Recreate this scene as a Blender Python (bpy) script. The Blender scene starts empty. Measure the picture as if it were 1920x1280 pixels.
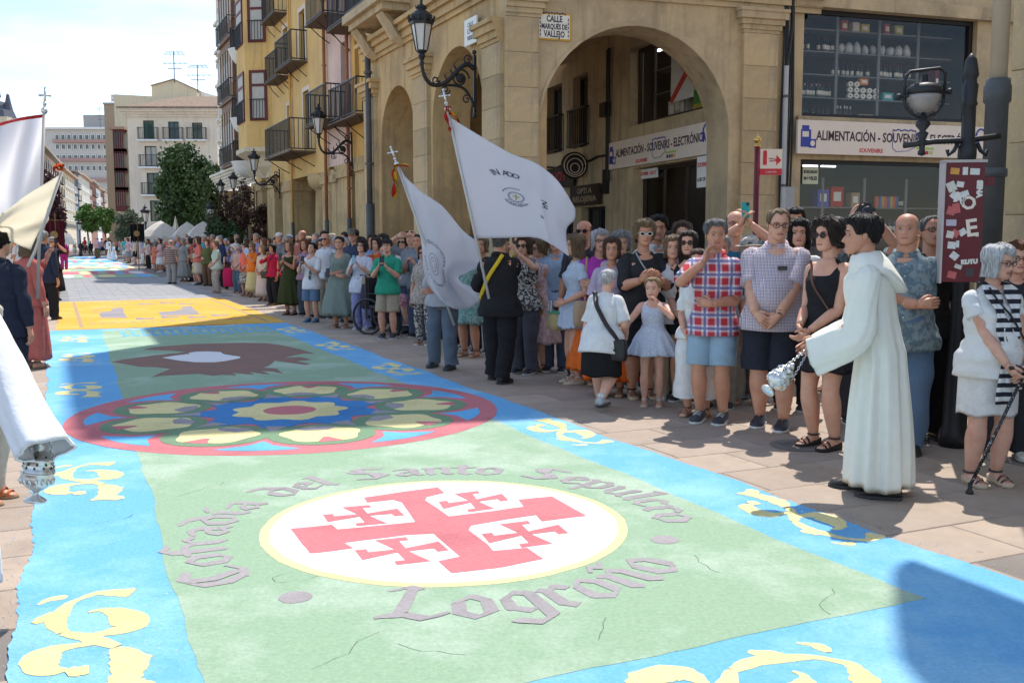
import bpy, math, random
import numpy as np
from mathutils import Vector, Matrix
from mathutils.geometry import tessellate_polygon
random.seed(7); RNG = np.random.default_rng(7)
SC = bpy.context.scene
COL = SC.collection
R = math.radians
# ------------------------------------------------------------------ camera, sky, sun, exposure
F, H, HOR = 1867.0, 1.6, 447.0                 # focal length in photo pixels, eye height, horizon row
PH = math.atan((640 - HOR) / F)
cam = bpy.data.cameras.new('camera'); cam_o = bpy.data.objects.new('camera', cam); COL.objects.link(cam_o)
cam.sensor_width = 36; cam.lens = 36 * F / 1920; cam.clip_end = 3000; cam.clip_start = .1
cam_o.location = (0, 0, H); cam_o.rotation_euler = (R(90) - PH, 0, 0)
SC.camera = cam_o
SUN_AZ, SUN_EL = R(20), R(58.5)                 # azimuth from +Y towards +X
w = bpy.data.worlds.new('World'); SC.world = w; w.use_nodes = True
nt = w.node_tree; nt.nodes.clear()
def wn(t, **k):
    n = nt.nodes.new(t)
    for a, b in k.items(): setattr(n, a, b)
    return n
sky = wn('ShaderNodeTexSky', sky_type='NISHITA', sun_disc=False)
sky.sun_elevation = SUN_EL; sky.sun_rotation = SUN_AZ; sky.air_density = 1.0; sky.dust_density = .15; sky.ozone_density = 2.2
tc = wn('ShaderNodeTexCoord'); mp = wn('ShaderNodeMapping'); mp.inputs['Scale'].default_value = (2.2, 2.2, 9.0)
nz = wn('ShaderNodeTexNoise'); nz.inputs['Scale'].default_value = 1.5; nz.inputs['Detail'].default_value = 7; nz.inputs['Roughness'].default_value = .55
rp = wn('ShaderNodeValToRGB'); rp.color_ramp.elements[0].position = .42; rp.color_ramp.elements[1].position = .68
mx = wn('ShaderNodeMix', data_type='RGBA'); mx.inputs[7].default_value = (6.2, 6.7, 7.3, 1)
mu = wn('ShaderNodeMath', operation='MULTIPLY'); mu.inputs[1].default_value = .55
bg = wn('ShaderNodeBackground'); bg.inputs['Strength'].default_value = .15
ow = wn('ShaderNodeOutputWorld')
L = nt.links.new
L(tc.outputs['Generated'], mp.inputs['Vector']); L(mp.outputs[0], nz.inputs['Vector']); L(nz.outputs['Fac'], rp.inputs[0])
L(rp.outputs[0], mu.inputs[0]); L(mu.outputs[0], mx.inputs[0]); L(sky.outputs[0], mx.inputs[6]); L(mx.outputs[2], bg.inputs[0]); L(bg.outputs[0], ow.inputs[0])
sun = bpy.data.lights.new('sun', 'SUN'); sun.energy = 3.4; sun.angle = R(.5); sun.color = (1, .955, .89)
sun_o = bpy.data.objects.new('sun', sun); COL.objects.link(sun_o)
sun_o.rotation_euler = (R(90) - SUN_EL, 0, R(180) - SUN_AZ); sun_o.location = (10, 30, 60)
vs = SC.view_settings; vs.view_transform = 'Standard'; vs.look = 'None'; vs.gamma = 1; vs.use_curve_mapping = False; vs.exposure = .74
SC.cycles.max_bounces = 8; SC.cycles.diffuse_bounces = 4; SC.cycles.transparent_max_bounces = 12
try:
    SC.cycles.use_denoising = True
except Exception: pass

# ------------------------------------------------------------------ photo pixel -> world
def ray(u, v):
    x = (u - 960) / F; y = -(v - 640) / F
    return np.array([x, math.cos(PH) + y * math.sin(PH), -math.sin(PH) + y * math.cos(PH)])
def G(u, v, z=0.0):
    r = ray(u, v); t = (z - H) / r[2]; return np.array([r[0] * t, r[1] * t])
def P(u, v, Y):
    r = ray(u, v); return np.array([0, 0, H]) + r * (Y / r[1])
TH = R(24.6)
SA = np.array([-math.sin(TH), math.cos(TH)]); SN = np.array([math.cos(TH), math.sin(TH)])   # along / across the street
def ST(s, t): return SA * s + SN * t
class Plane:
    """vertical wall through o (x, y) running along angle ang; local axes: w along, d inwards (away from viewer), z up"""
    def __init__(S, o, ang):
        S.o = np.array(o, float); S.ang = ang
        S.e = np.array([math.cos(ang), math.sin(ang)]); S.n = np.array([-S.e[1], S.e[0]])
    def px(S, u, v):
        r = ray(u, v); k = S.o.dot(S.n) / r[:2].dot(S.n); p = r[:2] * k
        return float((p - S.o).dot(S.e)), float(H + r[2] * k)
    def pt(S, w_, z, d=0):
        p = S.o + S.e * w_ + S.n * d; return np.array([p[0], p[1], z])
    def mat(S):
        return Matrix(((S.e[0], S.n[0], 0, S.o[0]), (S.e[1], S.n[1], 0, S.o[1]), (0, 0, 1, 0), (0, 0, 0, 1)))

# ------------------------------------------------------------------ mesh builder
def norm(v):
    v = np.asarray(v, float); l = np.linalg.norm(v); return v / l if l > 1e-12 else v
class MB:
    def __init__(S): S.v = []; S.f = []; S.m = []; S.n = 0
    def add(S, vs, fs, m=0):
        b = S.n; S.v.extend([tuple(map(float, p)) for p in vs]); S.n += len(vs)
        for f in fs: S.f.append(tuple(b + i for i in f)); S.m.append(m)
        return S
    def box(S, c, s, rz=0, m=0, M4=None):
        x, y, z = s[0] / 2, s[1] / 2, s[2] / 2
        vs = [(-x, -y, -z), (x, -y, -z), (x, y, -z), (-x, y, -z), (-x, -y, z), (x, -y, z), (x, y, z), (-x, y, z)]
        cr, sr = math.cos(rz), math.sin(rz)
        vs = [(c[0] + a * cr - b * sr, c[1] + a * sr + b * cr, c[2] + d) for a, b, d in vs]
        return S.add(vs, [(0, 3, 2, 1), (4, 5, 6, 7), (0, 1, 5, 4), (1, 2, 6, 5), (2, 3, 7, 6), (3, 0, 4, 7)], m)
    def bb(S, x0, x1, y0, y1, z0, z1, m=0):
        return S.box(((x0 + x1) / 2, (y0 + y1) / 2, (z0 + z1) / 2), (abs(x1 - x0), abs(y1 - y0), abs(z1 - z0)), 0, m)
    def rings(S, rings, cap=True, m=0, close=True):
        """loft a list of equal length rings"""
        k = len(rings[0]); b = S.n
        for r in rings: S.v.extend([tuple(map(float, p)) for p in r])
        S.n += k * len(rings)
        for i in range(len(rings) - 1):
            for j in range(k if close else k - 1):
                a = b + i * k + j; c = b + i * k + (j + 1) % k
                S.f.append((a, c, c + k, a + k)); S.m.append(m)
        if cap and close:
            S.f.append(tuple(b + j for j in range(k))[::-1]); S.m.append(m)
            e = b + (len(rings) - 1) * k; S.f.append(tuple(e + j for j in range(k))); S.m.append(m)
        return S
    def tube(S, path, rad, n=8, m=0, cap=True, up=None, flat=1.0):
        path = [np.asarray(p, float) for p in path]; N = len(path)
        if not hasattr(rad, '__len__'): rad = [rad] * N
        rings = []; ref = None
        for i, p in enumerate(path):
            t = norm((path[min(i + 1, N - 1)] - path[max(i - 1, 0)]))
            if ref is None:
                ref = np.array(up if up is not None else ((0, 0, 1) if abs(t[2]) < .9 else (0, 1, 0)), float)
            a = norm(np.cross(t, ref)); b_ = norm(np.cross(a, t)); ref = b_
            rings.append([p + (a * math.cos(q) * rad[i] + b_ * math.sin(q) * rad[i] * flat) for q in (2 * math.pi * j / n for j in range(n))])
        return S.rings(rings, cap, m)
    def lathe(S, prof, c=(0, 0, 0), n=12, m=0, sx=1, sy=1):
        rings = [[(c[0] + r * sx * math.cos(2 * math.pi * j / n), c[1] + r * sy * math.sin(2 * math.pi * j / n), c[2] + z) for j in range(n)] for r, z in prof]
        return S.rings(rings, True, m)
    def ball(S, c, r, n=10, k=7, m=0):
        r = r if hasattr(r, '__len__') else (r, r, r)
        rings = []
        for i in range(k + 1):
            a = -math.pi / 2 + math.pi * i / k; a = max(min(a, 1.56), -1.56)
            rings.append([(c[0] + r[0] * math.cos(a) * math.cos(2 * math.pi * j / n), c[1] + r[1] * math.cos(a) * math.sin(2 * math.pi * j / n), c[2] + r[2] * math.sin(a)) for j in range(n)])
        return S.rings(rings, True, m)
    def prism(S, poly, z0, z1, m=0, side=True):
        """flat polygon (x, y) extruded in z"""
        k = len(poly); tri = tessellate_polygon([[Vector((p[0], p[1], 0)) for p in poly]])
        S.add([(p[0], p[1], z1) for p in poly], [up_tri(poly, t) for t in tri], m)
        if side:
            ar = sum(poly[i][0] * poly[(i + 1) % k][1] - poly[(i + 1) % k][0] * poly[i][1] for i in range(k))
            fs = [(i, (i + 1) % k, k + (i + 1) % k, k + i) if ar > 0 else ((i + 1) % k, i, k + i, k + (i + 1) % k) for i in range(k)]
            S.add([(p[0], p[1], z0) for p in poly] + [(p[0], p[1], z1) for p in poly], fs, m)
        return S
    def wallpoly(S, poly, d0, d1, m=0):
        """polygon in (w, z) of a wall's local frame, extruded in d (y); front face at d0"""
        k = len(poly); tri = tessellate_polygon([[Vector((p[0], p[1], 0)) for p in poly]])
        tr = [up_tri(poly, t) for t in tri]
        S.add([(p[0], d0, p[1]) for p in poly], tr, m)
        S.add([(p[0], d1, p[1]) for p in poly], [t[::-1] for t in tr], m)
        fs = [(i, (i + 1) % k, k + (i + 1) % k, k + i) for i in range(k)]
        S.add([(p[0], d0, p[1]) for p in poly] + [(p[0], d1, p[1]) for p in poly], fs, m)
        return S
    def xf(S, M4):
        a = np.array(S.v); M4 = np.array(M4); S.v = [tuple(p) for p in (a @ M4[:3, :3].T + M4[:3, 3])]; return S
    def mesh(S, name, mats, smooth=False):
        me = bpy.data.meshes.new(name); me.from_pydata(S.v, [], S.f)
        for q in (mats if isinstance(mats, (list, tuple)) else [mats]): me.materials.append(q)
        if len(me.materials) > 1: me.polygons.foreach_set('material_index', S.m)
        if smooth: me.polygons.foreach_set('use_smooth', [True] * len(me.polygons))
        me.update(); return me
    def build(S, name, mats, parent=None, smooth=False, loc=None, rz=None):
        return link(name, S.mesh(name, mats, smooth), parent, loc, rz)
def up_tri(poly, t):
    a, b, c = (poly[i] for i in t)
    return tuple(t) if (b[0] - a[0]) * (c[1] - a[1]) - (b[1] - a[1]) * (c[0] - a[0]) > 0 else tuple(t)[::-1]
def link(name, me, parent=None, loc=None, rz=None):
    o = bpy.data.objects.new(name, me); COL.objects.link(o)
    if parent is not None: o.parent = parent
    if loc is not None: o.location = loc
    if rz is not None: o.rotation_euler[2] = rz
    return o
def tag(o, label, cat, group=None, kind=None):
    o['label'] = label; o['category'] = cat
    if group: o['group'] = group
    if kind: o['kind'] = kind
    return o
def struct(o): o['kind'] = 'structure'; return o
def empty(name, loc=(0, 0, 0), rz=0, label=None, cat=None, group=None, M4=None):
    o = bpy.data.objects.new(name, None); COL.objects.link(o); o.empty_display_size = .2
    if M4 is not None: o.matrix_world = M4
    else: o.location = loc; o.rotation_euler[2] = rz
    if label: tag(o, label, cat, group)
    return o
def copy_tree(o, parent=None, memo=None):
    c = o.copy(); COL.objects.link(c)
    if parent is not None: c.parent = parent
    for ch in o.children: copy_tree(ch, c)
    return c
def empty_on(name, pl, w_, z, label, cat, group=None, d=0):
    M4 = pl.mat() @ Matrix.Translation((w_, d, z)); return empty(name, label=label, cat=cat, group=group, M4=M4)
def sm(a, b, x):
    x = min(max((x - a) / (b - a), 0), 1) if a != b else float(x >= a); return x * x * (3 - 2 * x)

# ------------------------------------------------------------------ materials
MATS = {}
def lin(c): return tuple((x / 12.92 if x <= .04045 else ((x + .055) / 1.055) ** 2.4) for x in c)
def mat(key, col=(.5, .5, .5), rough=.8, var=.12, scale=8.0, bump=.0, bscale=None, metal=0, kind=None, col2=None, stretch=(1, 1, 1), spec=.3, emit=0, sss=0, p=None, dist=.02, oi=0.0, sheen=0):
    if key in MATS: return MATS[key]
    m = bpy.data.materials.new(key); m.use_nodes = True; t = m.node_tree; B = t.nodes['Principled BSDF']
    B.inputs['Roughness'].default_value = rough; B.inputs['Metallic'].default_value = metal
    B.inputs['Specular IOR Level'].default_value = spec
    if sheen: B.inputs['Sheen Weight'].default_value = sheen
    if sss:
        B.inputs['Subsurface Weight'].default_value = sss; B.inputs['Subsurface Radius'].default_value = (.012, .005, .003); B.inputs['Subsurface Scale'].default_value = 1
    N = t.nodes.new; Lk = t.links.new
    def nd(ty, **k):
        n = N(ty)
        for a, b in k.items(): setattr(n, a, b)
        return n
    co = nd('ShaderNodeTexCoord'); mp = nd('ShaderNodeMapping'); mp.inputs['Scale'].default_value = stretch
    Lk(co.outputs['Object'], mp.inputs[0]); vec = mp.outputs[0]
    def noise(sc, det=4, ro=.6, v=None):
        n = nd('ShaderNodeTexNoise'); n.inputs['Scale'].default_value = sc; n.inputs['Detail'].default_value = det; n.inputs['Roughness'].default_value = ro
        Lk(v if v is not None else vec, n.inputs['Vector']); return n.outputs['Fac']
    def math_(op, a, b=None, c=None):
        n = nd('ShaderNodeMath', operation=op)
        for i, x in enumerate((a, b, c)):
            if x is None: continue
            if isinstance(x, (int, float)): n.inputs[i].default_value = x
            else: Lk(x, n.inputs[i])
        return n.outputs[0]
    def mixc(f, a, b):
        n = nd('ShaderNodeMix', data_type='RGBA')
        if isinstance(f, (int, float)): n.inputs[0].default_value = f
        else: Lk(f, n.inputs[0])
        for i, x in ((6, a), (7, b)):
            if isinstance(x, tuple): n.inputs[i].default_value = (*x[:3], 1)
            else: Lk(x, n.inputs[i])
        return n.outputs[2]
    def ramp(x, a, b):
        n = nd('ShaderNodeMapRange'); n.inputs[1].default_value = a; n.inputs[2].default_value = b; n.clamp = True; Lk(x, n.inputs[0]); return n.outputs[0]
    def sep():
        n = nd('ShaderNodeSeparateXYZ'); Lk(vec, n.inputs[0]); return n.outputs
    base = col; c2 = col2 or tuple(x * .75 for x in col)
    if kind == 'plaid':          # p = (size, thin line colour)
        x, y, z = sep(); sz = p[0]
        xa = math_('ADD', x, math_('MULTIPLY', y, .35))
        fx = math_('FRACT', math_('MULTIPLY', xa, 1 / sz)); fz = math_('FRACT', math_('MULTIPLY', z, 1 / sz))
        sx_ = math_('GREATER_THAN', fx, p[2] if len(p) > 2 else .5); sz_ = math_('GREATER_THAN', fz, p[2] if len(p) > 2 else .5)
        base = mixc(math_('MULTIPLY', math_('ADD', sx_, sz_), .5), col, c2)
        lx = math_('LESS_THAN', math_('ABSOLUTE', math_('SUBTRACT', fx, .25)), .09); lz = math_('LESS_THAN', math_('ABSOLUTE', math_('SUBTRACT', fz, .25)), .09)
        base = mixc(math_('MULTIPLY', math_('MAXIMUM', lx, lz), .75), base, p[1])
    elif kind == 'stripe':       # p = (period, axis, duty)
        ax = sep()[p[1]]
        base = mixc(math_('GREATER_THAN', math_('FRACT', math_('MULTIPLY', ax, 1 / p[0])), p[2]), col, c2)
    elif kind == 'dots':         # p = (scale, size)
        vo = nd('ShaderNodeTexVoronoi'); vo.inputs['Scale'].default_value = p[0]; Lk(vec, vo.inputs['Vector'])
        base = mixc(math_('LESS_THAN', vo.outputs['Distance'], p[1]), col, c2)
    elif kind == 'floral':       # p = (scale, threshold)
        n1 = noise(p[0], 3, .6); base = mixc(ramp(n1, p[1] - .03, p[1] + .03), col, c2)
        n2 = noise(p[0] * 2.3, 2, .5); base = mixc(math_('MULTIPLY', ramp(n2, .6, .64), .5), base, tuple(x * .6 for x in c2))
    elif kind == 'patch':        # two tones in large soft patches, p = (scale, lo, hi)
        n1 = noise(p[0], 6, .65); base = mixc(ramp(n1, p[1], p[2]), col, c2)
    elif kind == 'stain':        # long vertical streaks and blotches
        n1 = noise(p[0], 6, .65); mp2 = nd('ShaderNodeMapping'); mp2.inputs['Scale'].default_value = (3, 3, .25); Lk(co.outputs['Object'], mp2.inputs[0])
        n2 = noise(1.6, 5, .6, mp2.outputs[0])
        base = mixc(math_('MULTIPLY', ramp(n1, .44, .66), .9), col, c2); base = mixc(math_('MULTIPLY', ramp(n2, .52, .68), .75), base, tuple(x * .85 for x in c2)); base = mixc(math_('MULTIPLY', ramp(noise(9, 4, .7), .56, .7), .35), base, tuple(min(1, x * 1.25) for x in col))
    if 'slab' in key:                                                # gum spots, drips and dirt, continuous over the paving
        vo = nd('ShaderNodeTexVoronoi'); vo.inputs['Scale'].default_value = 4.5; gp = nd('ShaderNodeNewGeometry'); Lk(gp.outputs['Position'], vo.inputs['Vector']); ns_ = noise(1.7, 6, .7, gp.outputs['Position'])
        base = mixc(math_('MULTIPLY', math_('LESS_THAN', vo.outputs['Distance'], .09), .4), base, tuple(x * .45 for x in col)); base = mixc(math_('MULTIPLY', ramp(ns_, .5, .72), .45), base, tuple(x * .62 for x in col))
    if var:
        n = noise(scale, 5, .6); g = ramp(n, .25, .75); k = nd('ShaderNodeMix', data_type='RGBA'); k.blend_type = 'MULTIPLY'; k.inputs[0].default_value = 1
        Lk(base, k.inputs[6]) if not isinstance(base, tuple) else setattr(k.inputs[6], 'default_value', (*base[:3], 1))
        mr = nd('ShaderNodeMapRange'); mr.inputs[3].default_value = 1 - var; mr.inputs[4].default_value = 1 + var * .6; Lk(g, mr.inputs[0])
        Lk(mr.outputs[0], k.inputs[7]); base = k.outputs[2]
    if oi:
        io = nd('ShaderNodeObjectInfo'); mr = nd('ShaderNodeMapRange'); mr.inputs[3].default_value = 1 - oi; mr.inputs[4].default_value = 1 + oi; Lk(io.outputs['Random'], mr.inputs[0])
        k = nd('ShaderNodeMix', data_type='RGBA'); k.blend_type = 'MULTIPLY'; k.inputs[0].default_value = 1
        Lk(base, k.inputs[6]) if not isinstance(base, tuple) else setattr(k.inputs[6], 'default_value', (*base[:3], 1))
        Lk(mr.outputs[0], k.inputs[7]); base = k.outputs[2]
    if isinstance(base, tuple): B.inputs['Base Color'].default_value = (*base[:3], 1)
    else: Lk(base, B.inputs['Base Color'])
    if emit:
        B.inputs['Emission Color'].default_value = (*col[:3], 1); B.inputs['Emission Strength'].default_value = emit
    if bump:
        n = noise(bscale or scale * 4, 5, .65); b_ = nd('ShaderNodeBump'); b_.inputs['Strength'].default_value = bump; b_.inputs['Distance'].default_value = dist
        Lk(n, b_.inputs['Height']); Lk(b_.outputs[0], B.inputs['Normal'])
    MATS[key] = m; return m
def cloth(col, key=None, **k):
    d = dict(rough=.9, var=.14, scale=14, bump=.55, bscale=17, spec=.12, dist=.03); d.update(k)
    return mat(key or 'cloth_%02x%02x%02x' % tuple(int(255 * min(c, 1)) for c in col), col, **d)
def leather(col, key=None): return mat(key or 'leather_%02x%02x%02x' % tuple(int(255 * min(c, 1)) for c in col), col, .45, .15, 25, .2, 60, spec=.4)
METAL = mat('dark_iron', (.018, .018, .02), .5, .2, 14, .15, 60, spec=.4)
STEEL = mat('polished_silver', (.66, .66, .64), .36, .15, 30, .05, 90, metal=1)
GLASSM = bpy.data.materials.new('window_glass'); GLASSM.use_nodes = True
_b = GLASSM.node_tree.nodes['Principled BSDF']; _b.inputs['Base Color'].default_value = (.02, .024, .028, 1); _b.inputs['Roughness'].default_value = .06; _b.inputs['Specular IOR Level'].default_value = .6
def clear_glass(key='shop_glass', fac=.97):
    m = bpy.data.materials.new(key); m.use_nodes = True; t = m.node_tree; t.nodes.clear()
    o = t.nodes.new('ShaderNodeOutputMaterial'); mx_ = t.nodes.new('ShaderNodeMixShader'); tr = t.nodes.new('ShaderNodeBsdfTransparent'); gl = t.nodes.new('ShaderNodeBsdfGlossy')
    fr = t.nodes.new('ShaderNodeFresnel'); fr.inputs[0].default_value = 1.45
    gl.inputs['Roughness'].default_value = .03; tr.inputs[0].default_value = (fac, fac, fac, 1)
    gm = t.nodes.new('ShaderNodeNewGeometry'); sb = t.nodes.new('ShaderNodeMath'); sb.operation = 'SUBTRACT'; sb.use_clamp = True; t.links.new(fr.outputs[0], sb.inputs[0]); t.links.new(gm.outputs['Backfacing'], sb.inputs[1]); t.links.new(sb.outputs[0], mx_.inputs[0]); t.links.new(tr.outputs[0], mx_.inputs[1]); t.links.new(gl.outputs[0], mx_.inputs[2]); t.links.new(mx_.outputs[0], o.inputs[0]); return m
SHOPGLASS = clear_glass()
def text_mesh(s, size, depth=.003, spacing=1.0, align='CENTER', shear=0, bold=0.0):
    c = bpy.data.curves.new('text', 'FONT'); c.body = s; c.size = size; c.extrude = depth; c.align_x = align; c.align_y = 'CENTER'; c.space_character = spacing; c.shear = shear; c.offset = bold; c.resolution_u = 2
    o = bpy.data.objects.new('text', c); COL.objects.link(o)
    me = bpy.data.meshes.new_from_object(o.evaluated_get(bpy.context.evaluated_depsgraph_get())); bpy.data.objects.remove(o); bpy.data.curves.remove(c); return me
def text_on(parent, s, x, z, size, m, d=-.004, width=None, name='lettering', bold=0.0, rot=0):
    """lettering upright on a part whose local frame is x along, y inwards, z up"""
    me = text_mesh(s, size, .002, bold=bold); me.materials.clear(); me.materials.append(m)
    o = link(name, me, parent); o.rotation_euler = (R(90), rot, 0); o.location = (x, d, z)
    if width:
        xs = [v.co.x for v in me.vertices]; o.scale.x = width / max(max(xs) - min(xs), 1e-6)
    return o
# ------------------------------------------------------------------ ground, pavement slabs
m_pave = mat('pavement_base', (.21, .18, .155), .9, .2, 2.5, .3, 60)
m_slab = mat('pink_stone_slab', (.41, .315, .24), .82, .16, 3.5, .25, 70, kind='patch', col2=(.36, .285, .225), p=(1.3, .35, .7), oi=.11)
m_grey = mat('grey_stone_slab', (.31, .305, .30), .82, .14, 5, .25, 70, oi=.09)
g = MB().add([(-900, -60, -.012), (900, -60, -.012), (900, 1500, -.012), (-900, 1500, -.012)], [(0, 1, 2, 3)]).build('ground', mat('far_ground', (.32, .29, .26), .95, .15, .5)); struct(g)
pv = [ST(-6, -9), ST(-6, 30), ST(150, 30), ST(150, -9)]
pave = MB().add([(p[0], p[1], -.006) for p in pv], [(0, 1, 2, 3)]).build('pavement', m_pave); struct(pave)
def inview(s, t, far=1e9):
    x, y = ST(s, t); return y > 2.8 and abs(x / y) < .56 and y < far
SL, SW = .52, .82                                                   # slab size along / across the street
def slab_mesh(m, ls, lt):
    b = MB(); x, y = lt / 2 - .004, ls / 2 - .004; e = .004
    v = [(-x, -y, -.02), (x, -y, -.02), (x, y, -.02), (-x, y, -.02), (-x, -y, -e), (x, -y, -e), (x, y, -e), (-x, y, -e), (-x + e, -y + e, 0), (x - e, -y + e, 0), (x - e, y - e, 0), (-x + e, y - e, 0)]
    f = [(8, 9, 10, 11)]
    for k in (0, 4): f += [(k, k + 1, k + 5, k + 4), (k + 1, k + 2, k + 6, k + 5), (k + 2, k + 3, k + 7, k + 6), (k + 3, k, k + 4, k + 7)]
    return b.add(v, f).mesh('paving_slab', m)
slabs = []
for i in range(0, 75):
    s = 1.6 + i * SL
    for j in range(-12, 20):
        t = (j + (.5 if i % 2 else 0)) * SW
        if .55 < t - SW / 2 and t + SW / 2 < 3.4 and 2 < s < 27.6: continue
        if t > 7.25 and s > 16 : continue
        if inview(s, t) : slabs.append((ST(s, t)[1], s, t, 0))
for i in range(0, 40):
    s = 27.9 + i * .4
    for j in range(0, 7):
        t = .3 + (j + (.5 if i % 2 else 0)) * .6
        slabs.append((ST(s, t)[1] - 12, s, t, 1))
slabs = [q for q in slabs if not (q[3] == 0 and q[1] > 27.6 and -.3 < q[2] < 4.3)]
slabs.sort()
me_s = [slab_mesh(m_slab, SL, SW), slab_mesh(m_grey, .4, .6)]
rest = [MB(), MB()]
for k, (y, s, t, kind) in enumerate(slabs):
    x, y = ST(s, t); z = random.uniform(-.0012, .0012)
    if k < 298:
        o = link('paving_slab', me_s[kind], pave, (x, y, z), TH)
    else:
        hx, hy = (SW, SL) if kind == 0 else (.6, .4)
        rest[kind].box((x, y, -.01 + z), (hx - .012, hy - .012, .02), TH)
for b, m in zip(rest, (m_slab, m_grey)):
    if b.n: o = b.build('paving_slabs', m, pave); o['kind'] = 'stuff'
# ------------------------------------------------------------------ the sawdust carpets
def rag(poly, step=.09, amp=.008, seed=0):
    """subdivide an outline and roughen it like scattered sawdust"""
    r = random.Random(seed + len(poly)); out = []; k = len(poly)
    for i in range(k):
        ph = r.uniform(0, 6.28); a = np.array(poly[i][:2], float); b = np.array(poly[(i + 1) % k][:2], float); n = max(1, int(np.linalg.norm(b - a) / step))
        for q in range(n):
            p = a + (b - a) * q / n; d = np.linalg.norm(b - a) * q / n; w_ = amp * 1.6 * (math.sin(d * 2.3 + ph) + .6 * math.sin(d * 6.1 + 2 * ph)) * (np.linalg.norm(b - a) > 1); out.append((p[0] + r.gauss(0, amp * .32) + w_, p[1] + r.gauss(0, amp * .32)))
    return out
def sheet(name, polys, z, m, parent, amp=.008, step=.09, lab=None):
    z = z * .4
    b = MB()
    for i, p in enumerate(polys): b.prism(rag(p, step, amp, i * 17) if amp else p, 0, z, 0)
    o = b.build(name, m, parent)
    if lab: o['label'] = lab
    return o
def saw(key, c, c2=None, p=(.9, .48, .62)):
    return mat(key, c, .95, .16, 48, .5, 110, kind='patch', col2=c2 or tuple(x * .84 for x in c), p=p, dist=.014, spec=.08)
S_BLUE = saw('blue_sawdust', (.165, .43, .70), (.27, .53, .74))
S_GREEN = saw('green_sawdust', (.30, .42, .285), (.42, .52, .40))
S_RED = saw('red_sawdust', (.60, .20, .215)); S_YEL = saw('yellow_sawdust', (.80, .69, .34)); S_WHITE = saw('white_sawdust', (.76, .75, .74), (.72, .71, .70))
S_PURP = saw('mauve_sawdust', (.37, .335, .34)); S_BROWN = saw('brown_sawdust', (.29, .175, .135), (.25, .165, .14), (2.5, .4, .6)); S_DGREEN = saw('dark_green_sawdust', (.20, .305, .185))
S_DBLUE = saw('deep_blue_sawdust', (.075, .25, .53)); S_ORANGE = saw('amber_sawdust', (.68, .38, .07), (.72, .44, .12)); S_GREY = saw('grey_sawdust', (.33, .30, .31)); S_LBLUE = saw('pale_blue_sawdust', (.16, .46, .75))
def px(pts): return [G(*q) for q in pts]
def zp(pts, ox, oy, k): return [G(ox + a / k, oy + b / k) for a, b in pts]
cp = empty('sawdust_carpet', label='long green sawdust carpet bordered in sky blue with a rose wheel and cross roundel', cat='carpet')
sheet('border', [[ST(1.9, -.22), ST(1.9, 4.05), ST(8, 4.02), ST(14, 4.0), ST(19.0, 3.97), ST(19.0, -.16), ST(12, -.15)]], .008, S_BLUE, cp, .014, .04)
sheet('field', [[ST(3.12, .40), ST(3.14, 3.46), ST(10, 3.47), ST(18.35, 3.44), ST(18.6, .68), ST(10, .56)]], .012, S_GREEN, cp, .009)
def disc(c, r, n=64, a0=0, sq=None): return [(c[0] + r * math.cos(a0 + 2 * math.pi * i / n), c[1] + r * math.sin(a0 + 2 * math.pi * i / n)) for i in range(n)]
# cross roundel
RC = np.array([-.372, 5.455])
sheet('roundel_rim', [disc(RC, 1.015)], .016, S_YEL, cp, .006); sheet('roundel', [disc(RC, .962)], .020, S_WHITE, cp, .006)
zz = lambda pts: zp(pts, 300, 840, 1.92)
cross = zz([(470, 295), (620, 280), (640, 297), (800, 282), (920, 270), (870, 200), (840, 190), (745, 200), (735, 182), (870, 162), (1000, 145), (1025, 165), (960, 180), (955, 192), (1040, 250), (1200, 230), (1310, 215), (1290, 190), (1410, 178), (1535, 248), (1375, 268), (1355, 245), (1250, 260), (1120, 283), (1110, 300), (1180, 350), (1200, 375), (1320, 363), (1380, 403), (1230, 435), (1050, 455), (1000, 412), (1080, 395), (1060, 380), (985, 312), (880, 318), (690, 342), (665, 345), (695, 365), (560, 383), (540, 383)])
sheet('cross', [cross], .024, S_RED, cp, .005)
def small_cross(c):
    q = [np.array(G(300 + x / 1.92, 840 + y / 1.92)) for x, y in c]          # tips: left, top, right, bottom
    o = sum(q) / 4; ax = (q[2] - q[0]) / 2; ay = (q[1] - q[3]) / 2; a, b = .13, .38
    arm = lambda d, n_: [o + d * 1 + n_ * b, o + d * 1 - n_ * b, o + d * .74 - n_ * b, o + d * .74 - n_ * a, o + n_ * -a + d * a]
    pts = []
    for d, n_ in ((ax, ay), (-ay, ax), (-ax, -ay), (ay, -ax)): pts += arm(d, n_)
    return pts
for c in ([(600, 255), (700, 215), (870, 232), (760, 282)], [(1020, 208), (1095, 165), (1250, 178), (1150, 230)], [(715, 388), (830, 332), (1020, 355), (915, 420)], [(1175, 330), (1270, 272), (1455, 295), (1355, 355)]):
    sheet('small_cross', [small_cross(c)], .024, S_RED, cp, .004)
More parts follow.
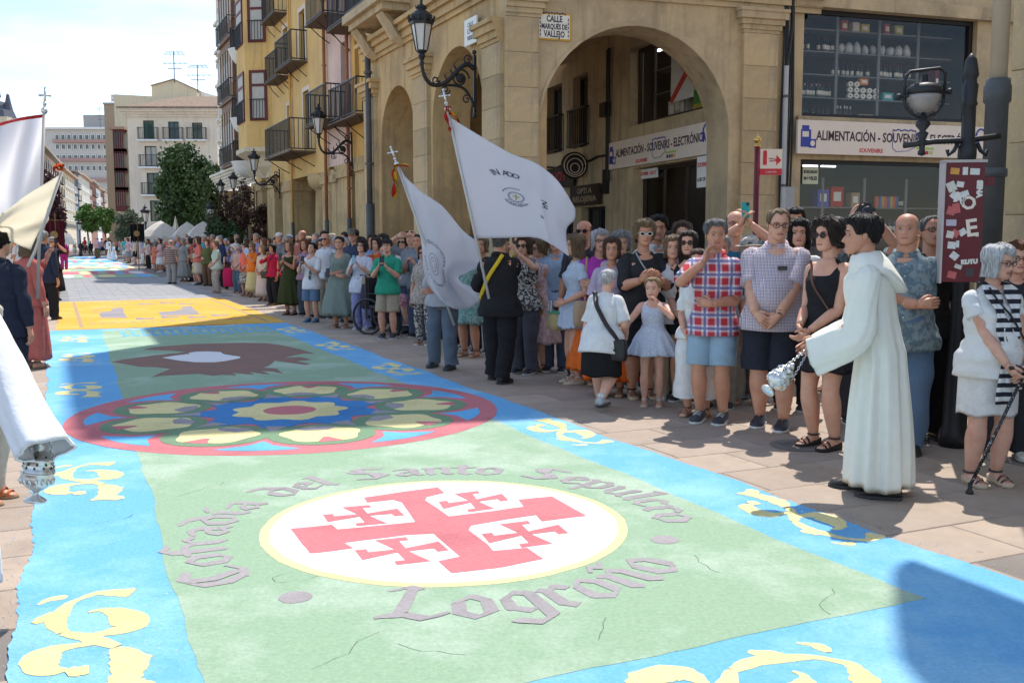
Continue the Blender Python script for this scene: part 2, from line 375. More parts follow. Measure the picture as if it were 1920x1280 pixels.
# blackletter written with a broad nib
GL = {'o': [[(.1, .75), (.1, .2), (.35, 0), (.6, .2), (.6, .75), (.35, .98), (.1, .75)]], 'f': [[(.55, 1.4), (.3, 1.5), (.15, 1.3), (.15, .0)], [(-.05, .95), (.48, .95)]],
      'r': [[(0, .9), (.12, .8), (.12, .15), (.25, 0)], [(.12, .75), (.35, .98), (.52, .82)]], 'a': [[(.08, .85), (.35, .98), (.55, .8), (.55, .15), (.7, 0)], [(.55, .55), (.2, .45), (.08, .2), (.3, 0), (.55, .2)]],
      'd': [[(.0, 1.45), (.3, 1.35), (.62, .8), (.62, .2), (.35, 0), (.1, .2), (.1, .7), (.35, .95), (.58, .8)]], 'í': [[(0, .9), (.12, .8), (.12, .15), (.27, 0)], [(.1, 1.2), (.32, 1.45)]],
      'e': [[(.12, .45), (.5, .65), (.45, .85), (.3, .98), (.1, .75), (.1, .2), (.3, 0), (.55, .15)]], 'l': [[(.0, 1.4), (.12, 1.5), (.12, .15), (.27, 0)]],
      'n': [[(0, .9), (.12, .8), (.12, .12), (.2, .02)], [(.12, .75), (.38, .98), (.55, .8), (.55, .15), (.7, 0)]], 't': [[(.15, 1.3), (.15, .15), (.37, 0)], [(-.05, .95), (.42, .95)]],
      'p': [[(0, .95), (.12, .85), (.12, -.5)], [(.12, .75), (.4, .98), (.6, .75), (.6, .2), (.4, 0), (.12, .15)]], 'u': [[(0, .9), (.1, .8), (.1, .2), (.3, 0), (.55, .2)], [(.55, .95), (.55, .15), (.7, 0)]],
      'c': [[(.5, .85), (.3, .98), (.1, .75), (.1, .2), (.3, 0), (.52, .12)]], 'g': [[(.1, .75), (.1, .25), (.35, .08), (.6, .25)], [(.1, .75), (.35, .98), (.6, .85), (.6, -.25), (.35, -.48), (.05, -.3)]],
      'C': [[(.95, 1.25), (.65, 1.5), (.25, 1.3), (.1, .7), (.25, .2), (.6, 0), (.95, .22)], [(.55, 1.4), (.42, .9), (.55, .15)]],
      'S': [[(.9, 1.3), (.5, 1.5), (.15, 1.25), (.25, .95), (.7, .65), (.88, .35), (.55, 0), (.05, .15)], [(.35, 1.45), (.4, .9)], [(.6, .7), (.62, .1)]],
      'L': [[(.0, 1.3), (.25, 1.5), (.5, 1.4)], [(.35, 1.45), (.35, .25), (.1, .02)], [(.1, .04), (.45, .14), (.75, 0), (1.05, .2)]], }
GL['ñ'] = GL['n'] + [[(.08, 1.22), (.25, 1.36), (.42, 1.22), (.6, 1.36)]]
WID = {'C': 1.2, 'S': 1.15, 'L': 1.2, 'f': .55, 'í': .42, 'l': .42, 't': .55, 'r': .62, ' ': .55, 'e': .7, 'c': .68}
def nib(strokes, wn=.21, ang=R(38)):
    nx, ny = math.cos(ang) * wn / 2, math.sin(ang) * wn / 2; out = []
    for st in strokes:
        for a, b in zip(st, st[1:]):
            q = [(a[0] - nx, a[1] - ny), (a[0] + nx, a[1] + ny), (b[0] + nx, b[1] + ny), (b[0] - nx, b[1] - ny), ]
            th = .035; q = [(a[0] - nx + th, a[1] - ny - th), (a[0] + nx + th, a[1] + ny - th), (b[0] + nx + th, b[1] + ny - th), (b[0] + nx - th, b[1] + ny + th), (b[0] - nx - th, b[1] - ny + th), (a[0] - nx - th, a[1] - ny + th)]
            q = hull(q + [(a[0] - nx - th, a[1] - ny + th), (a[0] + nx - th, a[1] + ny + th), (b[0] - nx + th, b[1] - ny - th)]); out.append(q)
    return out
def hull(p):
    p = sorted(set(p)); cr = lambda o, a, b: (a[0] - o[0]) * (b[1] - o[1]) - (a[1] - o[1]) * (b[0] - o[0])
    def half(p):
        h = []
        for q in p:
            while len(h) > 1 and cr(h[-2], h[-1], q) <= 0: h.pop()
            h.append(q)
        return h[:-1]
    return half(p) + half(p[::-1])
def arc_text(txt, r, a0, a1, size, inward=False):
    tot = sum(WID.get(c, .85) for c in txt); x = 0
    for c in txt:
        wd = WID.get(c, .85); a = a0 + (a1 - a0) * (x + wd / 2) / tot; x += wd
        if c == ' ': continue
        b = MB()
        tw = abs(a1 - a0) * r / tot / size
        for i, q in enumerate(nib(GL[c])):
            o = []
            for (gx, gy) in q:
                lx, ly = (gx - wd / 2 + .08) * size * tw, (gy - .5) * size
                if not inward: rr = r + ly; aa = a - lx / r
                else: rr = r - ly; aa = a + lx / r
                o.append((RC[0] + rr * math.cos(aa) + random.gauss(0, .003), RC[1] + rr * math.sin(aa) + random.gauss(0, .003)))
            b.prism(o, 0, .0066 + i * .0002, 0, False)
        b.build('letter', S_PURP, cp)
def ang(u, v): q = G(u, v) - RC; return math.atan2(q[1], q[0]) % (2 * math.pi)
aC, aO = ang(440, 1092), ang(1247, 978)
arc_text('Cofradía del Santo Sepulcro', 1.30, aC + .02, aO - .03, .20)
aL, aN = ang(760, 1145), ang(1240, 1062)
arc_text('Logroño', 1.27, aL - .10, (aN + .07) % (2 * math.pi), .25, True)
for q in ((554, 1121), (1246, 1013)): sheet('dot', [disc(G(*q), .075, 24)], .0165, S_PURP, cp, .003)
# rose wheel
WC = np.array([-2.07, 9.16]); WR = 1.93
sheet('rose_rim', [disc(WC, WR)], .016, S_RED, cp, .008)
def pol(r, a): return (WC[0] + r * math.cos(a), WC[1] + r * math.sin(a))
q0 = G(575, 733) - WC; A0 = math.atan2(q0[1], q0[0])
sheet('rose_centre', [[pol(.80 + .10 * math.cos(9 * (2 * math.pi * i / 90 - A0) + math.pi), 2 * math.pi * i / 90) for i in range(90)]], .024, S_DBLUE, cp, .005)
sheet('rose_star', [[pol(.50 + .045 * math.cos(9 * (2 * math.pi * i / 54 - A0)), 2 * math.pi * i / 54) for i in range(54)]], .028, S_YEL, cp, .006)
sheet('rose_heart', [disc(WC, .24, 30)], .032, S_RED, cp, .006)
for k in range(9):
    a = A0 + k * 2 * math.pi / 9; c = pol(1.23, a); am = a + math.pi / 9
    sheet('rose_spandrel', [[pol(1.75, am - .19), pol(1.77, am - .1), pol(1.78, am), pol(1.77, am + .1), pol(1.75, am + .19), pol(1.58, am + .06), pol(1.42, am), pol(1.58, am - .06)]], .020, S_LBLUE, cp, .006)
    sheet('rose_petal', [disc(c, .44, 40)], .0215 + .0003 * k, S_DGREEN, cp, .006)
    ln = lambda r, b: (c[0] + r * math.cos(a + b), c[1] + r * math.sin(a + b))
    sheet('petal_bloom', [[ln(.32 * (1 + .08 * math.sin(5 * b + k)) * (.45 if abs(b) < .22 else 1), b) for b in (2 * math.pi * i / 40 - math.pi for i in range(40))]], .027, S_YEL, cp, .004)
    sheet('petal_heart', [[ln(.34, -.3), ln(.34, .3), ln(.1, .0)]], .026, S_RED, cp, .004)
    sheet('petal_shade', [[ln(.33, 2.2 + .3), ln(.35, 2.9), ln(.33, 3.7), ln(.2, 3.6), ln(.17, 2.6)]], .029, S_PURP, cp, .004)
    sheet('petal_wedge', [[pol(.80, am - .12), pol(.80, am + .12), pol(1.06, am)]], .0255, S_PURP, cp, .004)
# the bull and the lamb
z5 = lambda pts: zp(pts, 80, 540, 2.667)
bull = z5([(500, 310), (560, 296), (640, 290), (740, 282), (880, 277), (1000, 275), (1120, 277), (1200, 288), (1290, 308), (1362, 331), (1310, 328), (1255, 338), (1205, 350), (1290, 346), (1342, 360), (1270, 368), (1342, 382), (1310, 386), (1230, 375), (1160, 365), (1140, 385), (1105, 399), (1170, 405), (1202, 430), (1150, 420), (1090, 414), (1140, 432), (1100, 432), (1030, 420), (1060, 436), (1000, 430), (945, 424), (970, 438), (900, 435), (850, 440), (780, 430), (700, 435), (600, 440), (545, 447), (590, 425), (640, 405), (560, 398), (480, 395), (400, 380), (345, 372), (400, 360), (470, 350), (560, 338), (640, 329), (720, 322), (640, 314), (560, 312)])
sheet('bull_figure', [bull], .016, S_BROWN, cp, .012, .12)
sheet('lamb_figure', [z5([(600, 350), (660, 340), (740, 331), (728, 326), (770, 320), (830, 319), (890, 322), (905, 333), (985, 345), (988, 352), (920, 366), (860, 373), (760, 373), (680, 364)])], .020, S_WHITE, cp, .012, .12)
for i in range(16): sheet('blue_lettering', [[ST(17.35 + .9 * f, .95 + i * .155 + .11 * e) for f, e in ((0, 0), (0, 1), (.25, 1), (.3, .5), (.6, .6), (.9, 1), (1, 0.1), (.7, .1), (.55, .3))]], .0155, S_LBLUE, cp, .016, .1)
# scrolls in the borders: one traced ornament, then repeats
STK = [[(235, 838, 6), (290, 812, 25), (350, 800, 35), (390, 797, 14)], [(722, 775, 50), (690, 775, 62), (620, 775, 45), (540, 778, 30), (470, 800, 20), (400, 830, 24), (355, 880, 44), (330, 930, 45), (370, 975, 28)], [(215, 930, 16), (280, 905, 45), (345, 880, 50)],
       [(495, 875, 8), (560, 862, 22), (640, 872, 55), (700, 905, 92), (705, 945, 75), (630, 968, 48), (520, 988, 28), (430, 988, 36), (370, 976, 20)], [(370, 982, 20), (480, 1000, 38), (560, 1020, 40), (645, 1045, 30)],
       [(530, 1030, 20), (420, 1043, 28), (320, 1065, 60), (258, 1105, 78), (270, 1155, 70), (340, 1165, 45), (380, 1150, 20)], [(390, 1182, 30), (440, 1170, 52), (505, 1160, 40)],
       [(630, 1055, 25), (680, 1080, 60), (712, 1120, 72), (700, 1180, 70), (660, 1230, 60), (600, 1260, 30), (545, 1278, 12)], [(690, 1140, 60), (760, 1110, 50), (825, 1090, 8)], [(690, 1235, 50), (780, 1238, 60), (835, 1222, 20)]]
def to_st(p): return np.array([p.dot(SA), p.dot(SN)])
ORN = []
for st in STK:
    q = [(*to_st(G(a / 2.783, 820 + b / 2.783)), c * .00125) for a, b, c in st]; ORN.append(q)
oc = np.mean([(a, b) for st in ORN for a, b, c in st], axis=0)
ORN = [[(a - oc[0], b - oc[1], c) for a, b, c in st] for st in ORN]
def smooth_path(q, k=4):
    q = [np.array(x, float) for x in q]; o = []
    for i in range(len(q) - 1):
        p0, p1, p2, p3 = q[max(i - 1, 0)], q[i], q[i + 1], q[min(i + 2, len(q) - 1)]
        for j in range(k):
            t = j / k; o.append(.5 * ((2 * p1) + (-p0 + p2) * t + (2 * p0 - 5 * p1 + 4 * p2 - p3) * t * t + (-p0 + 3 * p1 - 3 * p2 + p3) * t ** 3))
    o.append(q[-1]); return o
def scroll(s, t, ks=1.0, kt=1.0, rot=0.0, seed=0):
    r = random.Random(seed); b = MB(); cr, sr = math.cos(rot), math.sin(rot)
    for st in ORN:
        pth = smooth_path(st); lft = []; rgt = []
        for i, p in enumerate(pth):
            d = pth[min(i + 1, len(pth) - 1)] - pth[max(i - 1, 0)]; d = norm(d[:2]); n_ = np.array([-d[1], d[0]]); wd = max(p[2], .006) * .72 * (1 + r.gauss(0, .08))
            lft.append(p[:2] + n_ * wd); rgt.append(p[:2] - n_ * wd)
        poly = lft + rgt[::-1]
        o = []
        for a, c in poly:
            a, c = a * ks, c * kt; a, c = a * cr - c * sr, a * sr + c * cr; o.append(ST(s + a, t + c))
        L2 = [o[i] for i in range(len(lft))]; R2 = o[len(lft):][::-1]; n0 = b.n
        h = .0048 + .0003 * len(b.f) / 100
        vs_ = [(*p, h) for p in L2] + [(*((p + q) / 2), h + .0008) for p, q in zip(L2, R2)] + [(*p, h) for p in R2] + [(*p, .002) for p in L2] + [(*p, .002) for p in R2]; k = len(L2); fs = []
        for i in range(k - 1):
            fs += [(i, i + 1, k + i + 1, k + i), (k + i, k + i + 1, 2 * k + i + 1, 2 * k + i), (3 * k + i, 3 * k + i + 1, i + 1, i), (2 * k + i, 2 * k + i + 1, 4 * k + i + 1, 4 * k + i)]
        b.add(vs_, fs)
    o = b.build('scroll', S_YEL, cp); return o
def stp(u, v): return to_st(G(u, v))
for i, (u, v, ks, kt, ro) in enumerate([(170, 1195, 1, 1, 0), (163, 902, 1, 1, 0), (150, 731, 1, .95, 0), (146, 671, 1, .95, 0), (140, 636, 1, .9, 0), (1492, 968, -1, .85, 0), (1056, 810, -1, .9, 0), (740, 692, -1, .9, 0), (626, 649, -1, .9, 0), (547, 619, -1, .9, 0)]):
    s, t = stp(u, v); scroll(s, t, ks, kt, ro, i)
s, t = stp(1330, 1262); scroll(s - .12, t, 1.0, 1.0, R(90), 20)
for t in (1.2, 2.0, 2.8): scroll(18.83, t, .55, .45, R(90), 30 + int(t))
# crumbs spilled over the edges, and fine drying cracks
r9 = random.Random(5); crumbs = {S_BLUE: MB(), S_YEL: MB(), S_GREEN: MB()}
def crumb(b, s, t, k): x, y = ST(s, t); a = r9.uniform(0, 6); b.add([(x + k * math.cos(a + q), y + k * math.sin(a + q), .0005) for q in (0, 2.1, 4.2)] + [(x, y, .001 + k * .22)], [(0, 1, 3), (1, 2, 3), (2, 0, 3)])
for i in range(1900):
    s = 2 + 12 * r9.random() ** 1.6; sd = r9.random() < .5; crumb(crumbs[S_BLUE], s, -.2 - abs(r9.gauss(0, .07)) if sd else 4.03 + abs(r9.gauss(0, .08)), r9.uniform(.0015, .0055))
for i in range(700): crumb(crumbs[S_GREEN], 3.2 + 9 * r9.random(), r9.choice((.5, 3.47)) + r9.gauss(0, .05), r9.uniform(.002, .006))
for i in range(900): q = r9.choice(((170, 1195), (163, 902), (1492, 968), (1056, 810))); s, t = stp(*q); crumb(crumbs[S_YEL], s + r9.gauss(0, .22), t + r9.gauss(0, .2), r9.uniform(.002, .006))
for m_, b in crumbs.items(): b.v = [(x, y, z + .003) for x, y, z in b.v]; o = b.build('spilled_sawdust', m_, cp); o['kind'] = 'stuff'
for u, v, n in ((640, 1075, 9), (735, 1180, 8), (420, 905, 7), (1560, 1105, 6), (250, 965, 5), (1180, 1150, 6), (560, 850, 6), (1350, 1075, 5), (900, 1225, 6)):
    s, t = stp(u, v); pts = [(s, t)]; d = r9.uniform(-2.6, -.6)
    for k in range(n): d += r9.gauss(0, .5); pts.append((pts[-1][0] + .06 * math.cos(d), pts[-1][1] + .06 * math.sin(d)))
    MB().add([(*ST(a, c + e), .0054) for a, c in pts for e in (-.002, .0022)], [(2 * i, 2 * i + 1, 2 * i + 3, 2 * i + 2) for i in range(n)]).build('crack', mat('damp_crack', (.10, .13, .09), .95, .3, 40), cp)
# yellow carpet
cy = empty('sawdust_carpet', label='amber yellow sawdust carpet with two grey castle shapes, beyond the bull', cat='carpet')
sheet('field', [[ST(19.08, -.02), ST(19.1, 4.0), ST(24, 4.03), ST(27.9, 4.04), ST(27.5, .05)]], .008, S_ORANGE, cy, .012)
for q in ([(288, 120), (340, 116), (362, 100), (392, 97), (405, 108), (418, 150), (290, 150)], [(572, 121), (640, 118), (690, 108), (706, 93), (742, 90), (752, 106), (795, 133), (600, 139)]):
    sheet('castle_shape', [z5(q)], .012, S_GREY, cy, .012)
for i in range(44):
    s0 = 19.5 + i * .18; sheet('dash', [[ST(s0, .35), ST(s0 + .09, .35), ST(s0 + .09, .43), ST(s0, .43)]], .0115, S_GREY, cy, .008); sheet('dash', [[ST(s0, 3.66), ST(s0 + .09, 3.66), ST(s0 + .09, 3.74), ST(s0, 3.74)]], .0115, S_GREY, cy, .008)
for i in range(17):
    t0 = .55 + i * .18; sheet('dash', [[ST(20.3, t0), ST(20.3, t0 + .1), ST(20.45, t0 + .1), ST(20.45, t0)]], .0115, S_GREY, cy, .008); sheet('dash', [[ST(26.9, t0), ST(26.9, t0 + .1), ST(27.05, t0 + .1), ST(27.05, t0)]], .0115, S_GREY, cy, .008)
for i in range(24):
    a = math.pi * i / 23; s0, t0 = 23.3 + 2.6 * math.sin(a), 2.1 + 1.4 * math.cos(a); sheet('dash', [[ST(s0, t0), ST(s0, t0 + .09), ST(s0 + .12, t0 + .09), ST(s0 + .12, t0)]], .0115, S_GREY, cy, .01)
for a, b in ((20.9, 1.4), (21.1, 1.9), (20.9, 2.4), (21.2, 2.9), (25.6, 1.8), (25.9, 2.3), (25.3, 2.7)):
    sheet('figure', [[ST(a, b), ST(a + .1, b + .35), ST(a + .45, b + .4), ST(a + .35, b + .2), ST(a + .6, b + .05)]], .0113, S_GREY, cy, .03)
# farther carpets
def far_carpet(label, s0, s1, cols, t0=.1, t1=4.0):
    c = empty('sawdust_carpet', label=label, cat='carpet'); n = len(cols)
    for i, k in enumerate(cols):
        a = s0 + (s1 - s0) * i / n; b = s0 + (s1 - s0) * (i + 1) / n
        sheet('band', [[ST(a, t0), ST(a, t1), ST(b - .02, t1), ST(b - .02, t0)]], .008, k, c, .02, .3)
        for q in range(5):
            k2 = (S_WHITE, S_RED, S_YEL, S_GREEN, S_BLUE)[(i + q) % 5]; tt = t0 + .4 + q * .75; rr = random.uniform(.2, .38)
            sheet('motif', [[ST((a + b) / 2 + (b - a) * .4 * math.sin(2 * math.pi * e / 12), tt + rr * math.cos(2 * math.pi * e / 12)) for e in range(12)]], .012, k2, c, .03, .3)
far_carpet('distant sawdust carpet in green and red bands beyond the bare grey slabs', 44, 57, [S_GREEN, S_RED, S_GREEN])
far_carpet('distant pale sawdust carpet with yellow and white bands', 58, 72, [S_YEL, S_WHITE, S_LBLUE, S_WHITE])
far_carpet('farthest sawdust carpet of sky blue bands in mid street', 73, 95, [S_LBLUE, S_WHITE, S_BLUE])
# ------------------------------------------------------------------ buildings
M_STONE = mat('sandstone', (.55, .385, .19), .88, .14, 1.2, .3, 26, kind='stain', col2=(.36, .25, .135), p=(.8,))
M_STONE2 = mat('pale_sandstone', (.52, .40, .245), .88, .12, 1.5, .3, 26, kind='stain', col2=(.34, .265, .17), p=(.9,))
M_BLOCK = mat('sandstone_block', (.52, .385, .215), .9, .16, 2.5, .35, 30, kind='stain', col2=(.34, .27, .19), p=(1.4,), oi=.13)
M_OCHRE = mat('ochre_plaster', (.72, .465, .175), .9, .10, 1.0, .2, 30, kind='stain', col2=(.60, .39, .16), p=(.7,))
M_OCHRE2 = mat('amber_plaster', (.74, .42, .12), .9, .10, 1.0, .2, 30, kind='stain', col2=(.62, .36, .12), p=(.7,))
M_PINK = mat('pink_plaster', (.74, .52, .43), .9, .08, 1.0, .2, 30, kind='stain', col2=(.6, .42, .35), p=(.7,))
M_CREAM = mat('cream_plaster', (.74, .62, .49), .9, .08, .8, .2, 20, kind='stain', col2=(.64, .54, .43), p=(.5,))
M_CREAM2 = mat('yellow_cream_plaster', (.66, .56, .39), .9, .08, .8, .2, 20, kind='stain', col2=(.56, .47, .34), p=(.4,))
M_WHITE = mat('white_stucco', (.72, .66, .56), .85, .1, 1.5, .25, 30, kind='stain', col2=(.56, .50, .41), p=(.9,))
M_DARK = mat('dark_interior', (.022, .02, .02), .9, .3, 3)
M_DOOR = mat('dark_brown_wood', (.05, .034, .025), .7, .2, 6, .15, 40)
M_SHUT = mat('green_shutter', (.03, .085, .075), .7, .15, 6, .1, 40)
M_REDF = mat('dark_red_paint', (.13, .025, .022), .55, .15, 6, .1, 40)
M_WOOD = mat('brown_gallery_wood', (.20, .10, .045), .6, .25, 5, .2, 30, stretch=(4, 4, 1))
M_COPPER = mat('copper_pipe_paint', (.36, .14, .065), .5, .2, 6, .1, 40)
M_PIPEG = mat('dark_grey_pipe', (.085, .088, .09), .5, .2, 8, .1, 50)
M_PIPEC = mat('cream_pipe_paint', (.50, .41, .29), .55, .1, 6, .1, 40)
M_CURT = mat('pale_curtain', (.5, .48, .44), .9, .1, 6, .2, 30)
M_TILE = mat('clay_roof_tile', (.42, .27, .18), .9, .3, 9, .2, 30)
M_CONC = mat('balcony_slab', (.36, .32, .27), .9, .15, 4, .2, 30)
M_WHITEP = mat('white_paint', (.74, .73, .70), .6, .08, 6, .05, 40)
M_BLACKP = mat('black_paint', (.02, .02, .022), .5, .15, 8, .05, 40)
def holes_wall(b, x0, x1, z0, z1, holes, d0=0.0, d1=.3, m=0):
    xs = sorted({x0, x1, *[h[0] for h in holes], *[h[1] for h in holes]}); zs = sorted({z0, z1, *[h[2] for h in holes], *[h[3] for h in holes]})
    xs = [x for x in xs if x0 <= x <= x1]; zs = [z for z in zs if z0 <= z <= z1]
    for a, c in zip(xs, xs[1:]):
        for e, f in zip(zs, zs[1:]):
            mx_, mz = (a + c) / 2, (e + f) / 2
            if any(h[0] < mx_ < h[1] and h[2] < mz < h[3] for h in holes): continue
            b.add([(a, d0, e), (c, d0, e), (c, d0, f), (a, d0, f)], [(0, 1, 2, 3)], m)
    for h in holes:
        a, c, e, f = h[:4]
        b.add([(a, d0, e), (c, d0, e), (c, d0, f), (a, d0, f), (a, d1, e), (c, d1, e), (c, d1, f), (a, d1, f)], [(0, 4, 5, 1), (3, 2, 6, 7), (0, 3, 7, 4), (1, 5, 6, 2)], m)
    return b
def arch_outline(c, r, zs, n=20): return [(c + r * math.cos(math.pi * i / n), zs + r * math.sin(math.pi * i / n)) for i in range(n + 1)]   # right to left
def railing(parent, w0, w1, dep, z, h=1.0, name='railing', sp=.13, m=None, curl=False):
    """balcony: slab, railing of upright bars with top and bottom rails"""
    b = MB(); r = .011
    for (a, c, e, f) in ((w0, -dep, w1, -dep), (w0, -dep, w0, 0), (w1, -dep, w1, 0)):
        ln = math.hypot(e - a, f - c); n = max(2, int(ln / sp))
        for i in range(n + 1):
            x, y = a + (e - a) * i / n, c + (f - c) * i / n; b.bb(x - r, x + r, y - r, y + r, z + .08, z + h)
        dx = .02
        b.bb(min(a, e) - dx, max(a, e) + dx, min(c, f) - dx, max(c, f) + dx, z + h - .002, z + h + .04); b.bb(min(a, e) - dx, max(a, e) + dx, min(c, f) - dx, max(c, f) + dx, z + .05, z + .085)
    b.build(name, m or METAL, parent)
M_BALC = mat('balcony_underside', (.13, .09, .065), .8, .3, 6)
def balcony(parent, w0, w1, dep, z, h=1.0, slab=.06, sm_=None, struts=True, sp=.13):
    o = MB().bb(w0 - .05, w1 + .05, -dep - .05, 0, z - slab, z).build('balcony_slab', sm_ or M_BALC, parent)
    railing(parent, w0, w1, dep, z, h, sp=sp)
    if struts:
        b = MB()
        for x in (w0 + .15, (w0 + w1) / 2, w1 - .15): b = MB().tube([(x, -dep + .1, z - slab - .003), (x, -dep * .5, z - slab - .25), (x, 0, z - slab - .5)], .018, 5); b.build('balcony_bracket', METAL, parent)
def window(parent, w0, w1, z0, z1, d=.22, frame=None, fw=.06, glass=None, mull=1, trans=None, curtain=False, shutter=None, name='window'):
    b = MB(); f = frame or M_DOOR
    for a, c, e, g_ in ((w0, w0 + fw, z0, z1), (w1 - fw, w1, z0, z1), (w0 + fw, w1 - fw, z0, z0 + fw), (w0 + fw, w1 - fw, z1 - fw, z1)): b.bb(a, c, d - .04, d + .03, e, g_)
    for i in range(mull):
        x = w0 + (w1 - w0) * (i + 1) / (mull + 1); b.bb(x - .025, x + .025, d - .035, d + .025, z0 + fw, z1 - fw)
    for tz in (trans or []): b.bb(w0 + fw, w1 - fw, d - .03, d + .02, tz - .025, tz + .025)
    o = b.build(name, f, parent)
    if shutter:
        s = MB(); n = int((z1 - z0 - 2 * fw) / .09)
        for i in range(n): s.box(((w0 + w1) / 2, d + .005, z0 + fw + .09 * (i + .5)), (w1 - w0 - 2 * fw, .03, .075))
        s.build('shutter', shutter, o)
    else: MB().bb(w0 + fw * .5, w1 - fw * .5, d + .006, d + .016, z0 + fw * .5, z1 - fw * .5).build('pane', glass or GLASSM, o)
    if curtain: MB().bb(w0 + fw, w1 - fw, d + .001, d + .004, z0 + (z1 - z0) * .35, z1 - fw).build('curtain', M_CURT, o)
    return o
def cornice(parent, w0, w1, z, prof, m, name='cornice', ends=(0, 0)):
    """moulded string course: prof = list of (height, projection)"""
    b = MB(); zz_ = z
    for h, p in prof:
        b.bb(w0 - (p if ends[0] else 0), w1 + (p if ends[1] else 0), -p, .05, zz_, zz_ + h - .0005); zz_ += h
    return b.build(name, m, parent)
def pilaster(parent, w0, w1, z0, z1, d, courses, m=None):
    """pilaster of ashlar blocks with fine joints, and a moulded capital"""
    zs = [z0 + (z1 - z0) * i / courses for i in range(courses + 1)]
    bw = w1 - w0; hh = zs[1] - zs[0]
    me = {}
    for i in range(courses):
        pieces = [(w0, w1)] if i % 2 else [(w0, w0 + bw * .62), (w0 + bw * .62, w1)]
        if bw < .9: pieces = [(w0, w1)]
        for a, c in pieces:
            k = round(c - a, 3)
            if k not in me:
                b = MB(); e = .006; x = (c - a) / 2 - .002; b.add([(-x, 0, .002), (x, 0, .002), (x, 0, hh - .002), (-x, 0, hh - .002), (-x + e, -e, .002 + e), (x - e, -e, .002 + e), (x - e, -e, hh - .002 - e), (-x + e, -e, hh - .002 - e), (-x, d, .002), (x, d, .002), (x, d, hh - .002), (-x, d, hh - .002)],
                      [(4, 5, 6, 7), (0, 1, 5, 4), (1, 2, 6, 5), (2, 3, 7, 6), (3, 0, 4, 7), (1, 9, 10, 2), (0, 3, 11, 8), (3, 2, 10, 11)]); me[k] = b.mesh('stone_block', m or M_BLOCK)
            link('stone_block', me[k], parent, ((a + c) / 2, -d, zs[i]))
def flatten(h):
    for ch in list(h.children):
        m_ = h.matrix_basis @ ch.matrix_basis; ch.parent = h.parent; ch.matrix_basis = m_
    bpy.data.objects.remove(h)
PE = Plane((-.145, 18.0), R(17.5)); PF = Plane((-.145, 18.0), TH - R(90)); PI = Plane((4.07, 19.9), R(-71.8))
ZC = 5.93                                                            # string course height
corner = empty('corner_building', label='sandstone arcaded corner building carrying the tiled street nameplate', cat='building')
def front(pl, thing, mb, name, m, smooth=False):
    mb.xf(pl.mat()); return mb.build(name, m, thing, smooth)
aw0 = PE.px(1012, 250)[0]; aw1 = PE.px(1366, 250)[0]; ac = (aw0 + aw1) / 2; ar = (aw1 - aw0) / 2; az = PE.px(1188, 49)[1] - ar
wP0, wP1 = PE.px(1388, 200)[0], PE.px(1452, 200)[0]                  # right pilaster
wS0 = PE.px(1482, 200)[0]                                            # shop front starts
wEnd = PE.px(2050, 300)[0]
b = MB()
b.wallpoly([(.004, 0), (aw0, 0), (aw0, az)] + arch_outline(ac, ar, az)[::-1][1:-1] + [(aw1, az), (aw1, 0), (wS0, 0), (wS0, 8.2), (.004, 8.2)], 0, .85)
front(PE, corner, b, 'end_wall', M_STONE2)
b = MB()                                                             # moulded archivolt, slightly proud
o_, i_ = arch_outline(ac, ar + .22, az, 28), arch_outline(ac, ar + .004, az, 28)
# (arch face is plain in the photo: only a thin arris)
o_ = arch_outline(ac, ar + .06, az, 28)
b.wallpoly(o_ + i_[::-1], -.018, .05); front(PE, corner, b, 'archivolt', M_STONE2)
for n_, (a, c) in enumerate(((.0, PE.px(1008, 200)[0]), (wP0, wP1))):
    hold = empty('pilaster', M4=PE.mat()); hold.parent = corner
    pilaster(hold, a + .002, c, 0, 5.48, .085, 9)
    bb_ = MB(); zz_ = 5.48
    for h, p in ((.06, .10), (.09, .13), (.10, .17), (.13, .22), (.06, .24)): bb_.bb(a - (p - .085 if n_ else 0), c + p - .085, -p, .0, zz_, zz_ + h - .001); zz_ += h
    bb_.build('capital', M_STONE2, hold)
b = MB()
for z, h, p in ((ZC, .10, .05), (ZC + .1, .14, .10), (ZC + .24, .1, .18), (ZC + .34, .10, .26)): b.bb(-.2, wS0 + .6, -p, .0, z, z + h - .001)
front(PE, corner, b, 'string_course', M_STONE2)
# street side of the corner building: two arches
fa = [PF.px(u, 350)[0] for u in (690, 716, 779, 812, 906)]           # far end, arch 2, pier, arch 1
far_end, a2l, a2r, a1l, a1r = fa
zcr1, zcr2 = PF.px(858, 87)[1], PF.px(747, 160)[1]
b = MB(); outl = [(far_end, 0), (a2l, 0)]
for l, r_, zc in ((a2l, a2r, zcr2), (a1l, a1r, zcr1)):
    c, rr = (l + r_) / 2, (r_ - l) / 2; outl += arch_outline(c, rr, zc - rr)[::-1] + [(r_, 0)]
    if l == a2l: outl += [(a1l, 0)]
outl += [(0, 0), (0, 8.2), (far_end, 8.2)]
b.wallpoly(outl, 0, .85); front(PF, corner, b, 'street_wall', M_STONE)
for a, c in ((far_end, a2l - .25), (a2r + .12, a1l - .12), (a1r + .15, -.004)):
    hold = empty('pilaster', M4=PF.mat()); hold.parent = corner
    pilaster(hold, a + .002, c, 0, 5.05, .085, 9)
    bb_ = MB(); zz_ = 5.05
    for h, p in ((.07, .11), (.12, .15), (.14, .21), (.08, .26)): bb_.bb(a - p + .085, c + (p - .085 if c < -.1 else 0), -p, 0, zz_, zz_ + h - .001); zz_ += h
    bb_.build('capital', M_STONE, hold)
b = MB()
for z, h, p in ((ZC, .10, .06), (ZC + .1, .16, .12), (ZC + .26, .12, .20), (ZC + .38, .10, .30)): b.bb(far_end, .27, -p, 0, z, z + h - .001)
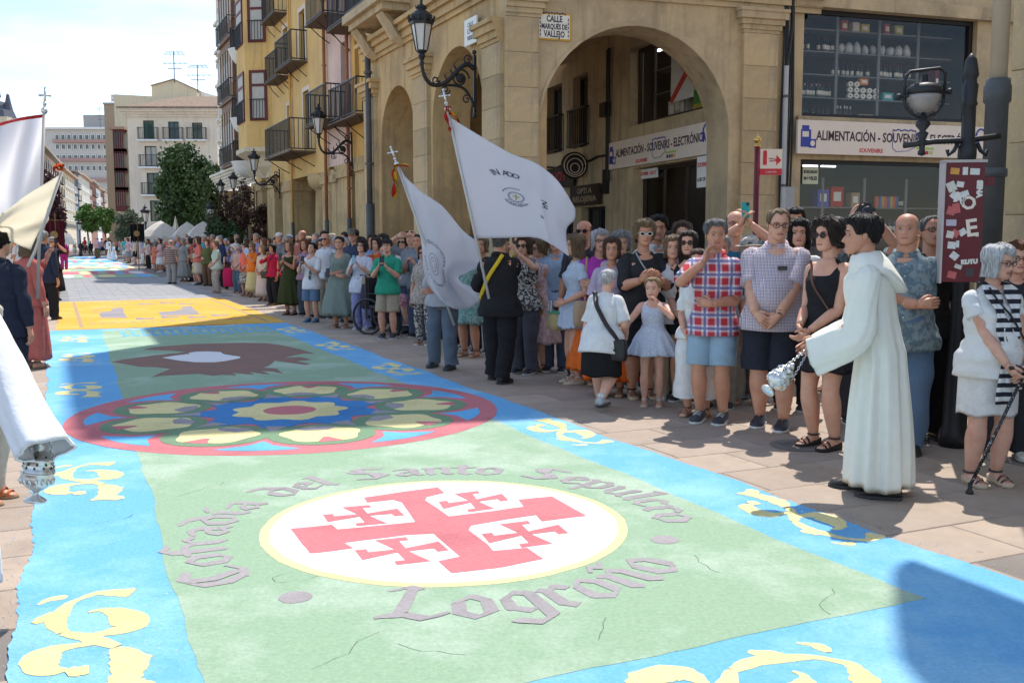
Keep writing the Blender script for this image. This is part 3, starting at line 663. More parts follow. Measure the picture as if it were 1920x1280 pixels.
front(PF, corner, b, 'string_course', M_STONE)
# stone balcony with scrolled railing high on the street side
w0, w1 = PF.px(697, 60)[0], PF.px(770, 60)[0]; hold = empty('stone_balcony', M4=PF.mat()); hold.parent = corner
MB().bb(w0, w1, -.75, -.002, 6.75, 6.95).bb(w0 + .1, w1 - .1, -.62, -.002, 6.6, 6.749).build('balcony_slab', M_STONE2, hold)
for x in (w0 + .45, w1 - .45): MB().tube([(x, -.02, 6.0), (x, -.2, 6.1), (x, -.36, 6.35), (x, -.55, 6.598)], [.14, .16, .15, .13], 6).build('corbel', M_STONE2, hold)
railing(hold, w0 + .08, w1 - .08, .68, 6.95, 1.05, sp=.10)
# upper storeys: masses behind the street walls, above the frame
def mass(name, poly, z0, z1, m, parent):
    return MB().prism(poly, z0, z1).build(name, m, parent)
def pw(pl, w_, d): p = pl.pt(w_, 0, d); return (p[0], p[1])
cx = PE.pt(wS0, 0)[:2]; inn = lambda s, t: tuple(ST(s, t))
mass('upper_storeys', [pw(PF, .0, .01), pw(PE, 6.5, .01), inn(22, 14.2), pw(PF, -5.6, .01)][::1], 8.2, 17.0, M_STONE, corner)
mass('attic', [pw(PF, -.4, 1.0), pw(PE, 6.0, .3), inn(21.5, 13.5), pw(PF, -5.2, 1.0)], 17.0, 19.2, M_STONE, corner)
mass('rear_storeys', [pw(PF, -5.61, .02), inn(22.0, 14), inn(25, 14), pw(PF, far_end, .02)], 8.2, 14.0, M_STONE, corner)
# portico ceiling
MB().prism([pw(PF, -.1, .4), pw(PE, 6.6, .5), inn(27, 12.5), pw(PF, far_end, .4)], 6.3, 6.5).build('portico_ceiling', M_STONE2, corner)
MB().prism([pw(PF, far_end - .4, .3), pw(PF, far_end - .4, 3.6), pw(PF, far_end - .6, 3.6), pw(PF, far_end - .6, .3)], 0, 6.3).build('portico_far_wall', M_STONE, corner)
# street nameplate: tiles on the end wall
x0, z1 = PE.px(1007, 24); x1, z0 = PE.px(1069, 78)
npl = empty_on('street_nameplate', PE, (x0 + x1) / 2, (z0 + z1) / 2, 'white tile nameplate with blue lettering and ochre edge on the sandstone corner', 'nameplate', d=-.03)
W_, H_ = x1 - x0, z1 - z0
M_TILEW = mat('glazed_white_tile', (.74, .72, .64), .25, .06, 9, .03, 40); M_TILEY = mat('glazed_ochre_tile', (.62, .36, .06), .3, .2, 16, .03, 40); M_INK = mat('blue_black_ink', (.035, .03, .06), .5, .1, 20)
MB().bb(-W_ / 2, W_ / 2, 0, .028, -H_ / 2, H_ / 2).build('edge_tiles', M_TILEY, npl)
nx, nz_ = 4, 3; tme = MB().bb(-.5, .5, -.006, .01, -.5, .5).mesh('tile', M_TILEW)
for i in range(nx):
    for j in range(nz_):
        o = link('tile', tme, npl); w_, h_ = (W_ - .05) / nx, (H_ - .05) / nz_; o.scale = (w_ * .985, 1, h_ * .98); o.location = (-W_ / 2 + .025 + w_ * (i + .5), 0, -H_ / 2 + .025 + h_ * (j + .5))
for s_, z, sz, wd in (('CALLE', .13, .15, .30), ('MARQUÉS DE', -.005, .125, .49), ('VALLEJO', -.135, .15, .40)): text_on(npl, s_, 0, z, sz, M_INK, -.0065, wd, bold=.004)
b = MB()
for i in range(9): b.ball((-.2 + .05 * i, -.007, .225 + .012 * (i % 2)), (.022, .003, .014), 6, 4)
b.build('painted_scrollwork', M_INK, npl)
b = MB(); 
for sx in (-1, 1):
    for k in range(5): b.ball((sx * (W_ / 2 - .05), -.007, -.15 + .07 * k), (.010, .003, .03), 6, 4)
b.build('painted_scrollwork', M_INK, npl)
npl2 = empty_on('street_nameplate', PF, PF.px(893, 60)[0], PF.px(893, 60)[1], 'narrow white tile nameplate on the street side of the corner, above the lamp bracket', 'nameplate', d=-.12)
MB().bb(-.3, .3, 0, .03, -.24, .24).build('tile', M_TILEW, npl2)
for s_, z in (('CALLE', .12), ('DE', 0), ('PORTALES', -.12)): text_on(npl2, s_, 0, z, .12, M_INK, -.001, .28)
# ---------------- inner wall of the portico with shop signs
inner = empty('arcade_shopfront', label='shop front under the arcade, with wide upper window and dark doorway', cat='building')
def ipx(u, v): return PI.px(u, v)
hw = [(ipx(1182, 100)[0], .28, ipx(1344, 197)[1], ipx(1300, 60)[1]), (ipx(1187, 350)[0], .28, 0.0, ipx(1343, 292)[1])]
# upper window and doorway, balcony windows farther back
bw_ = [(ipx(1074, 200)[0], ipx(1102, 200)[0]), (ipx(1026, 200)[0], ipx(1054, 200)[0])]
zb0, zb1 = ipx(1090, 276)[1], ipx(1090, 140)[1]
holes = [(hw[0][0], hw[0][1], hw[0][2], 6.0), (hw[1][0], hw[1][1], 0.001, hw[1][3])] + [(a, c, zb0, zb1) for a, c in bw_] + [(ipx(1090, 400)[0], ipx(1135, 400)[0], .001, ipx(1110, 388)[1]), (ipx(1030, 400)[0], ipx(1075, 400)[0], .001, ipx(1060, 390)[1])]
front(PI, inner, holes_wall(MB(), -22, .5, 0, 6.6, holes, 0, .35), 'wall', M_STONE2)
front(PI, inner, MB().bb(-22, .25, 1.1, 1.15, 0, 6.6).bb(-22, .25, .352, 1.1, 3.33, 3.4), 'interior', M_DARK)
hi = empty('window_bay', M4=PI.mat()); hi.parent = inner
window(hi, hw[0][0], hw[0][1], hw[0][2], 6.0, .25, M_DOOR, .09, SHOPGLASS, 0)
window(hi, hw[1][0], hw[1][1], .02, hw[1][3], .3, M_DOOR, .08, SHOPGLASS, 3)
for a, c in bw_:
    window(hi, a, c, zb0, zb1, .25, M_DOOR, .07, GLASSM, 1); railing(hi, a - .1, c + .1, .12, zb0 - .02, 1.0, sp=.12)
window(hi, holes[4][0], holes[4][1], .02, holes[4][3], .25, M_BLACKP, .06, GLASSM, 1); window(hi, holes[5][0], holes[5][1], .02, holes[5][3], .25, M_BLACKP, .06, GLASSM, 1)
hb = MB()
for dx in (0, .06, .11): hb.tube([(ipx(1143 + dx * 60, 0)[0], -.05 - dx * .3, z) for z in (6.2, 5.2, 4.3, 3.0)], .025, 6)
hb.tube([(w_, -.05, 3.62 + .05 * math.sin(w_ * 3)) for w_ in np.linspace(-14, ipx(1143, 0)[0], 16)], .03, 6)
hb.box((ipx(1143, 0)[0], -.1, 4.75), (.34, .16, .34)).bb(ipx(1143, 0)[0] - .12, ipx(1143, 0)[0] + .1, -.1, -.0, 2.7, 3.3); hb.build('cables', M_BLACKP, hi)
flatten(hi)
def tag_goods(o, l, c, g_=None): return tag(o, l, c, g_)
M_SIGNB = mat('sign_cream', (.73, .62, .53), .5, .06, 4, .03, 30); M_SIGNT = mat('sign_plum_ink', (.05, .025, .045), .5, .05, 20); M_BLUEP = mat('sign_blue', (.03, .05, .30), .4, .1, 20); M_REDS = mat('sign_red', (.55, .03, .045), .5, .08, 20); M_GREENS = mat('sign_green', (.35, .52, .12), .5, .08, 20)
def shop_sign(name, pl, u0, u1, vt, vb, label, d=-.08, flip=False):
    w0, zt = pl.px(u0, vt); w1, _ = pl.px(u1, vt); zb = pl.px(u0, vb)[1]; W, Hh = w1 - w0, zt - zb
    t = empty_on(name, pl, (w0 + w1) / 2, (zt + zb) / 2, label, 'shop sign', d=d)
    MB().bb(-W / 2, W / 2, 0, .06, -Hh / 2, Hh / 2).build('panel', M_SIGNB, t)
    o = text_on(t, 'ALIMENTACIÓN - SOUVENIRS - ELECTRÓNICA', .02 * W, .04 * Hh, Hh * .40, M_SIGNT, -.001, W * .86, bold=.006)
    text_on(t, 'SOUVENIRS', -.13 * W, -.36 * Hh, Hh * .17, M_REDS, -.001, W * .12, bold=.003)
    b = MB().bb(-W * .485, -W * .435, -.004, 0, -.30 * Hh, .22 * Hh).bb(-W * .48, -W * .445, -.004, 0, .221 * Hh, .34 * Hh).bb(-W * .445, -W * .41, -.006, -.0041, -.32 * Hh, -.06 * Hh); b.build('milk_carton_picture', M_BLUEP, t)
    b = MB().ball((-W * .427, -.007, -.19 * Hh), (.012 * W, .002, .09 * Hh), 10, 4).bb(-W * .478, -W * .447, -.0055, -.0042, .0, .16 * Hh); b.build('milk_carton_mark', M_SIGNB, t)
    b = MB(); b.tube([(x * W, -.004, (.30 + .02 * math.sin(x * 190)) * Hh) for x in np.linspace(-.02, .10, 24)], .012, 5); b.tube([(.1 * W, -.004, .31 * Hh), (.105 * W, -.004, .1 * Hh), (.1 * W, -.004, -.2 * Hh), (.06 * W, -.004, -.33 * Hh), (.0, -.004, -.36 * Hh), (-.02 * W, -.004, -.25 * Hh), (-.022 * W, -.004, 0), (-.02 * W, -.004, .3 * Hh)], .006, 5); b.build('map_outline', M_BLUEP, t)
    b = MB(); c = (W * .455, .05 * Hh); b.tube([(c[0] + .028 * W * math.cos(a), -.004, c[1] + .12 * Hh + .26 * Hh * math.sin(a)) for a in np.linspace(-.2, math.pi + .2, 14)], .018, 6); b.ball((c[0] - .026 * W, -.005, c[1] - .02 * Hh), (.012 * W, .01, .15 * Hh), 8, 5).ball((c[0] + .028 * W, -.005, c[1] - .02 * Hh), (.012 * W, .01, .15 * Hh), 8, 5); b.build('headphones_picture', M_BLUEP, t)
    MB().bb(.105 * W, .2 * W, -.003, 0, -.27 * Hh, -.2 * Hh).build('label_strip', M_GREENS, t)
    for i in range(4): MB().bb((.115 + .021 * i) * W, (.130 + .021 * i) * W, -.003, 0, -.42 * Hh, -.31 * Hh).build('small_icon', (M_SIGNT, M_BLUEP, M_REDS, M_GREENS)[i], t)
    return t
shop_sign('shop_sign', PI, 1146, 1342.5, 269.5, 319, 'cream shop sign under the arcade, angled beside the dark doorway')
shop_sign('shop_sign', PE, 1488, 1845, 226, 289, 'cream shop sign facing the street beneath the wide stock window', d=-.16)
def board(name, pl, u, v, W, Hh, label, cat, m, lines, d=-.1, tm=None, dep=.04):
    w_, z = pl.px(u, v); t = empty_on(name, pl, w_, z, label, cat, d=d)
    MB().bb(-W / 2, W / 2, 0, dep, -Hh / 2, Hh / 2).build('panel', m, t)
    for s_, zz_, sz, wd, mm in lines: text_on(t, s_, 0, zz_ * Hh, sz * Hh, mm, -.001, wd * W, bold=.004)
    return t
M_TAN = mat('raised_tan_letters', (.40, .31, .2), .5, .1, 20); M_DKB = mat('dark_board', (.035, .026, .022), .5, .2, 8)
board('shop_sign', PI, 1103, 366, 2.0, .52, 'dark board reading optica relojeria deep under the arcade', 'shop sign', M_DKB, [('OPTI A', .2, .38, .5, M_TAN), ('RELOJERIA', -.2, .38, .8, M_TAN)], -.12)
board('shop_sign', PI, 1055, 333, 2.2, .55, 'dark board with red letters deepest under the arcade', 'shop sign', M_DKB, [('NOT', 0, .7, .5, M_REDS)], -.12)
board('notice', PI, 1325, 322, .52, .62, 'white souvenirs notice hanging at the right edge of the arcade doorway', 'notice', M_WHITEP, [('SOUVENIRS', .22, .2, .9, M_REDS), ('A SD CF 4G', -.25, .16, .9, M_SIGNT)], -.08)
board('notice', PI, 1200, 325, .9, .22, 'small white souvenirs strip above the arcade doorway, below the angled sign', 'notice', M_WHITEP, [('SOUVENIRS   A SD CF', 0, .5, .9, M_REDS)], .2)
w_, z = PI.px(1100, 311); rs = empty_on('round_shop_sign', PI, w_, z, 'round dark shop sign with pale rings sticking out under the arcade', 'shop sign', d=-.35)
rs.rotation_euler = (0, 0, 0); rs.matrix_world = Matrix.Translation(PI.pt(w_, z, -.35)) @ Matrix.Rotation(R(12), 4, 'Z')
MB().lathe([(.0, -.07), (.33, -.07), (.35, -.05), (.35, .05), (.33, .07), (0, .07)], n=28).xf(Matrix.Rotation(R(90), 4, 'X')).build('disc', M_DKB, rs, True)
for i, r_ in enumerate((.29, .21, .12)):
    MB().tube([(r_ * math.cos(a), -.075, r_ * math.sin(a) - (.29 - r_) * .4) for a in np.linspace(0, 6.2, 24)], .012, 5).build('ring', M_SIGNB, rs)
# ---------------- shop front facing the street (same wall line as the arch)
shop = empty('shop_building', label='stone shop front with stocked upper window beside the arcade arch', cat='building')
def spx(u, v): return PE.px(u, v)
uw = (spx(1508, 100)[0], spx(1833, 100)[0]); uz = (spx(1508, 218)[1], spx(1510, 12)[1])
lw = (spx(1500, 400)[0], spx(1835, 400)[0]); lz = (.45, spx(1500, 298)[1])
sh = [(uw[0], uw[1], uz[0], uz[1]), (lw[0], lw[1], lz[0], lz[1])]
front(PE, shop, holes_wall(MB(), wS0 + .002, wEnd, 0, 9.0, sh, .03, .3), 'wall', M_STONE2)
hs = empty('shop_window', M4=PE.mat()); hs.parent = shop
window(hs, *sh[0], .2, M_BLACKP, .09, SHOPGLASS, 0); window(hs, *sh[1], .2, M_BLACKP, .07, SHOPGLASS, 0)
MB().bb(uw[0] - .12, uw[1] + .12, -.06, .03, uz[0] - .12, uz[0] - .002).build('sill', M_STONE2, hs)
MB().bb(wS0, wEnd, -.12, .03, 6.05, 6.3).build('string_course', M_STONE2, hs)
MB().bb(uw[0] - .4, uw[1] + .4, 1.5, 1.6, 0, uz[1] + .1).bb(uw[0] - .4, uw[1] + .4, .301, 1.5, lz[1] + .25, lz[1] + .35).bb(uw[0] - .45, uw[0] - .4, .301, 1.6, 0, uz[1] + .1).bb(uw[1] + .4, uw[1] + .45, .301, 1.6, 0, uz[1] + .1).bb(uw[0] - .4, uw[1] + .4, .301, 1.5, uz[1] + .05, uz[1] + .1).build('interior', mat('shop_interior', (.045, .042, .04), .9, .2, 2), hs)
# shelving and goods: things of their own
M_SHELF = mat('grey_shelf_steel', (.15, .155, .16), .5, .1, 6)
def shelving(pl, w0, w1, zs, d0, d1, label, ups):
    t = empty_on('shelving', pl, 0, 0, label, 'shelf')
    for z in zs: MB().bb(w0, w1, d0, d1, z - .025, z).build('shelf', M_SHELF, t)
    b = MB()
    for x in ups:
        b.bb(x - .03, x + .03, d0 - .01, d0 + .03, zs[0], zs[-1] + .6)
    b.build('upright', M_SHELF, t); return t
zU = [spx(1600, v)[1] for v in (205, 160, 93, 65)]; zU = [uz[0] + .05, uz[0] + .5, uz[0] + .96, uz[0] + 1.42, uz[0] + 1.86]
ups = [spx(u, 100)[0] for u in (1510, 1542, 1612, 1693, 1768)]
shelving(PE, uw[0], uw[1], zU, .75, 1.2, 'grey steel shelving full of bottles behind the upper shop window', ups)
def bottle_mesh(m1, m2, m3):
    return MB().lathe([(0, 0), (.036, 0), (.037, .01), (.037, .18), (.014, .235), (.013, .29), (.015, .292), (.015, .305), (0, .305)], n=8).lathe([(.0375, .05), (.0385, .05), (.0385, .14), (.0375, .14)], n=8, m=1).lathe([(.0135, .25), (.0155, .25), (.0155, .307), (0, .307)], n=8, m=2).mesh('wine_bottle', [m1, m2, m3], True)
BG = mat('bottle_glass', (.012, .014, .012), .12, .05, 10, spec=.5); BL = mat('bottle_label', (.68, .66, .6), .7, .05, 20); BL2 = mat('bottle_red_label', (.4, .05, .05), .7, .05, 20); CAPS = mat('bottle_capsule', (.1, .02, .03), .4, .05, 20)
bm1, bm2 = bottle_mesh(BG, BL, CAPS), bottle_mesh(BG, BL2, BL)
ORD = ['first', 'second', 'third', 'fourth', 'fifth', 'sixth', 'seventh', 'eighth', 'ninth', 'tenth', 'eleventh', 'twelfth', 'thirteenth', 'fourteenth']
def goods(me, pl, u0, u1, n, z, d, name, label, cat, group, jit=.01):
    for i in range(n):
        lb = label + (', %s from left' % ORD[i] if n > 2 else ', %s one' % ('left', 'right')[i])
        w_ = pl.px(u0 + (u1 - u0) * (i + .5) / n, 100)[0]; p = pl.pt(w_ + random.uniform(-jit, jit), z, d + random.uniform(-.04, .04)); o = link(name, me, None, p, random.uniform(0, 6)); tag(o, lb, cat, group)
S1, S2, S3, S4, S5 = zU
goods(bm1, PE, 1548, 1566, 2, S4, .85, 'wine_bottle', 'wine bottle of a pair on the upper left shelf of the stock window', 'bottle', 'pair of wine bottles upper left')
goods(bm1, PE, 1580, 1612, 5, S4, .85, 'wine_bottle', 'white labelled bottle in the row of five, upper middle', 'bottle', 'five wine bottles upper middle')
goods(bm1, PE, 1546, 1610, 10, S2 + .0, .85, 'wine_bottle', 'white labelled bottle left of the toilet rolls', 'bottle', 'long row of wine bottles')
goods(bm2, PE, 1546, 1600, 7, S2, 1.0, 'wine_bottle', 'red labelled bottle behind the long row', 'bottle', 'red labelled bottles behind')
goods(bm2, PE, 1618, 1652, 5, S1 + .46 - .46, .85, 'wine_bottle', 'red labelled wine bottle on the lowest shelf in the stock window', 'bottle', 'red labelled bottles on the lowest shelf')
mug = MB().lathe([(0, 0), (.042, 0), (.045, .1), (.04, .1), (.038, .01), (0, .01)], n=10).tube([(.045, 0, .02), (.075, 0, .03), (.075, 0, .07), (.045, 0, .085)], .007, 5).mesh('mug', [mat('mug_glaze', (.55, .55, .62), .3, .3, 30)], True)
goods(mug, PE, 1509, 1540, 4, S3, .82, 'mug', 'pale printed mug on the upper of the two mug shelves', 'mug', 'mugs on the upper mug shelf'); goods(mug, PE, 1509, 1540, 4, S2, .82, 'mug', 'pale printed mug on the lower of the two mug shelves', 'mug', 'mugs on the lower mug shelf')
roll = MB().rings([[(r_ * math.cos(a), y, r_ * math.sin(a)) for a in np.linspace(0, 2 * math.pi, 13)[:-1]] for r_, y in ((.02, .02), (.02, -.05), (.055, -.05), (.058, -.04), (.058, .06))], False).mesh('toilet_roll', [mat('tissue_white', (.72, .70, .64), .9, .08, 20, .2, 60)], True)
for r_ in range(3):
    n = 5 if r_ < 2 else 2
    for i in range(n):
        w_ = spx(1642 + 12.4 * i, 100)[0]; o = link('toilet_roll', roll, None, PE.pt(w_, S2 + .06 + .118 * r_, .80)); tag(o, 'toilet roll in the stock window stack, %s row up, %s from left' % (ORD[r_], ORD[i]), 'toilet roll', 'stacked toilet rolls')
def carton(pl, u, z, d, W, D, Hh, col, label, cat='box', rz=0):
    w_ = pl.px(u, 100)[0]; b = MB().bb(-W / 2, W / 2, -D / 2, D / 2, 0, Hh).bb(-W / 2 + .01, W / 2 - .01, -.012, .012, Hh - .001, Hh + .003).bb(-W * .3, W * .3, -D / 2 - .002, -D / 2 + .01, Hh * .3, Hh * .75, 1)
    o = b.build('carton', [mat('carton_%s' % label[:12].replace(' ', '_'), col, .7, .12, 12), BL]); o.matrix_world = Matrix.Translation(pl.pt(w_, z, d)) @ Matrix.Rotation(pl.ang + rz, 4, 'Z'); return tag(o, label, cat)
carton(PE, 1668, S2 + .30, .82, .2, .1, .12, (.6, .22, .05), 'orange packet lying on top of the toilet rolls')
carton(PE, 1630, S5, .9, .16, .15, .22, (.5, .05, .05), 'red carton at the left of the top stock shelf')
carton(PE, 1652, S5, .9, .16, .15, .2, (.65, .62, .58), 'white carton beside the red one on the top stock shelf')
carton(PE, 1670, S5, .9, .2, .15, .18, (.5, .42, .1), 'yellow multipack in the middle of the top stock shelf')
carton(PE, 1712, S5, .9, .14, .15, .22, (.45, .06, .06), 'red striped carton right of the middle on the top stock shelf')
carton(PE, 1735, S5, .9, .2, .15, .2, (.4, .44, .1), 'green and yellow bag at the right of the top stock shelf')
carton(PE, 1672, S1, .85, .36, .2, .14, (.42, .32, .2), 'open brown cardboard box on the lowest stock shelf')
carton(PE, 1715, S2 + .0, .85, .26, .16, .16, (.05, .32, .33), 'teal packet right of the toilet rolls')
carton(PE, 1640, S1, 1.0, .3, .1, .04, (.62, .62, .6), 'flat white packets at the bottom of the stock window')
carton(PE, 1788, S1 + .15, .6, .1, .3, 1.0, (.12, .015, .02), 'tall dark red carton at the right of the stock window')
goods(bm1, PE, 1702, 1766, 9, S3, .9, 'wine_bottle', 'dark bottle on the middle shelf right of the toilet rolls', 'bottle', 'bottles right of the toilet rolls'); goods(bm2, PE, 1770, 1822, 6, S2, .9, 'wine_bottle', 'bottle on the right end of the stock shelves', 'bottle', 'bottles at the right end'); goods(bm1, PE, 1548, 1608, 8, S1, .9, 'wine_bottle', 'bottle on the lowest stock shelf at the left', 'bottle', 'bottles lowest left'); goods(bm1, PE, 1615, 1690, 8, S3, 1.0, 'wine_bottle', 'dark bottle above the toilet roll stack', 'bottle', 'bottles above the rolls')
bag = mat('clear_plastic_bags', (.45, .46, .47), .25, .3, 14, .6, 30)
for i in range(9):
    w_ = spx(1626 + 16 * i, 100)[0]; b = MB().ball((0, 0, .1), (.09, .1, .11 + .02 * (i % 3)), 9, 6); b.v = [(x * (1 + .2 * math.sin(9 * z + i)), y, max(z, 0) * (1 + .1 * math.sin(20 * x + i))) for x, y, z in b.v]
    o = b.build('plastic_bag', bag, None, True, PE.pt(w_, S4, .9)); tag(o, 'clear bag of plastic ware above the toilet rolls, %s from left' % ORD[i], 'bag', 'clear bags in the stock window')
# lower window: shelf with bottles, posters
zl = [.7, 1.3, 1.72, 2.25]
shelving(PE, lw[0], lw[1], zl, .7, 1.15, 'dark shelving of snacks and bottles behind the lower shop window', [spx(u, 400)[0] for u in (1512, 1580, 1660, 1740, 1826)])
goods(bm1, PE, 1662, 1740, 14, zl[2], .8, 'wine_bottle', 'white labelled bottle on the lower window counter', 'bottle', 'bottles on the counter shelf')
goods(bm1, PE, 1735, 1765, 5, zl[3], .9, 'wine_bottle', 'dark bottle, top shelf of the lower window', 'bottle', 'bottles on the top lower shelf')
snack = [MB().add([(-.09, -.03, 0), (.09, -.03, 0), (.09, .03, 0), (-.09, .03, 0), (-.08, -.045, .12), (.08, -.045, .12), (.08, .045, .12), (-.08, .045, .12), (-.09, -.008, .25), (.09, -.008, .25), (.09, .008, .25), (-.09, .008, .25)], [(0, 1, 5, 4), (1, 2, 6, 5), (2, 3, 7, 6), (3, 0, 4, 7), (4, 5, 9, 8), (5, 6, 10, 9), (6, 7, 11, 10), (7, 4, 8, 11), (8, 9, 10, 11)]).mesh('snack_bag', [mat('snack_%d' % i, c, .35, .35, 20)], True) for i, c in enumerate(((.6, .57, .52), (.5, .06, .05), (.1, .3, .1), (.6, .3, .05), (.5, .5, .55)))]
for i in range(12):
    w_ = spx(1518 + 12.5 * i, 400)[0]; o = link('snack_bag', snack[(i * 3) % 5], None, PE.pt(w_, zl[2], .78 + .03 * (i % 2)), PE.ang); tag(o, 'shiny snack bag in the lower shop window, %s from left' % ORD[i], 'snack bag', 'snack bags on the lower shelf')
can = [MB().lathe([(0, 0), (.05, 0), (.052, .01), (.052, .22), (.045, .24), (0, .24)], n=9).mesh('snack_tube', [mat('tube_%d' % i, c, .4, .2, 20)], True) for i, c in enumerate(((.55, .12, .05), (.08, .12, .35), (.5, .32, .08)))]
for i in range(8):
    w_ = spx(1692 + 5.5 * i, 400)[0]; tag(link('snack_tube', can[i % 3], None, PE.pt(w_, zl[3], .85)), 'crisp tube on the top shelf of the lower window, %s from left' % ORD[i], 'snack tube', 'crisp tubes on the top shelf')
carton(PE, 1592, zl[3], .8, .26, .2, .36, (.08, .1, .45), 'blue and yellow display box in the lower shop window'); carton(PE, 1625, zl[3], .9, .3, .2, .42, (.45, .03, .03), 'red display box in the lower shop window'); carton(PE, 1655, zl[3] , .8, .2, .2, .3, (.35, .26, .16), 'brown carton in the lower shop window')
board('notice', PE, 1529, 328, .36, .34, 'pale notice reading se recargan móviles taped inside the lower shop window', 'notice', mat('pale_green_paper', (.55, .58, .42), .8, .06, 9), [('SE RECARGAN', .2, .24, .88, M_SIGNT), ('MÓVILES', -.18, .28, .85, M_SIGNT)], .17, dep=.01)
b = MB()
tube_l = mat('lit_tube', (.9, .95, 1), .5, 0, 1, emit=3.0)
for u in (1532, 1570, 1605):
    w_ = spx(u, 300)[0]; b.bb(w_ - .17, w_ + .17, .9, .94, lz[1] - .07, lz[1] - .04)
o = b.build('ceiling_tube_light', tube_l, hs)
flatten(hs)
# arcade window goods: flags and boxes
fl = empty_on('hanging_flag', PI, *PI.px(1265, 130), 'white flag with a red saltire hung inside the arcade window', 'flag', d=.30)
MB().bb(-.75, .75, 0, .012, -.6, .55).build('cloth', cloth((.72, .7, .66)), fl); q = MB()
for s_ in (-1, 1): q.wallpoly([(-.75 * s_, -.6), (-.62 * s_, -.6), (.75 * s_, .45), (.75 * s_, .55), (.62 * s_, .55), (-.75 * s_, -.5)][::s_], -.004 - .002 * s_, .0)
q.build('saltire', cloth((.6, .07, .06)), fl)
fl = empty_on('hanging_flag', PI, *PI.px(1308, 150), 'striped green and yellow flag hung inside the arcade window', 'flag', d=.29)
for i, c in enumerate(((.45, .06, .06), (.5, .48, .45), (.08, .26, .08), (.45, .36, .05))): MB().bb(-.7, .7, 0, .012, .5 - .3 * (i + 1), .5 - .3 * i - .001).build('stripe', cloth(c), fl)
shelving(PI, hw[0][0], .1, [hw[0][2] + .1, hw[0][2] + .75, hw[0][2] + 1.3], .6, .95, 'brown shelves of cups and boxes behind the arcade window', [hw[0][0] + .1, hw[0][0] + 1.6, hw[0][0] + 3])
for i, u in enumerate((1216, 1226, 1236)): carton(PI, u, hw[0][2] + .1, .7, .34, .2, .4 + .15 * (i % 2), (.5, .46, .4), ('white box at the left of the arcade window', 'taller white box second in the arcade window', 'white box third in the arcade window')[i])
for i in range(9): tag(link('mug', mug, None, PI.pt(PI.px(1258 + 8 * i, 170)[0], hw[0][2] + .75, .7)), 'pale mug on the shelf of the arcade window, %s from left' % ORD[i], 'mug', 'mugs in the arcade window')
MB().bb(hw[0][0] + .4, .1, .5, .55, 5.9, 5.95).bb(hw[1][0] + .5, .0, .6, .65, 3.2, 3.25).xf(PI.mat()).build('ceiling_tube_light', tube_l, inner)  # upper tube is added to brighten the flags; lower stands for the doorway pendant
# pipes and cables on the wall between arch and shop
pip = empty_on('drain_pipe', PE, PE.px(1449, 200)[0] + .22, 0, 'pale grey conduit pipe running up beside the right pilaster', 'pipe', d=-.09)
MB().tube([(0, 0, 0), (0, 0, 4.9)], .05, 10).build('pipe', M_PIPEC if False else mat('pale_grey_pipe', (.42, .42, .43), .5, .1, 6), pip)
MB().tube([(0, 0, 4.9), (.02, 0, 5.0), (.1, .0, 5.6), (.12, 0, 8)], .035, 8).build('cable', M_BLACKP, pip)
for z in (.8, 2.6, 4.3): MB().lathe([(.05, 0), (.062, 0), (.062, .05), (.05, .05)], (0, 0, z), 10).build('clamp', M_PIPEG, pip)
for i, (du, la) in enumerate(((1466, 'left black cable bundle hanging down between pilaster and shop window'), (1478, 'right black cable bundle ending at a grey box by the shop window'))):
    t = empty_on('cable_bundle', PE, PE.px(du, 200)[0], 0, la, 'cable', d=-.06); rr = random.Random(i)
    b = MB()
    for k in range(3): b.tube([(.035 * (k - 1) + .02 * math.sin(z * 1.3 + k + i), -.01 * k, z) for z in np.linspace(1.6 if i == 0 else 2.6, 8, 16)], .022, 6)
    b.build('cable', M_BLACKP, t)
    if i: MB().bb(-.09, .12, -.06, .03, 1.9, 2.6).bb(-.06, .07, -.04, .02, 0, 1.9).build('junction_box', mat('grey_box', (.33, .34, .35), .5, .1, 8), t)
# ------------------------------------------------------------------ the rest of the street
PG = Plane(tuple(ST(0, 9.0)), TH - R(90))
def gx(u): return PG.px(u, 300)[0]
def gz(u, v): return PG.px(u, v)[1]
def at_plane(pl, thing):                                             # parts of a thing given directly in the wall's frame
    thing.matrix_basis = pl.mat(); return thing
def pipe(u, m, label, z0=0.0, z1=12, d=-.12, r=.055, pl=PG, boot=2.2, bm=None):
    t = empty_on('drain_pipe', pl, pl.px(u, 300)[0], 0, label, 'pipe', d=d)
    MB().tube([(0, 0, boot), (0, 0, z1)], r, 8).build('pipe', m, t, True)
    MB().tube([(0, 0, z0), (0, 0, boot + .06)], r * 1.35, 8).build('boot', bm or M_PIPEG, t, True)
    b = MB()
    for z in np.arange(boot + 1, z1, 2.2): b.lathe([(r, 0), (r * 1.4, 0), (r * 1.4, .06), (r, .06)], (0, 0, z), 8)
    b.build('clamp', bm or m, t); return t
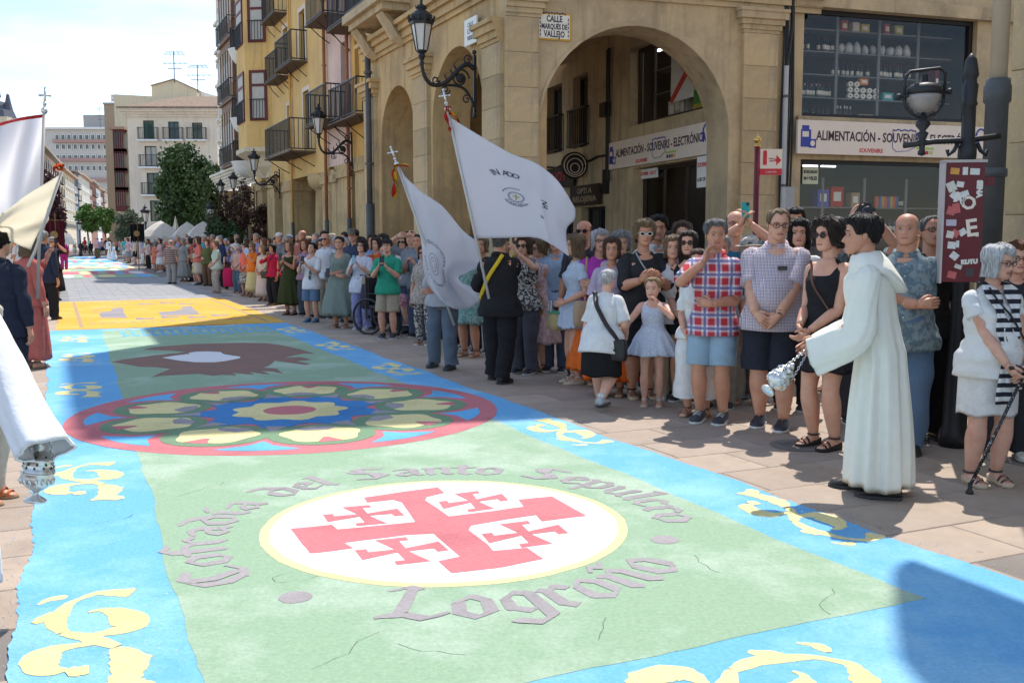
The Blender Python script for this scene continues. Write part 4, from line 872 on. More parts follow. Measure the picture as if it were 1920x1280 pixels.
def arcade_house(label, u0, u1, ztop, m, doors, balc, arc_z=3.9, piers=None, depth=8, wins=(), surround=None, pm=None):
    """house over the arcade: u0 far edge, u1 near edge (photo columns on the wall line)"""
    t = at_plane(PG, empty('street_house', label=label, cat='building')); w0, w1 = gx(u0), gx(u1)
    holes = [(gx(a), gx(b_), gz(a, vb), gz(a, vt)) for a, b_, vt, vb in list(doors) + list(wins)]
    b = MB(); holes_wall(b, w0, w1, arc_z, ztop, holes, 0, .3); b.add([(w1, 0, arc_z), (w1, depth, arc_z), (w1, depth, ztop), (w1, 0, ztop)], [(0, 1, 2, 3)])
    b.add([(w0, 0, arc_z), (w1, 0, arc_z), (w1, depth, arc_z), (w0, depth, arc_z)], [(0, 3, 2, 1)]); b.add([(w0, 0, ztop), (w1, 0, ztop), (w1, depth, ztop), (w0, depth, ztop)], [(0, 1, 2, 3)])
    b.add([(w0, depth, 0), (w1, depth, 0), (w1, depth, ztop), (w0, depth, ztop)], [(0, 1, 2, 3)]); b.add([(w0, 0, arc_z), (w0, depth, arc_z), (w0, depth, ztop), (w0, 0, ztop)], [(0, 3, 2, 1)])
    b.build('wall', m, t)
    if surround:
        for h in holes: MB().bb(h[0] - .14, h[0], -.02, .0, h[2], h[3]).bb(h[1], h[1] + .14, -.02, .0, h[2], h[3]).bb(h[0] - .14, h[1] + .14, -.02, 0, h[3], h[3] + .16).build('door_surround', surround, t)
    for h in holes: window(t, h[0], h[1], h[2], h[3], .2, M_DOOR, .08, GLASSM, 1, [h[2] + (h[3] - h[2]) * .75], name='balcony_door' if h[3] - h[2] > 2 else 'window')
    for a, b_, v, dep, hh in balc: balcony(t, gx(a), gx(b_), dep * .85, gz(b_, v), hh, sp=.15)
    MB().bb(w0, w1, 3.2, 3.4, 0, arc_z - .001).build('arcade_inner_wall', M_STONE, t)
    for i in range(max(1, int((w1 - w0) / 3))):
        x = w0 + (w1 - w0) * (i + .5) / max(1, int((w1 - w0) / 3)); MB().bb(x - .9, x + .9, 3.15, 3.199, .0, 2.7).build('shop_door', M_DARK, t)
    for kind, ua, ub in (piers or []):
        a, c = gx(ua), gx(ub)
        if kind == 'sq':
            MB().bb(a, c, .02, .75, 0, arc_z - .45).bb(a - .1, c + .1, -.06, .83, arc_z - .449, arc_z - .2).bb(a - .04, c + .04, -.02, .79, arc_z - .199, arc_z - .002).bb(a - .06, c + .06, -.04, .81, 0.001, .35).build('pier', pm or M_STONE, t)
        else:
            r_ = (c - a) / 2; MB().lathe([(r_ * 1.25, 0), (r_ * 1.25, .3), (r_ * 1.05, .42), (r_, .5), (r_ * .93, arc_z - .6), (r_ * 1.0, arc_z - .55), (r_ * 1.15, arc_z - .4), (r_ * 1.2, arc_z - .2), (r_ * 1.2, arc_z - .002)], ((a + c) / 2, r_ + .02, 0), 16).build('column', pm or M_STONE, t, True)
    return t
# slim amber house and pink house beyond the corner building
arcade_house('narrow amber house squeezed between the corner building and the pink house', 661, 706, 11.5, M_OCHRE2, [(668, 676, 60, 175), (668, 676, -80, 22)], [(657, 712, 214, .8, 1.05), (657, 712, 22, .8, 1.05)], 4.2, [('sq', 664, 702)])
h2 = arcade_house('narrow pink plastered house with iron balconies over the arcade', 616, 660.8, 12.0, M_PINK, [(642, 653, 80, 226), (630, 641, -60, 20)], [(618, 659, 224, .95, 1.1), (620, 653, 24, .9, 1.1)], 4.1, [('sq', 628, 657)])
arcade_house('ochre house with pale door surrounds and stacked iron balconies', 521, 615.8, 12.4, M_OCHRE, [(571, 582, 172, 282), (566, 577, 20, 120), (536, 545, 52, 138), (541, 549, 198, 262)], [(541, 592, 283, 1.1, 1.15), (548, 580, 112, .7, 1.1), (524, 548, 140, .6, 1.05), (520, 544, 18, .6, 1.05)], 4.0, [('round', 574, 600), ('sq', 602, 630), ('sq', 527, 545)], surround=M_CREAM)
# ochre house with red framed bays
bayh = arcade_house('ochre house with a three sided bay of dark red framed windows', 479, 520.8, 15.5, M_OCHRE, [], [], 4.3, [('sq', 480, 489), ('sq', 498, 512)])
w0, w1 = gx(484), gx(512); b = MB(); zb0 = gz(512, 275); zs_ = [(gz(512, 225), gz(512, 128)), (gz(512, 74), gz(512, -20))]
poly = [(w0, 0), (w0 + .7, -1.0), (w1 - .7, -1.0), (w1, 0)]
b.prism(poly, zb0, 15.6); bo = b.build('bay', M_OCHRE, bayh)
b = MB(); b.rings([[(w0 + .9 + k * -.9 * f, -.0, z) if False else (w0 + (1 - f) * .9, 0, z), (w0 + .7 + (1 - f) * .5, -1.0 * f, z), (w1 - .7 - (1 - f) * .5, -1.0 * f, z), (w1 - (1 - f) * .9, 0, z)] for f, z, k in ((.15, zb0 - 1.3, 0), (.55, zb0 - .8, 0), (.7, zb0 - .45, 0), (1.12, zb0 - .2, 0), (1.12, zb0 - .002, 0))]); b.build('bay_corbel', M_CREAM2, bayh)
for z0, z1 in zs_:
    for (p, q) in zip(poly, poly[1:]):
        L_ = math.hypot(q[0] - p[0], q[1] - p[1]); an = math.atan2(q[1] - p[1], q[0] - p[0]); mg = .22 if L_ > 1.5 else .2
        hold = empty('bay_window', M4=Matrix.Translation((p[0], p[1], 0)) @ Matrix.Rotation(an, 4, 'Z')); hold.parent = bayh
        f = MB(); x0, x1 = mg, L_ - mg
        for a, c, e, g_ in ((x0, x0 + .12, z0, z1), (x1 - .12, x1, z0, z1), (x0 + .12, x1 - .12, z0, z0 + .12), (x0 + .12, x1 - .12, z1 - .12, z1), (x0 + .12, x1 - .12, z0 + (z1 - z0) * .68, z0 + (z1 - z0) * .73)): f.bb(a, c, -.06, .02, e, g_)
        f.build('frame', M_REDF, hold); MB().bb(x0 + .06, x1 - .06, -.03, .02, z0 + .06, z1 - .06).build('pane', M_CURT, hold)
        r_ = MB()
        for i in range(int((x1 - x0) / .14)): r_.bb(x0 + .14 * i + .05, x0 + .14 * i + .07, -.10, -.08, z0, z0 + .9)
        r_.bb(x0, x1, -.11, -.07, z0 + .9, z0 + .94); r_.build('guard_rail', METAL, hold)
# ornate white house with brown timber galleries
t = at_plane(PG, empty('ornate_house', label='ornate cream stucco house with brown timber galleries, farthest of the right row', cat='building'))
wa, wb = gx(413), gx(478.5); zb = 5.2
b = MB().bb(wa, wb, 0, 8, zb, 17.5); b.build('wall', M_WHITE, t)
b = MB()
for i in range(7): b.bb(wa - .05, wb, -.10 - .09 * i, -.01, zb - .9 + .13 * i, zb - .9 + .13 * (i + 1) - .002)
b.build('corbel_table', M_WHITE, t); cornice(t, wa, wb, 15.2, [(.25, .2), (.25, .4), (.2, .6)], M_WHITE, 'roof_cornice'); MB().bb(wa, wb, 3, 8, 0, zb - 1).build('arcade_inner_wall', M_STONE, t)
for a, c in ((wa + .1, wa + 1.4), (wa + 6, wa + 7.2), (wb - 5, wb - 3.8), (wb - 1.3, wb - .1)): MB().bb(a, c, 0, .9, 0, zb - .91).build('pier', M_STONE, t)
gw0, gw1 = gx(441), gx(465)
for k, (vb, vt) in enumerate(((310, 208), (196, 98), (86, -30))):
    z0, z1 = gz(432, vb), gz(432, vt); b = MB(); n = 5
    b.bb(gw0, gw1, -.62, 0, z0 - .25, z0 + .5).bb(gw0, gw1, -.62, 0, z1 - .4, z1).bb(gw0 - .15, gw1 + .15, -.75, 0, z0 - .35, z0 - .251)
    for i in range(n + 1):
        x = gw0 + (gw1 - gw0) * i / n; b.bb(x - .09, x + .09, -.64, -.54, z0 + .5, z1 - .4)
    b.bb(gw1 - .1, gw1, -.54, 0, z0 + .5, z0 + .6).build('gallery', M_WOOD, t)
    for i in range(n):
        x = gw0 + (gw1 - gw0) * i / n; MB().bb(x + .1, x + (gw1 - gw0) / n - .1, -.6, -.57, z0 + .5, z1 - 1.0).build('pane', M_CURT, t); MB().bb(x + .1, x + (gw1 - gw0) / n - .1, -.6, -.57, z1 - .98, z1 - .4).build('stained_pane', mat('stained_glass_%d' % (i % 3), ((.35, .28, .08), (.12, .2, .1), (.3, .1, .06))[i % 3], .3, .3, 12), t)
    railing(t, gw0, gw1, .82, z0 - .25, .9, 'gallery_rail', .2)
for v in (105, 232, 345 - 35):
    z0 = gz(458, v); c = (gx(473.5), 0); b = MB(); r_ = .9
    prof = [(.5, -.75), (.8, -.6), (1.0, -.35), (1.1, -.05), (1.15, 0)]
    b.rings([[(c[0] + r_ * f * math.cos(a), min(-.01, -r_ * f * math.sin(a)), z0 + dz) for a in np.linspace(0, math.pi, 13)] for f, dz in prof]); b.build('curved_balcony', M_WHITEP, t, True)
    q = MB()
    for a in np.linspace(.05, math.pi - .05, 16): q.bb(c[0] + r_ * math.cos(a) - .015, c[0] + r_ * math.cos(a) + .015, -r_ * math.sin(a) - .015, -r_ * math.sin(a) + .015, z0, z0 + 1)
    q.tube([(c[0] + r_ * math.cos(a), -r_ * math.sin(a), z0 + 1) for a in np.linspace(0, math.pi, 14)], .03, 5); q.build('curved_railing', METAL, t)
    window(t, c[0] - .6, c[0] + .6, z0 + .05, z0 + 2.4, -.03, M_DOOR, .08, GLASSM, 1, name='balcony_door')
for u in (417, 424, 432, 474):
    for v in (75, 130, 195, 260, 300): w_ = gx(u); z0 = gz(u, v); window(t, w_ - .38, w_ + .38, z0 - .8, z0 + .9, -.03, M_WHITEP, .14, GLASSM, 1); MB().bb(w_ - .6, w_ + .6, -.22, -.04, z0 + 1.0, z0 + 1.16).bb(w_ - .5, w_ + .5, -.16, -.04, z0 - 1.0, z0 - .85).build('window_hood', M_WHITE, t)
b = MB(); rr = random.Random(4)
for i in range(60): b.ball((rr.uniform(wa, gw0), -.03, rr.uniform(5.4, 15)), (.16, .12, .2), 6, 4)
o = b.build('stucco_relief', M_WHITE, t); o['kind'] = 'stuff'
# rain pipes
pipe(707, M_PIPEG, 'thick dark drain pipe with swan neck at the far corner of the corner building', 0, 6.1, -.2, .075, PF, 2.4)
pipe(660, M_COPPER, 'copper coloured drain pipe right of the pink house', 0, 11, -.12, .06)
pipe(617, M_COPPER, 'copper coloured drain pipe left of the pink house', 0, 11, -.12, .06)
pipe(551, M_OCHRE2, 'ochre painted drain pipe in the middle of the ochre house', 0, 12, -.1, .05)
pipe(463, M_PIPEC, 'pale drain pipe beside the ornate house', 0, 12, -.1, .05)
# ---------------- distant left: white house with green shutters, cream block, far row, spires
def far_house(name, label, u0, u1, D, vt, m, roof=None, depth=10, ang=0.0):
    X0, X1 = P(u0, 447, D)[0], P(u1, 447, D)[0]; pl = Plane((X0, D), ang); t = at_plane(pl, empty(name, label=label, cat='building')); return t, X1 - X0, P(u0, vt, D)[2], pl
t, W_, zt, pl = far_house('white_house', 'pale three storey house with green shutters and tiled hip roof, behind the big tree', 247, 412, 85, 208, M_CREAM, ang=R(1))
wx = lambda u: P(u, 447, 85)[0] - P(247, 447, 85)[0]; wz = lambda v: P(300, v, 85)[2]
wins = [(276, 296, 226, 262), (322, 342, 228, 262), (366, 385, 230, 262), (277, 299, 274, 313), (323, 343, 276, 313), (279, 302, 324, 365), (325, 344, 326, 365), (283, 300, 376, 415)]
hl = [(wx(a), wx(c), wz(f), wz(e)) for a, c, e, f in wins]
b = MB(); holes_wall(b, 0, W_, 0, zt, hl, 0, .25); b.add([(0, 0, 0), (0, 11, 0), (0, 11, zt), (0, 0, zt)], [(0, 3, 2, 1)[::-1]]); b.add([(W_, 0, 0), (W_, 11, 0), (W_, 11, zt), (W_, 0, zt)], [(0, 1, 2, 3)]); b.build('wall', M_CREAM, t)
for i, h in enumerate(hl):
    window(t, *h, .14, M_SHUT, .08, GLASSM, 1, shutter=M_SHUT if i in (0, 2, 4) else (M_CURT if i == 3 else None))
    if i < 7: railing(t, h[0] - .35, h[1] + .35, .45, h[2], .95, sp=.14); MB().bb(h[0] - .4, h[1] + .4, -.5, 0, h[2] - .14, h[2] - .002).build('balcony_slab', M_WHITEP, t)
b = MB()
for z, h, p in ((zt - .5, .2, .15), (zt - .3, .2, .3), (zt - .1, .15, .5), (zt + .05, .12, .6)): b.bb(-p, W_ + p, -p, 11, z, z + h - .002)
b.build('roof_cornice', M_CREAM, t)
zr = P(330, 190, 85)[2]; b = MB(); e = .65; rz0 = zt + .17; rg = [(-e, -e, rz0), (W_ + e, -e, rz0), (W_ + e, 11, rz0), (-e, 11, rz0), (W_ * .45, 4.5, zr + .9), (W_ * .85, 4.5, zr + .9)]
b.add(rg, [(0, 1, 5, 4), (1, 2, 5), (2, 3, 4, 5), (3, 0, 4)]); ro = b.build('roof', mat('grey_brown_roof', (.27, .20, .15), .9, .3, 4), t)
b = MB(); n = 46
for i in range(n):                                                   # rows of barrel tiles
    x = -e + (W_ + 2 * e) * (i + .5) / n; f = min(1, x / (W_ * .45)) if x < W_ * .45 else (1 if x < W_ * .85 else max(0, (W_ + e - x) / (W_ * .15 + e)))
    f = max(f, .02); b.tube([(x, -e, rz0 + .04), (x, -e + (4.5 + e) * f, rz0 + (zr + .9 - rz0) * f + .04)], .12, 5)
o = b.build('roof_tiles', mat('weathered_tiles', (.30, .215, .155), .9, .4, 5), t); o['kind'] = 'stuff'
for z in (wz(262), wz(313), wz(365)):
    pass
sd = MB(); 
for y in (2, 5, 8):
    for z in (wz(262), wz(313), wz(365)): window_side = sd.bb(-.05, .02, y, y + 1.2, z, z + 2)
sd.build('side_window', M_DOOR, t)
for y in (2, 5, 8):
    for z in (wz(262), wz(313), wz(365)):
        q = MB().bb(-.55, -.05, y - .3, y + 1.5, z - .1, z).bb(-.56, -.5, y - .3, y + 1.5, z + .9, z + .96)
        for i in range(12): q.bb(-.55, -.52, y - .3 + .155 * i, y - .27 + .155 * i, z, z + .9)
        q.build('side_balcony', METAL, t)
# cream gabled block behind it
t, W_, zt, pl = far_house('cream_block', 'windowless yellow cream gable block rising behind the white house', 224, 402, 102, 178, M_CREAM2)
k = 102 / F; zz2 = lambda v: P(300, v, 102)[2]; xx = lambda u: (u - 224) * k * 1.0
b = MB().wallpoly([(0, 0), (xx(402), 0), (xx(402), zz2(186)), (xx(370), zz2(186)), (xx(281), zz2(180)), (0, zz2(177))], 0, 14); b.build('wall', M_CREAM2, t)
b = MB().wallpoly([(xx(281), zz2(182)), (xx(366), zz2(184)), (xx(366), zz2(164)), (xx(324), zz2(144)), (xx(281), zz2(156))], 2, 9); b.build('gable', M_CREAM2, t)
b = MB().wallpoly([(xx(366.5), zz2(186)), (xx(397), zz2(186)), (xx(397), zz2(172)), (xx(366.5), zz2(163))], 3, 9); b.build('white_gable', M_WHITEP, t)
MB().wallpoly([(xx(280), zz2(156)), (xx(324), zz2(143.6)), (xx(367), zz2(164)), (xx(367), zz2(162.5)), (xx(324), zz2(142)), (xx(280), zz2(154.5))], 1.8, 9.2).build('roof_edge', M_TILE, t)
for u, v0, v1, la in ((327, 146, 97, 'tall rooftop antenna on the gable of the cream block'), (371, 165, 122, 'shorter rooftop antenna at the right of the cream block'), (188, 236, 202, 'small rooftop antenna on the far apartment block')):
    D = 104 if u > 200 else 232; a0, a1 = P(u, v0, D), P(u, v1, D); t_ = empty('antenna', tuple(a0), label=la, cat='antenna'); h_ = a1[2] - a0[2]
    MB().tube([(0, 0, -.5), (0, 0, h_)], .05, 5).build('mast', M_PIPEG, t_); q = MB()
    for f, l_ in ((.98, 1.0), (.9, 1.2), (.55, 1.4), (.35, .8)):
        q.tube([(-l_ * .8, 0, h_ * f), (l_, 0, h_ * f)], .03, 4)
        for i in range(5): q.tube([(-l_ * .7 + i * l_ * .38, -.3, h_ * f + .05), (-l_ * .7 + i * l_ * .38, .3, h_ * f - .05)], .022, 4)
    q.build('aerial', M_PIPEG, t_)
# brown brick tall side and red gallery house
t, W_, zt, pl = far_house('brick_block', 'tall blank brown brick block with a flag sign on its roof', 205, 231, 118, 196, M_WHITE)
M_BRICK = mat('tan_brick', (.40, .29, .19), .9, .12, 6, .2, 40); MB().bb(0, W_, 0, 12, 0, zt).build('wall', M_BRICK, t); MB().bb(-.1, W_ + .1, -.1, 12, zt + .001, zt + .2).build('roof_edge', M_CONC, t)
fs = empty('roof_sign', tuple(P(216, 195, 118)), label='white board with a red saltire on top of the brown brick block', cat='sign')
MB().bb(-.45, .55, -.06, .0, .25, 1.05).bb(-.4, -.34, -.03, .03, 0, .25).bb(.44, .5, -.03, .03, 0, .25).build('board', M_WHITEP, fs); q = MB()
for s_ in (-1, 1): q.wallpoly([(.05 - .46 * s_, .28), (.05 - .38 * s_, .28), (.05 + .46 * s_, 1.02), (.05 + .38 * s_, 1.02)][::s_], -.07 - .004 * s_, -.061)
q.build('saltire', M_REDS, fs)
t, W_, zt, pl = far_house('red_gallery_house', 'old house with dark red glazed galleries squeezed beside the white house', 227, 249, 97, 245, M_REDF)
MB().bb(0, W_, 0, 10, 0, zt).build('wall', M_CREAM2, t)
for i in range(4):
    z = 4.2 + i * (zt - 4.6) / 4; g_ = MB().bb(-.05, W_ * .8, -.9, -.0, z, z + .5).bb(-.05, W_ * .8, -.9, 0, z + 2.0, z + 2.25); [g_.bb(x - .05, x + .05, -.9, -.8, z + .5, z + 2.0) for x in np.linspace(0, W_ * .8 - .05, 5)]; g_.build('gallery', M_REDF, t); MB().bb(0, W_ * .78, -.85, -.8, z + .5, z + 2).build('pane', GLASSM, t)
MB().bb(-.4, W_, -1.2, 8, zt + .001, zt + .25).build('roof', M_TILE, t)
# far terrace on the left, receding
cols = [(M_CREAM, 'grey cream'), (M_CREAM2, 'dull cream'), (mat('navy_gallery', (.05, .07, .13), .6, .2, 4), 'navy blue'), (M_WHITE, 'pale stone'), (mat('brick_red_front', (.30, .13, .09), .8, .2, 3), 'brick red'), (M_WHITEP, 'white'), (mat('rust_front', (.26, .11, .075), .8, .2, 3), 'rust brown'), (M_CREAM, 'cream')]
us = [78, 120, 144, 152, 172, 184, 192, 199, 206]; Ds = [112, 150, 176, 186, 214, 236, 252, 268, 285]; vts = [272, 318, 322, 326, 338, 352, 356, 358]
for i, (m, nm) in enumerate(cols):
    a, c = P(us[i], 447, Ds[i])[:2], P(us[i + 1], 447, Ds[i + 1])[:2]; L_ = np.linalg.norm(c - a); pl = Plane(a, math.atan2(c[1] - a[1], c[0] - a[0]))
    t = at_plane(pl, empty('terrace_house', label='%s terrace house, number %s along the far left side of the street' % (nm, ('one', 'two', 'three', 'four', 'five', 'six', 'seven', 'eight')[i]), cat='building')); t['label'] = {0: 'long grey cream terrace house directly behind the purple tree', 1: 'dull cream terrace house left of the navy gallery front', 2: 'narrow navy blue gallery front in the far terrace', 3: 'pale stone terrace house right of the navy gallery front', 4: 'brick red terrace house in the middle of the far terrace', 5: 'narrow white terrace house between two reddish fronts', 6: 'rust brown narrow front near the far end of the terrace', 7: 'last cream house of the far terrace, beside the brick block'}[i]
    zt = P(us[i], vts[i], Ds[i])[2]; nw = max(2, int(L_ / 3.4)); hl = []
    for k in range(nw):
        for f in range(4):
            x = L_ * (k + .5) / nw; z = 4.4 + f * (zt - 5) / 4; hl.append((x - .6, x + .6, z, z + 1.9))
    b = MB(); holes_wall(b, 0, L_ - .01, 0, zt, hl, 0, .3); b.bb(0, L_ - .01, .31, 9, 0, zt - .01); b.build('wall', m, t)
    me = None
    for h in hl:
        if me is None:
            q = MB().bb(-.6, .6, .2, .24, 0, 1.9, 1).bb(-.6, -.5, .14, .19, 0, 1.9).bb(.5, .6, .14, .19, 0, 1.9).bb(-.04, .04, .14, .19, 0, 1.9).bb(-.8, .8, -.5, 0, -.15, -.02).bb(-.8, .8, -.5, -.45, .85, .93)
            for w_ in np.linspace(-.78, .78, 11): q.bb(w_ - .02, w_ + .02, -.49, -.46, -.02, .85)
            me = q.mesh('window', [M_WHITEP if i % 2 else M_DOOR, GLASSM])
        link('window', me, t, ((h[0] + h[1]) / 2, 0, h[2]))
    MB().bb(-.3, L_ + .2, -.7, 9, zt + .001, zt + .3).build('roof', M_TILE if i % 2 else M_CONC, t); MB().bb(.2, L_ - .2, -.12, -.01, 3.4, 3.9).build('shop_fascia', M_DKB, t)
t, W_, zt, pl = far_house('apartment_block', 'long pale modern apartment block closing the view above the terrace', 82, 207, 300, 243, M_WHITEP)
kx = 300 / F; az_ = lambda v: P(150, v, 300)[2]; fl_ = MB().bb(-4, W_ + 8, 0, 12, 0, zt).build('wall', mat('pale_apartment_wall', (.56, .52, .48), .9, .08, .5), t)
MB().bb(-4.3, W_ + 8, -1.2, 12, zt + .01, zt + .6).build('roof_slab', M_WHITEP, t); MB().bb(78 * kx, 125 * kx, 2, 8, zt + .61, zt + 4.5).build('roof_house', mat('grey_roof_house', (.36, .34, .33), .9, .1, 1), t)
for v in (250, 285, 322): MB().bb(28 * kx, W_ + 4, -1.3, 0.0, az_(v + 18), az_(v + 12)).build('balcony_band', mat('dusty_pink_band', (.44, .27, .24), .9, .1, 1), t)
for r_, v in enumerate((252, 270, 290, 310)):
    for i in range(9):
        x = (30 + i * 11) * kx; window(t, x, x + 8 * kx, az_(v + 11), az_(v), -.2, M_WHITEP, .2, GLASSM, 1)
# church spires at the far left
M_SLATE = mat('slate_spire', (.10, .105, .125), .7, .15, 2)
t = empty('church_tower', tuple(P(8, 447, 135)[:2]) + (0,), label='slate church spires with pale stone lantern at the far left', cat='tower')
kz = lambda v: P(10, v, 135)[2]; kp = 135 / F
MB().bb(-4, 2.2, -2, 5, 0, kz(222)).build('tower_wall', M_CREAM2, t)
MB().lathe([(2.5, kz(222)), (2.1, kz(208)), (1.5, kz(206)), (1.0, kz(192)), (.25, kz(189)), (.25, kz(184)), (.55, kz(182)), (.35, kz(168)), (.1, kz(150)), (.04, kz(132))], n=8).build('spire', M_SLATE, t)
MB().lathe([(.8, kz(216)), (.5, kz(200)), (.25, kz(182)), (.08, kz(176))], (20 * kp, 0, 0), 8).build('small_spire', M_SLATE, t); MB().ball((20 * kp, 0, kz(180)), .25, 6, 5).tube([(0, 0, kz(134)), (0, 0, kz(130))], .05, 4).build('finial', M_SLATE, t)
# ---------------- foliage
def leaf_mat(key, c, c2): return mat(key, c, .6, .35, .9, 0, kind='patch', col2=c2, p=(.7, .4, .6), spec=.25)
def crown(name, parent, c, r, n, size, m, seed, clumps=26, flat=1.0):
    """thousands of leaf faces gathered in uneven clumps through the crown's volume"""
    rg = np.random.default_rng(seed); cc = []
    for i in range(clumps):
        d = rg.normal(size=3); d /= np.linalg.norm(d); f = rg.uniform(.25, 1) ** .5; cc.append((np.array(c) + d * np.array(r) * f * .82, rg.uniform(.22, .42)))
    V, Fc = [], []
    k = 0
    for i in range(n):
        q, cr = cc[rg.integers(clumps)]; d = rg.normal(size=3); d /= np.linalg.norm(d); p = q + d * np.array(r) * cr * rg.uniform(.3, 1.05) ** .6
        a = rg.normal(size=3); a[2] -= .3; a /= np.linalg.norm(a); b_ = norm(np.cross(a, rg.normal(size=3))); s = size * rg.uniform(.6, 1.3)
        V += [p, p + a * s * .5 + b_ * s * .32, p + a * s, p + a * s * .5 - b_ * s * .32]; Fc.append((k, k + 1, k + 2, k + 3)); k += 4
    me = bpy.data.meshes.new(name); me.from_pydata([tuple(v) for v in V], [], Fc); me.materials.append(m); me.update()
    o = link(name, me, parent); o['kind'] = 'stuff'; return o
M_BARK = mat('bark', (.10, .075, .055), .95, .3, 6, .5, 20)
def tree(name, u, D, vbase, vtop, wpx, label, m, n, leaf, seed, clumps=26, lowf=.25, shrub=False):
    x, y = P(u, 447, D)[:2]; top = P(u, vtop, D)[2]; wd = wpx * D / F; t = empty(name, (x, y, 0), label=label, cat='tree' if not shrub else 'shrub'); low = top * lowf; rg = random.Random(seed)
    b = MB(); th = max(.04, wd * .035); b.tube([(0, 0, 0), (.03, .02, low * .6), (-.05, 0, low + (top - low) * .3), (.05, .05, top * .85)], [th * 1.3, th, th * .7, th * .2], 8)
    for i in range(9):
        a = rg.uniform(0, 6.28); z = low * .8 + (top - low) * rg.uniform(0, .5); b.tube([(0, 0, z), (math.cos(a) * wd * .18, math.sin(a) * wd * .18, z + (top - z) * .25), (math.cos(a) * wd * .4, math.sin(a) * wd * .4, z + (top - z) * .45)], [th * .5, th * .35, th * .1], 5)
    b.build('trunk', M_BARK, t, True); crown('crown', t, (0, 0, (low + top) / 2), (wd / 2, wd / 2, (top - low) / 2), n, leaf, m, seed, clumps); return t
LG = leaf_mat('dark_green_leaves', (.045, .085, .03), (.075, .125, .04)); LB = leaf_mat('bright_green_leaves', (.10, .19, .045), (.15, .26, .06)); LP = leaf_mat('purple_leaves', (.060, .022, .030), (.09, .035, .04)); LO = leaf_mat('olive_leaves', (.10, .12, .065), (.15, .17, .10)); LR = leaf_mat('dull_red_leaves', (.085, .030, .030), (.07, .05, .03))
tree('broadleaf_tree', 352, 64, 447, 262, 118, 'big dark green tree in front of the pale house with shutters', LG, 14000, .27, 3, 44, .18)
tree('broadleaf_tree', 392, 66, 447, 300, 60, 'dark green tree tucked against the ornate house', LG, 3500, .36, 13, 20, .15)
tree('purple_tree', 100, 62, 447, 298, 52, 'purple leaved tree behind the white banner flags', LP, 7000, .2, 5, 26, .2)
tree('street_tree', 165, 105, 447, 384, 50, 'small bright green street tree, left of a pair', LB, 3800, .3, 6, 18, .45); tree('street_tree', 198, 112, 447, 386, 44, 'small bright green street tree, right of a pair', LB, 3600, .3, 7, 18, .45)
tree('olive_tree', 240, 75, 447, 392, 50, 'grey green olive tree left of the black banner', LO, 2600, .24, 8, 18, .3)
for i, (u, vt, wp, la) in enumerate(((425, 352, 40, 'left spindly dull red tree in a planter before the arcade'), (455, 330, 52, 'middle spindly dull red tree in a planter before the arcade'), (487, 372, 36, 'right spindly dull red tree in a planter before the arcade'))):
    t = tree('red_leaf_tree', u, 47, 447, vt, wp, la, LR, 900, .16, 20 + i, 16, .35)
for i, (u, vt, wp, la) in enumerate(((408, 402, 36, 'low green planter bush left of the red trees'), (440, 408, 46, 'low green planter bush under the red trees'), (396, 398, 24, 'small grey green bush beside the cafe umbrellas'))):
    tree('planter_bush', u, 46, 447, vt, wp, la, LG if i < 2 else LO, 1500, .16, 30 + i, 14, .2, True)
# ---------------- wall lamps
M_MILK = mat('milky_lamp_glass', (.62, .60, .56), .35, .05, 6, spec=.5)
def lantern(parent, c, s=1.0):
    """six sided street lantern standing on point c"""
    x, y, z = c; n = 6
    b = MB().lathe([(.03, -.28), (.05, -.22), (.035, -.16), (.075, -.08), (.06, -.03), (.10, 0), (.115, .03), (.0, .035)], n=n); b.v = [(a * s + x, e * s + y, f * s + z) for a, e, f in b.v]; b.build('lamp_holder', METAL, parent)
    b = MB().lathe([(.105, .036), (.20, .52)], n=n); b.v = [(a * s + x, e * s + y, f * s + z) for a, e, f in b.v]; b.build('lamp_glass', M_MILK, parent)
    b = MB()
    for i in range(n):
        a = 2 * math.pi * i / n; b.tube([(.115 * math.cos(a), .115 * math.sin(a), .03), (.21 * math.cos(a), .21 * math.sin(a), .53)], .013, 4)
    b.lathe([(.20, .52), (.235, .52), (.245, .57), (.235, .60), (.2, .60)], n=n).lathe([(.235, .60), (.225, .64), (.20, .71), (.13, .78), (.085, .80), (.085, .83), (.11, .84), (.08, .89), (.03, .92), (.025, 1.0), (.0, 1.03)], n=12)
    for i in range(12):
        a = 2 * math.pi * i / 12; b.tube([(.24 * math.cos(a), .24 * math.sin(a), .58), (.265 * math.cos(a), .265 * math.sin(a), .67), (.25 * math.cos(a), .25 * math.sin(a), .70)], [.022, .02, .005], 4); b.tube([(.10 * math.cos(a), .10 * math.sin(a), .83), (.12 * math.cos(a), .12 * math.sin(a), .89)], [.014, .004], 4)
    b.v = [(a * s + x, e * s + y, f * s + z) for a, e, f in b.v]; b.build('lamp_cap', METAL, parent)
def spiral(c, r0, turns, n=26, s=1): return [(c[0], c[1] + (r0 * (1 - .75 * i / n)) * math.cos(s * 2 * math.pi * turns * i / n), c[2] + (r0 * (1 - .75 * i / n)) * math.sin(s * 2 * math.pi * turns * i / n)) for i in range(n + 1)]
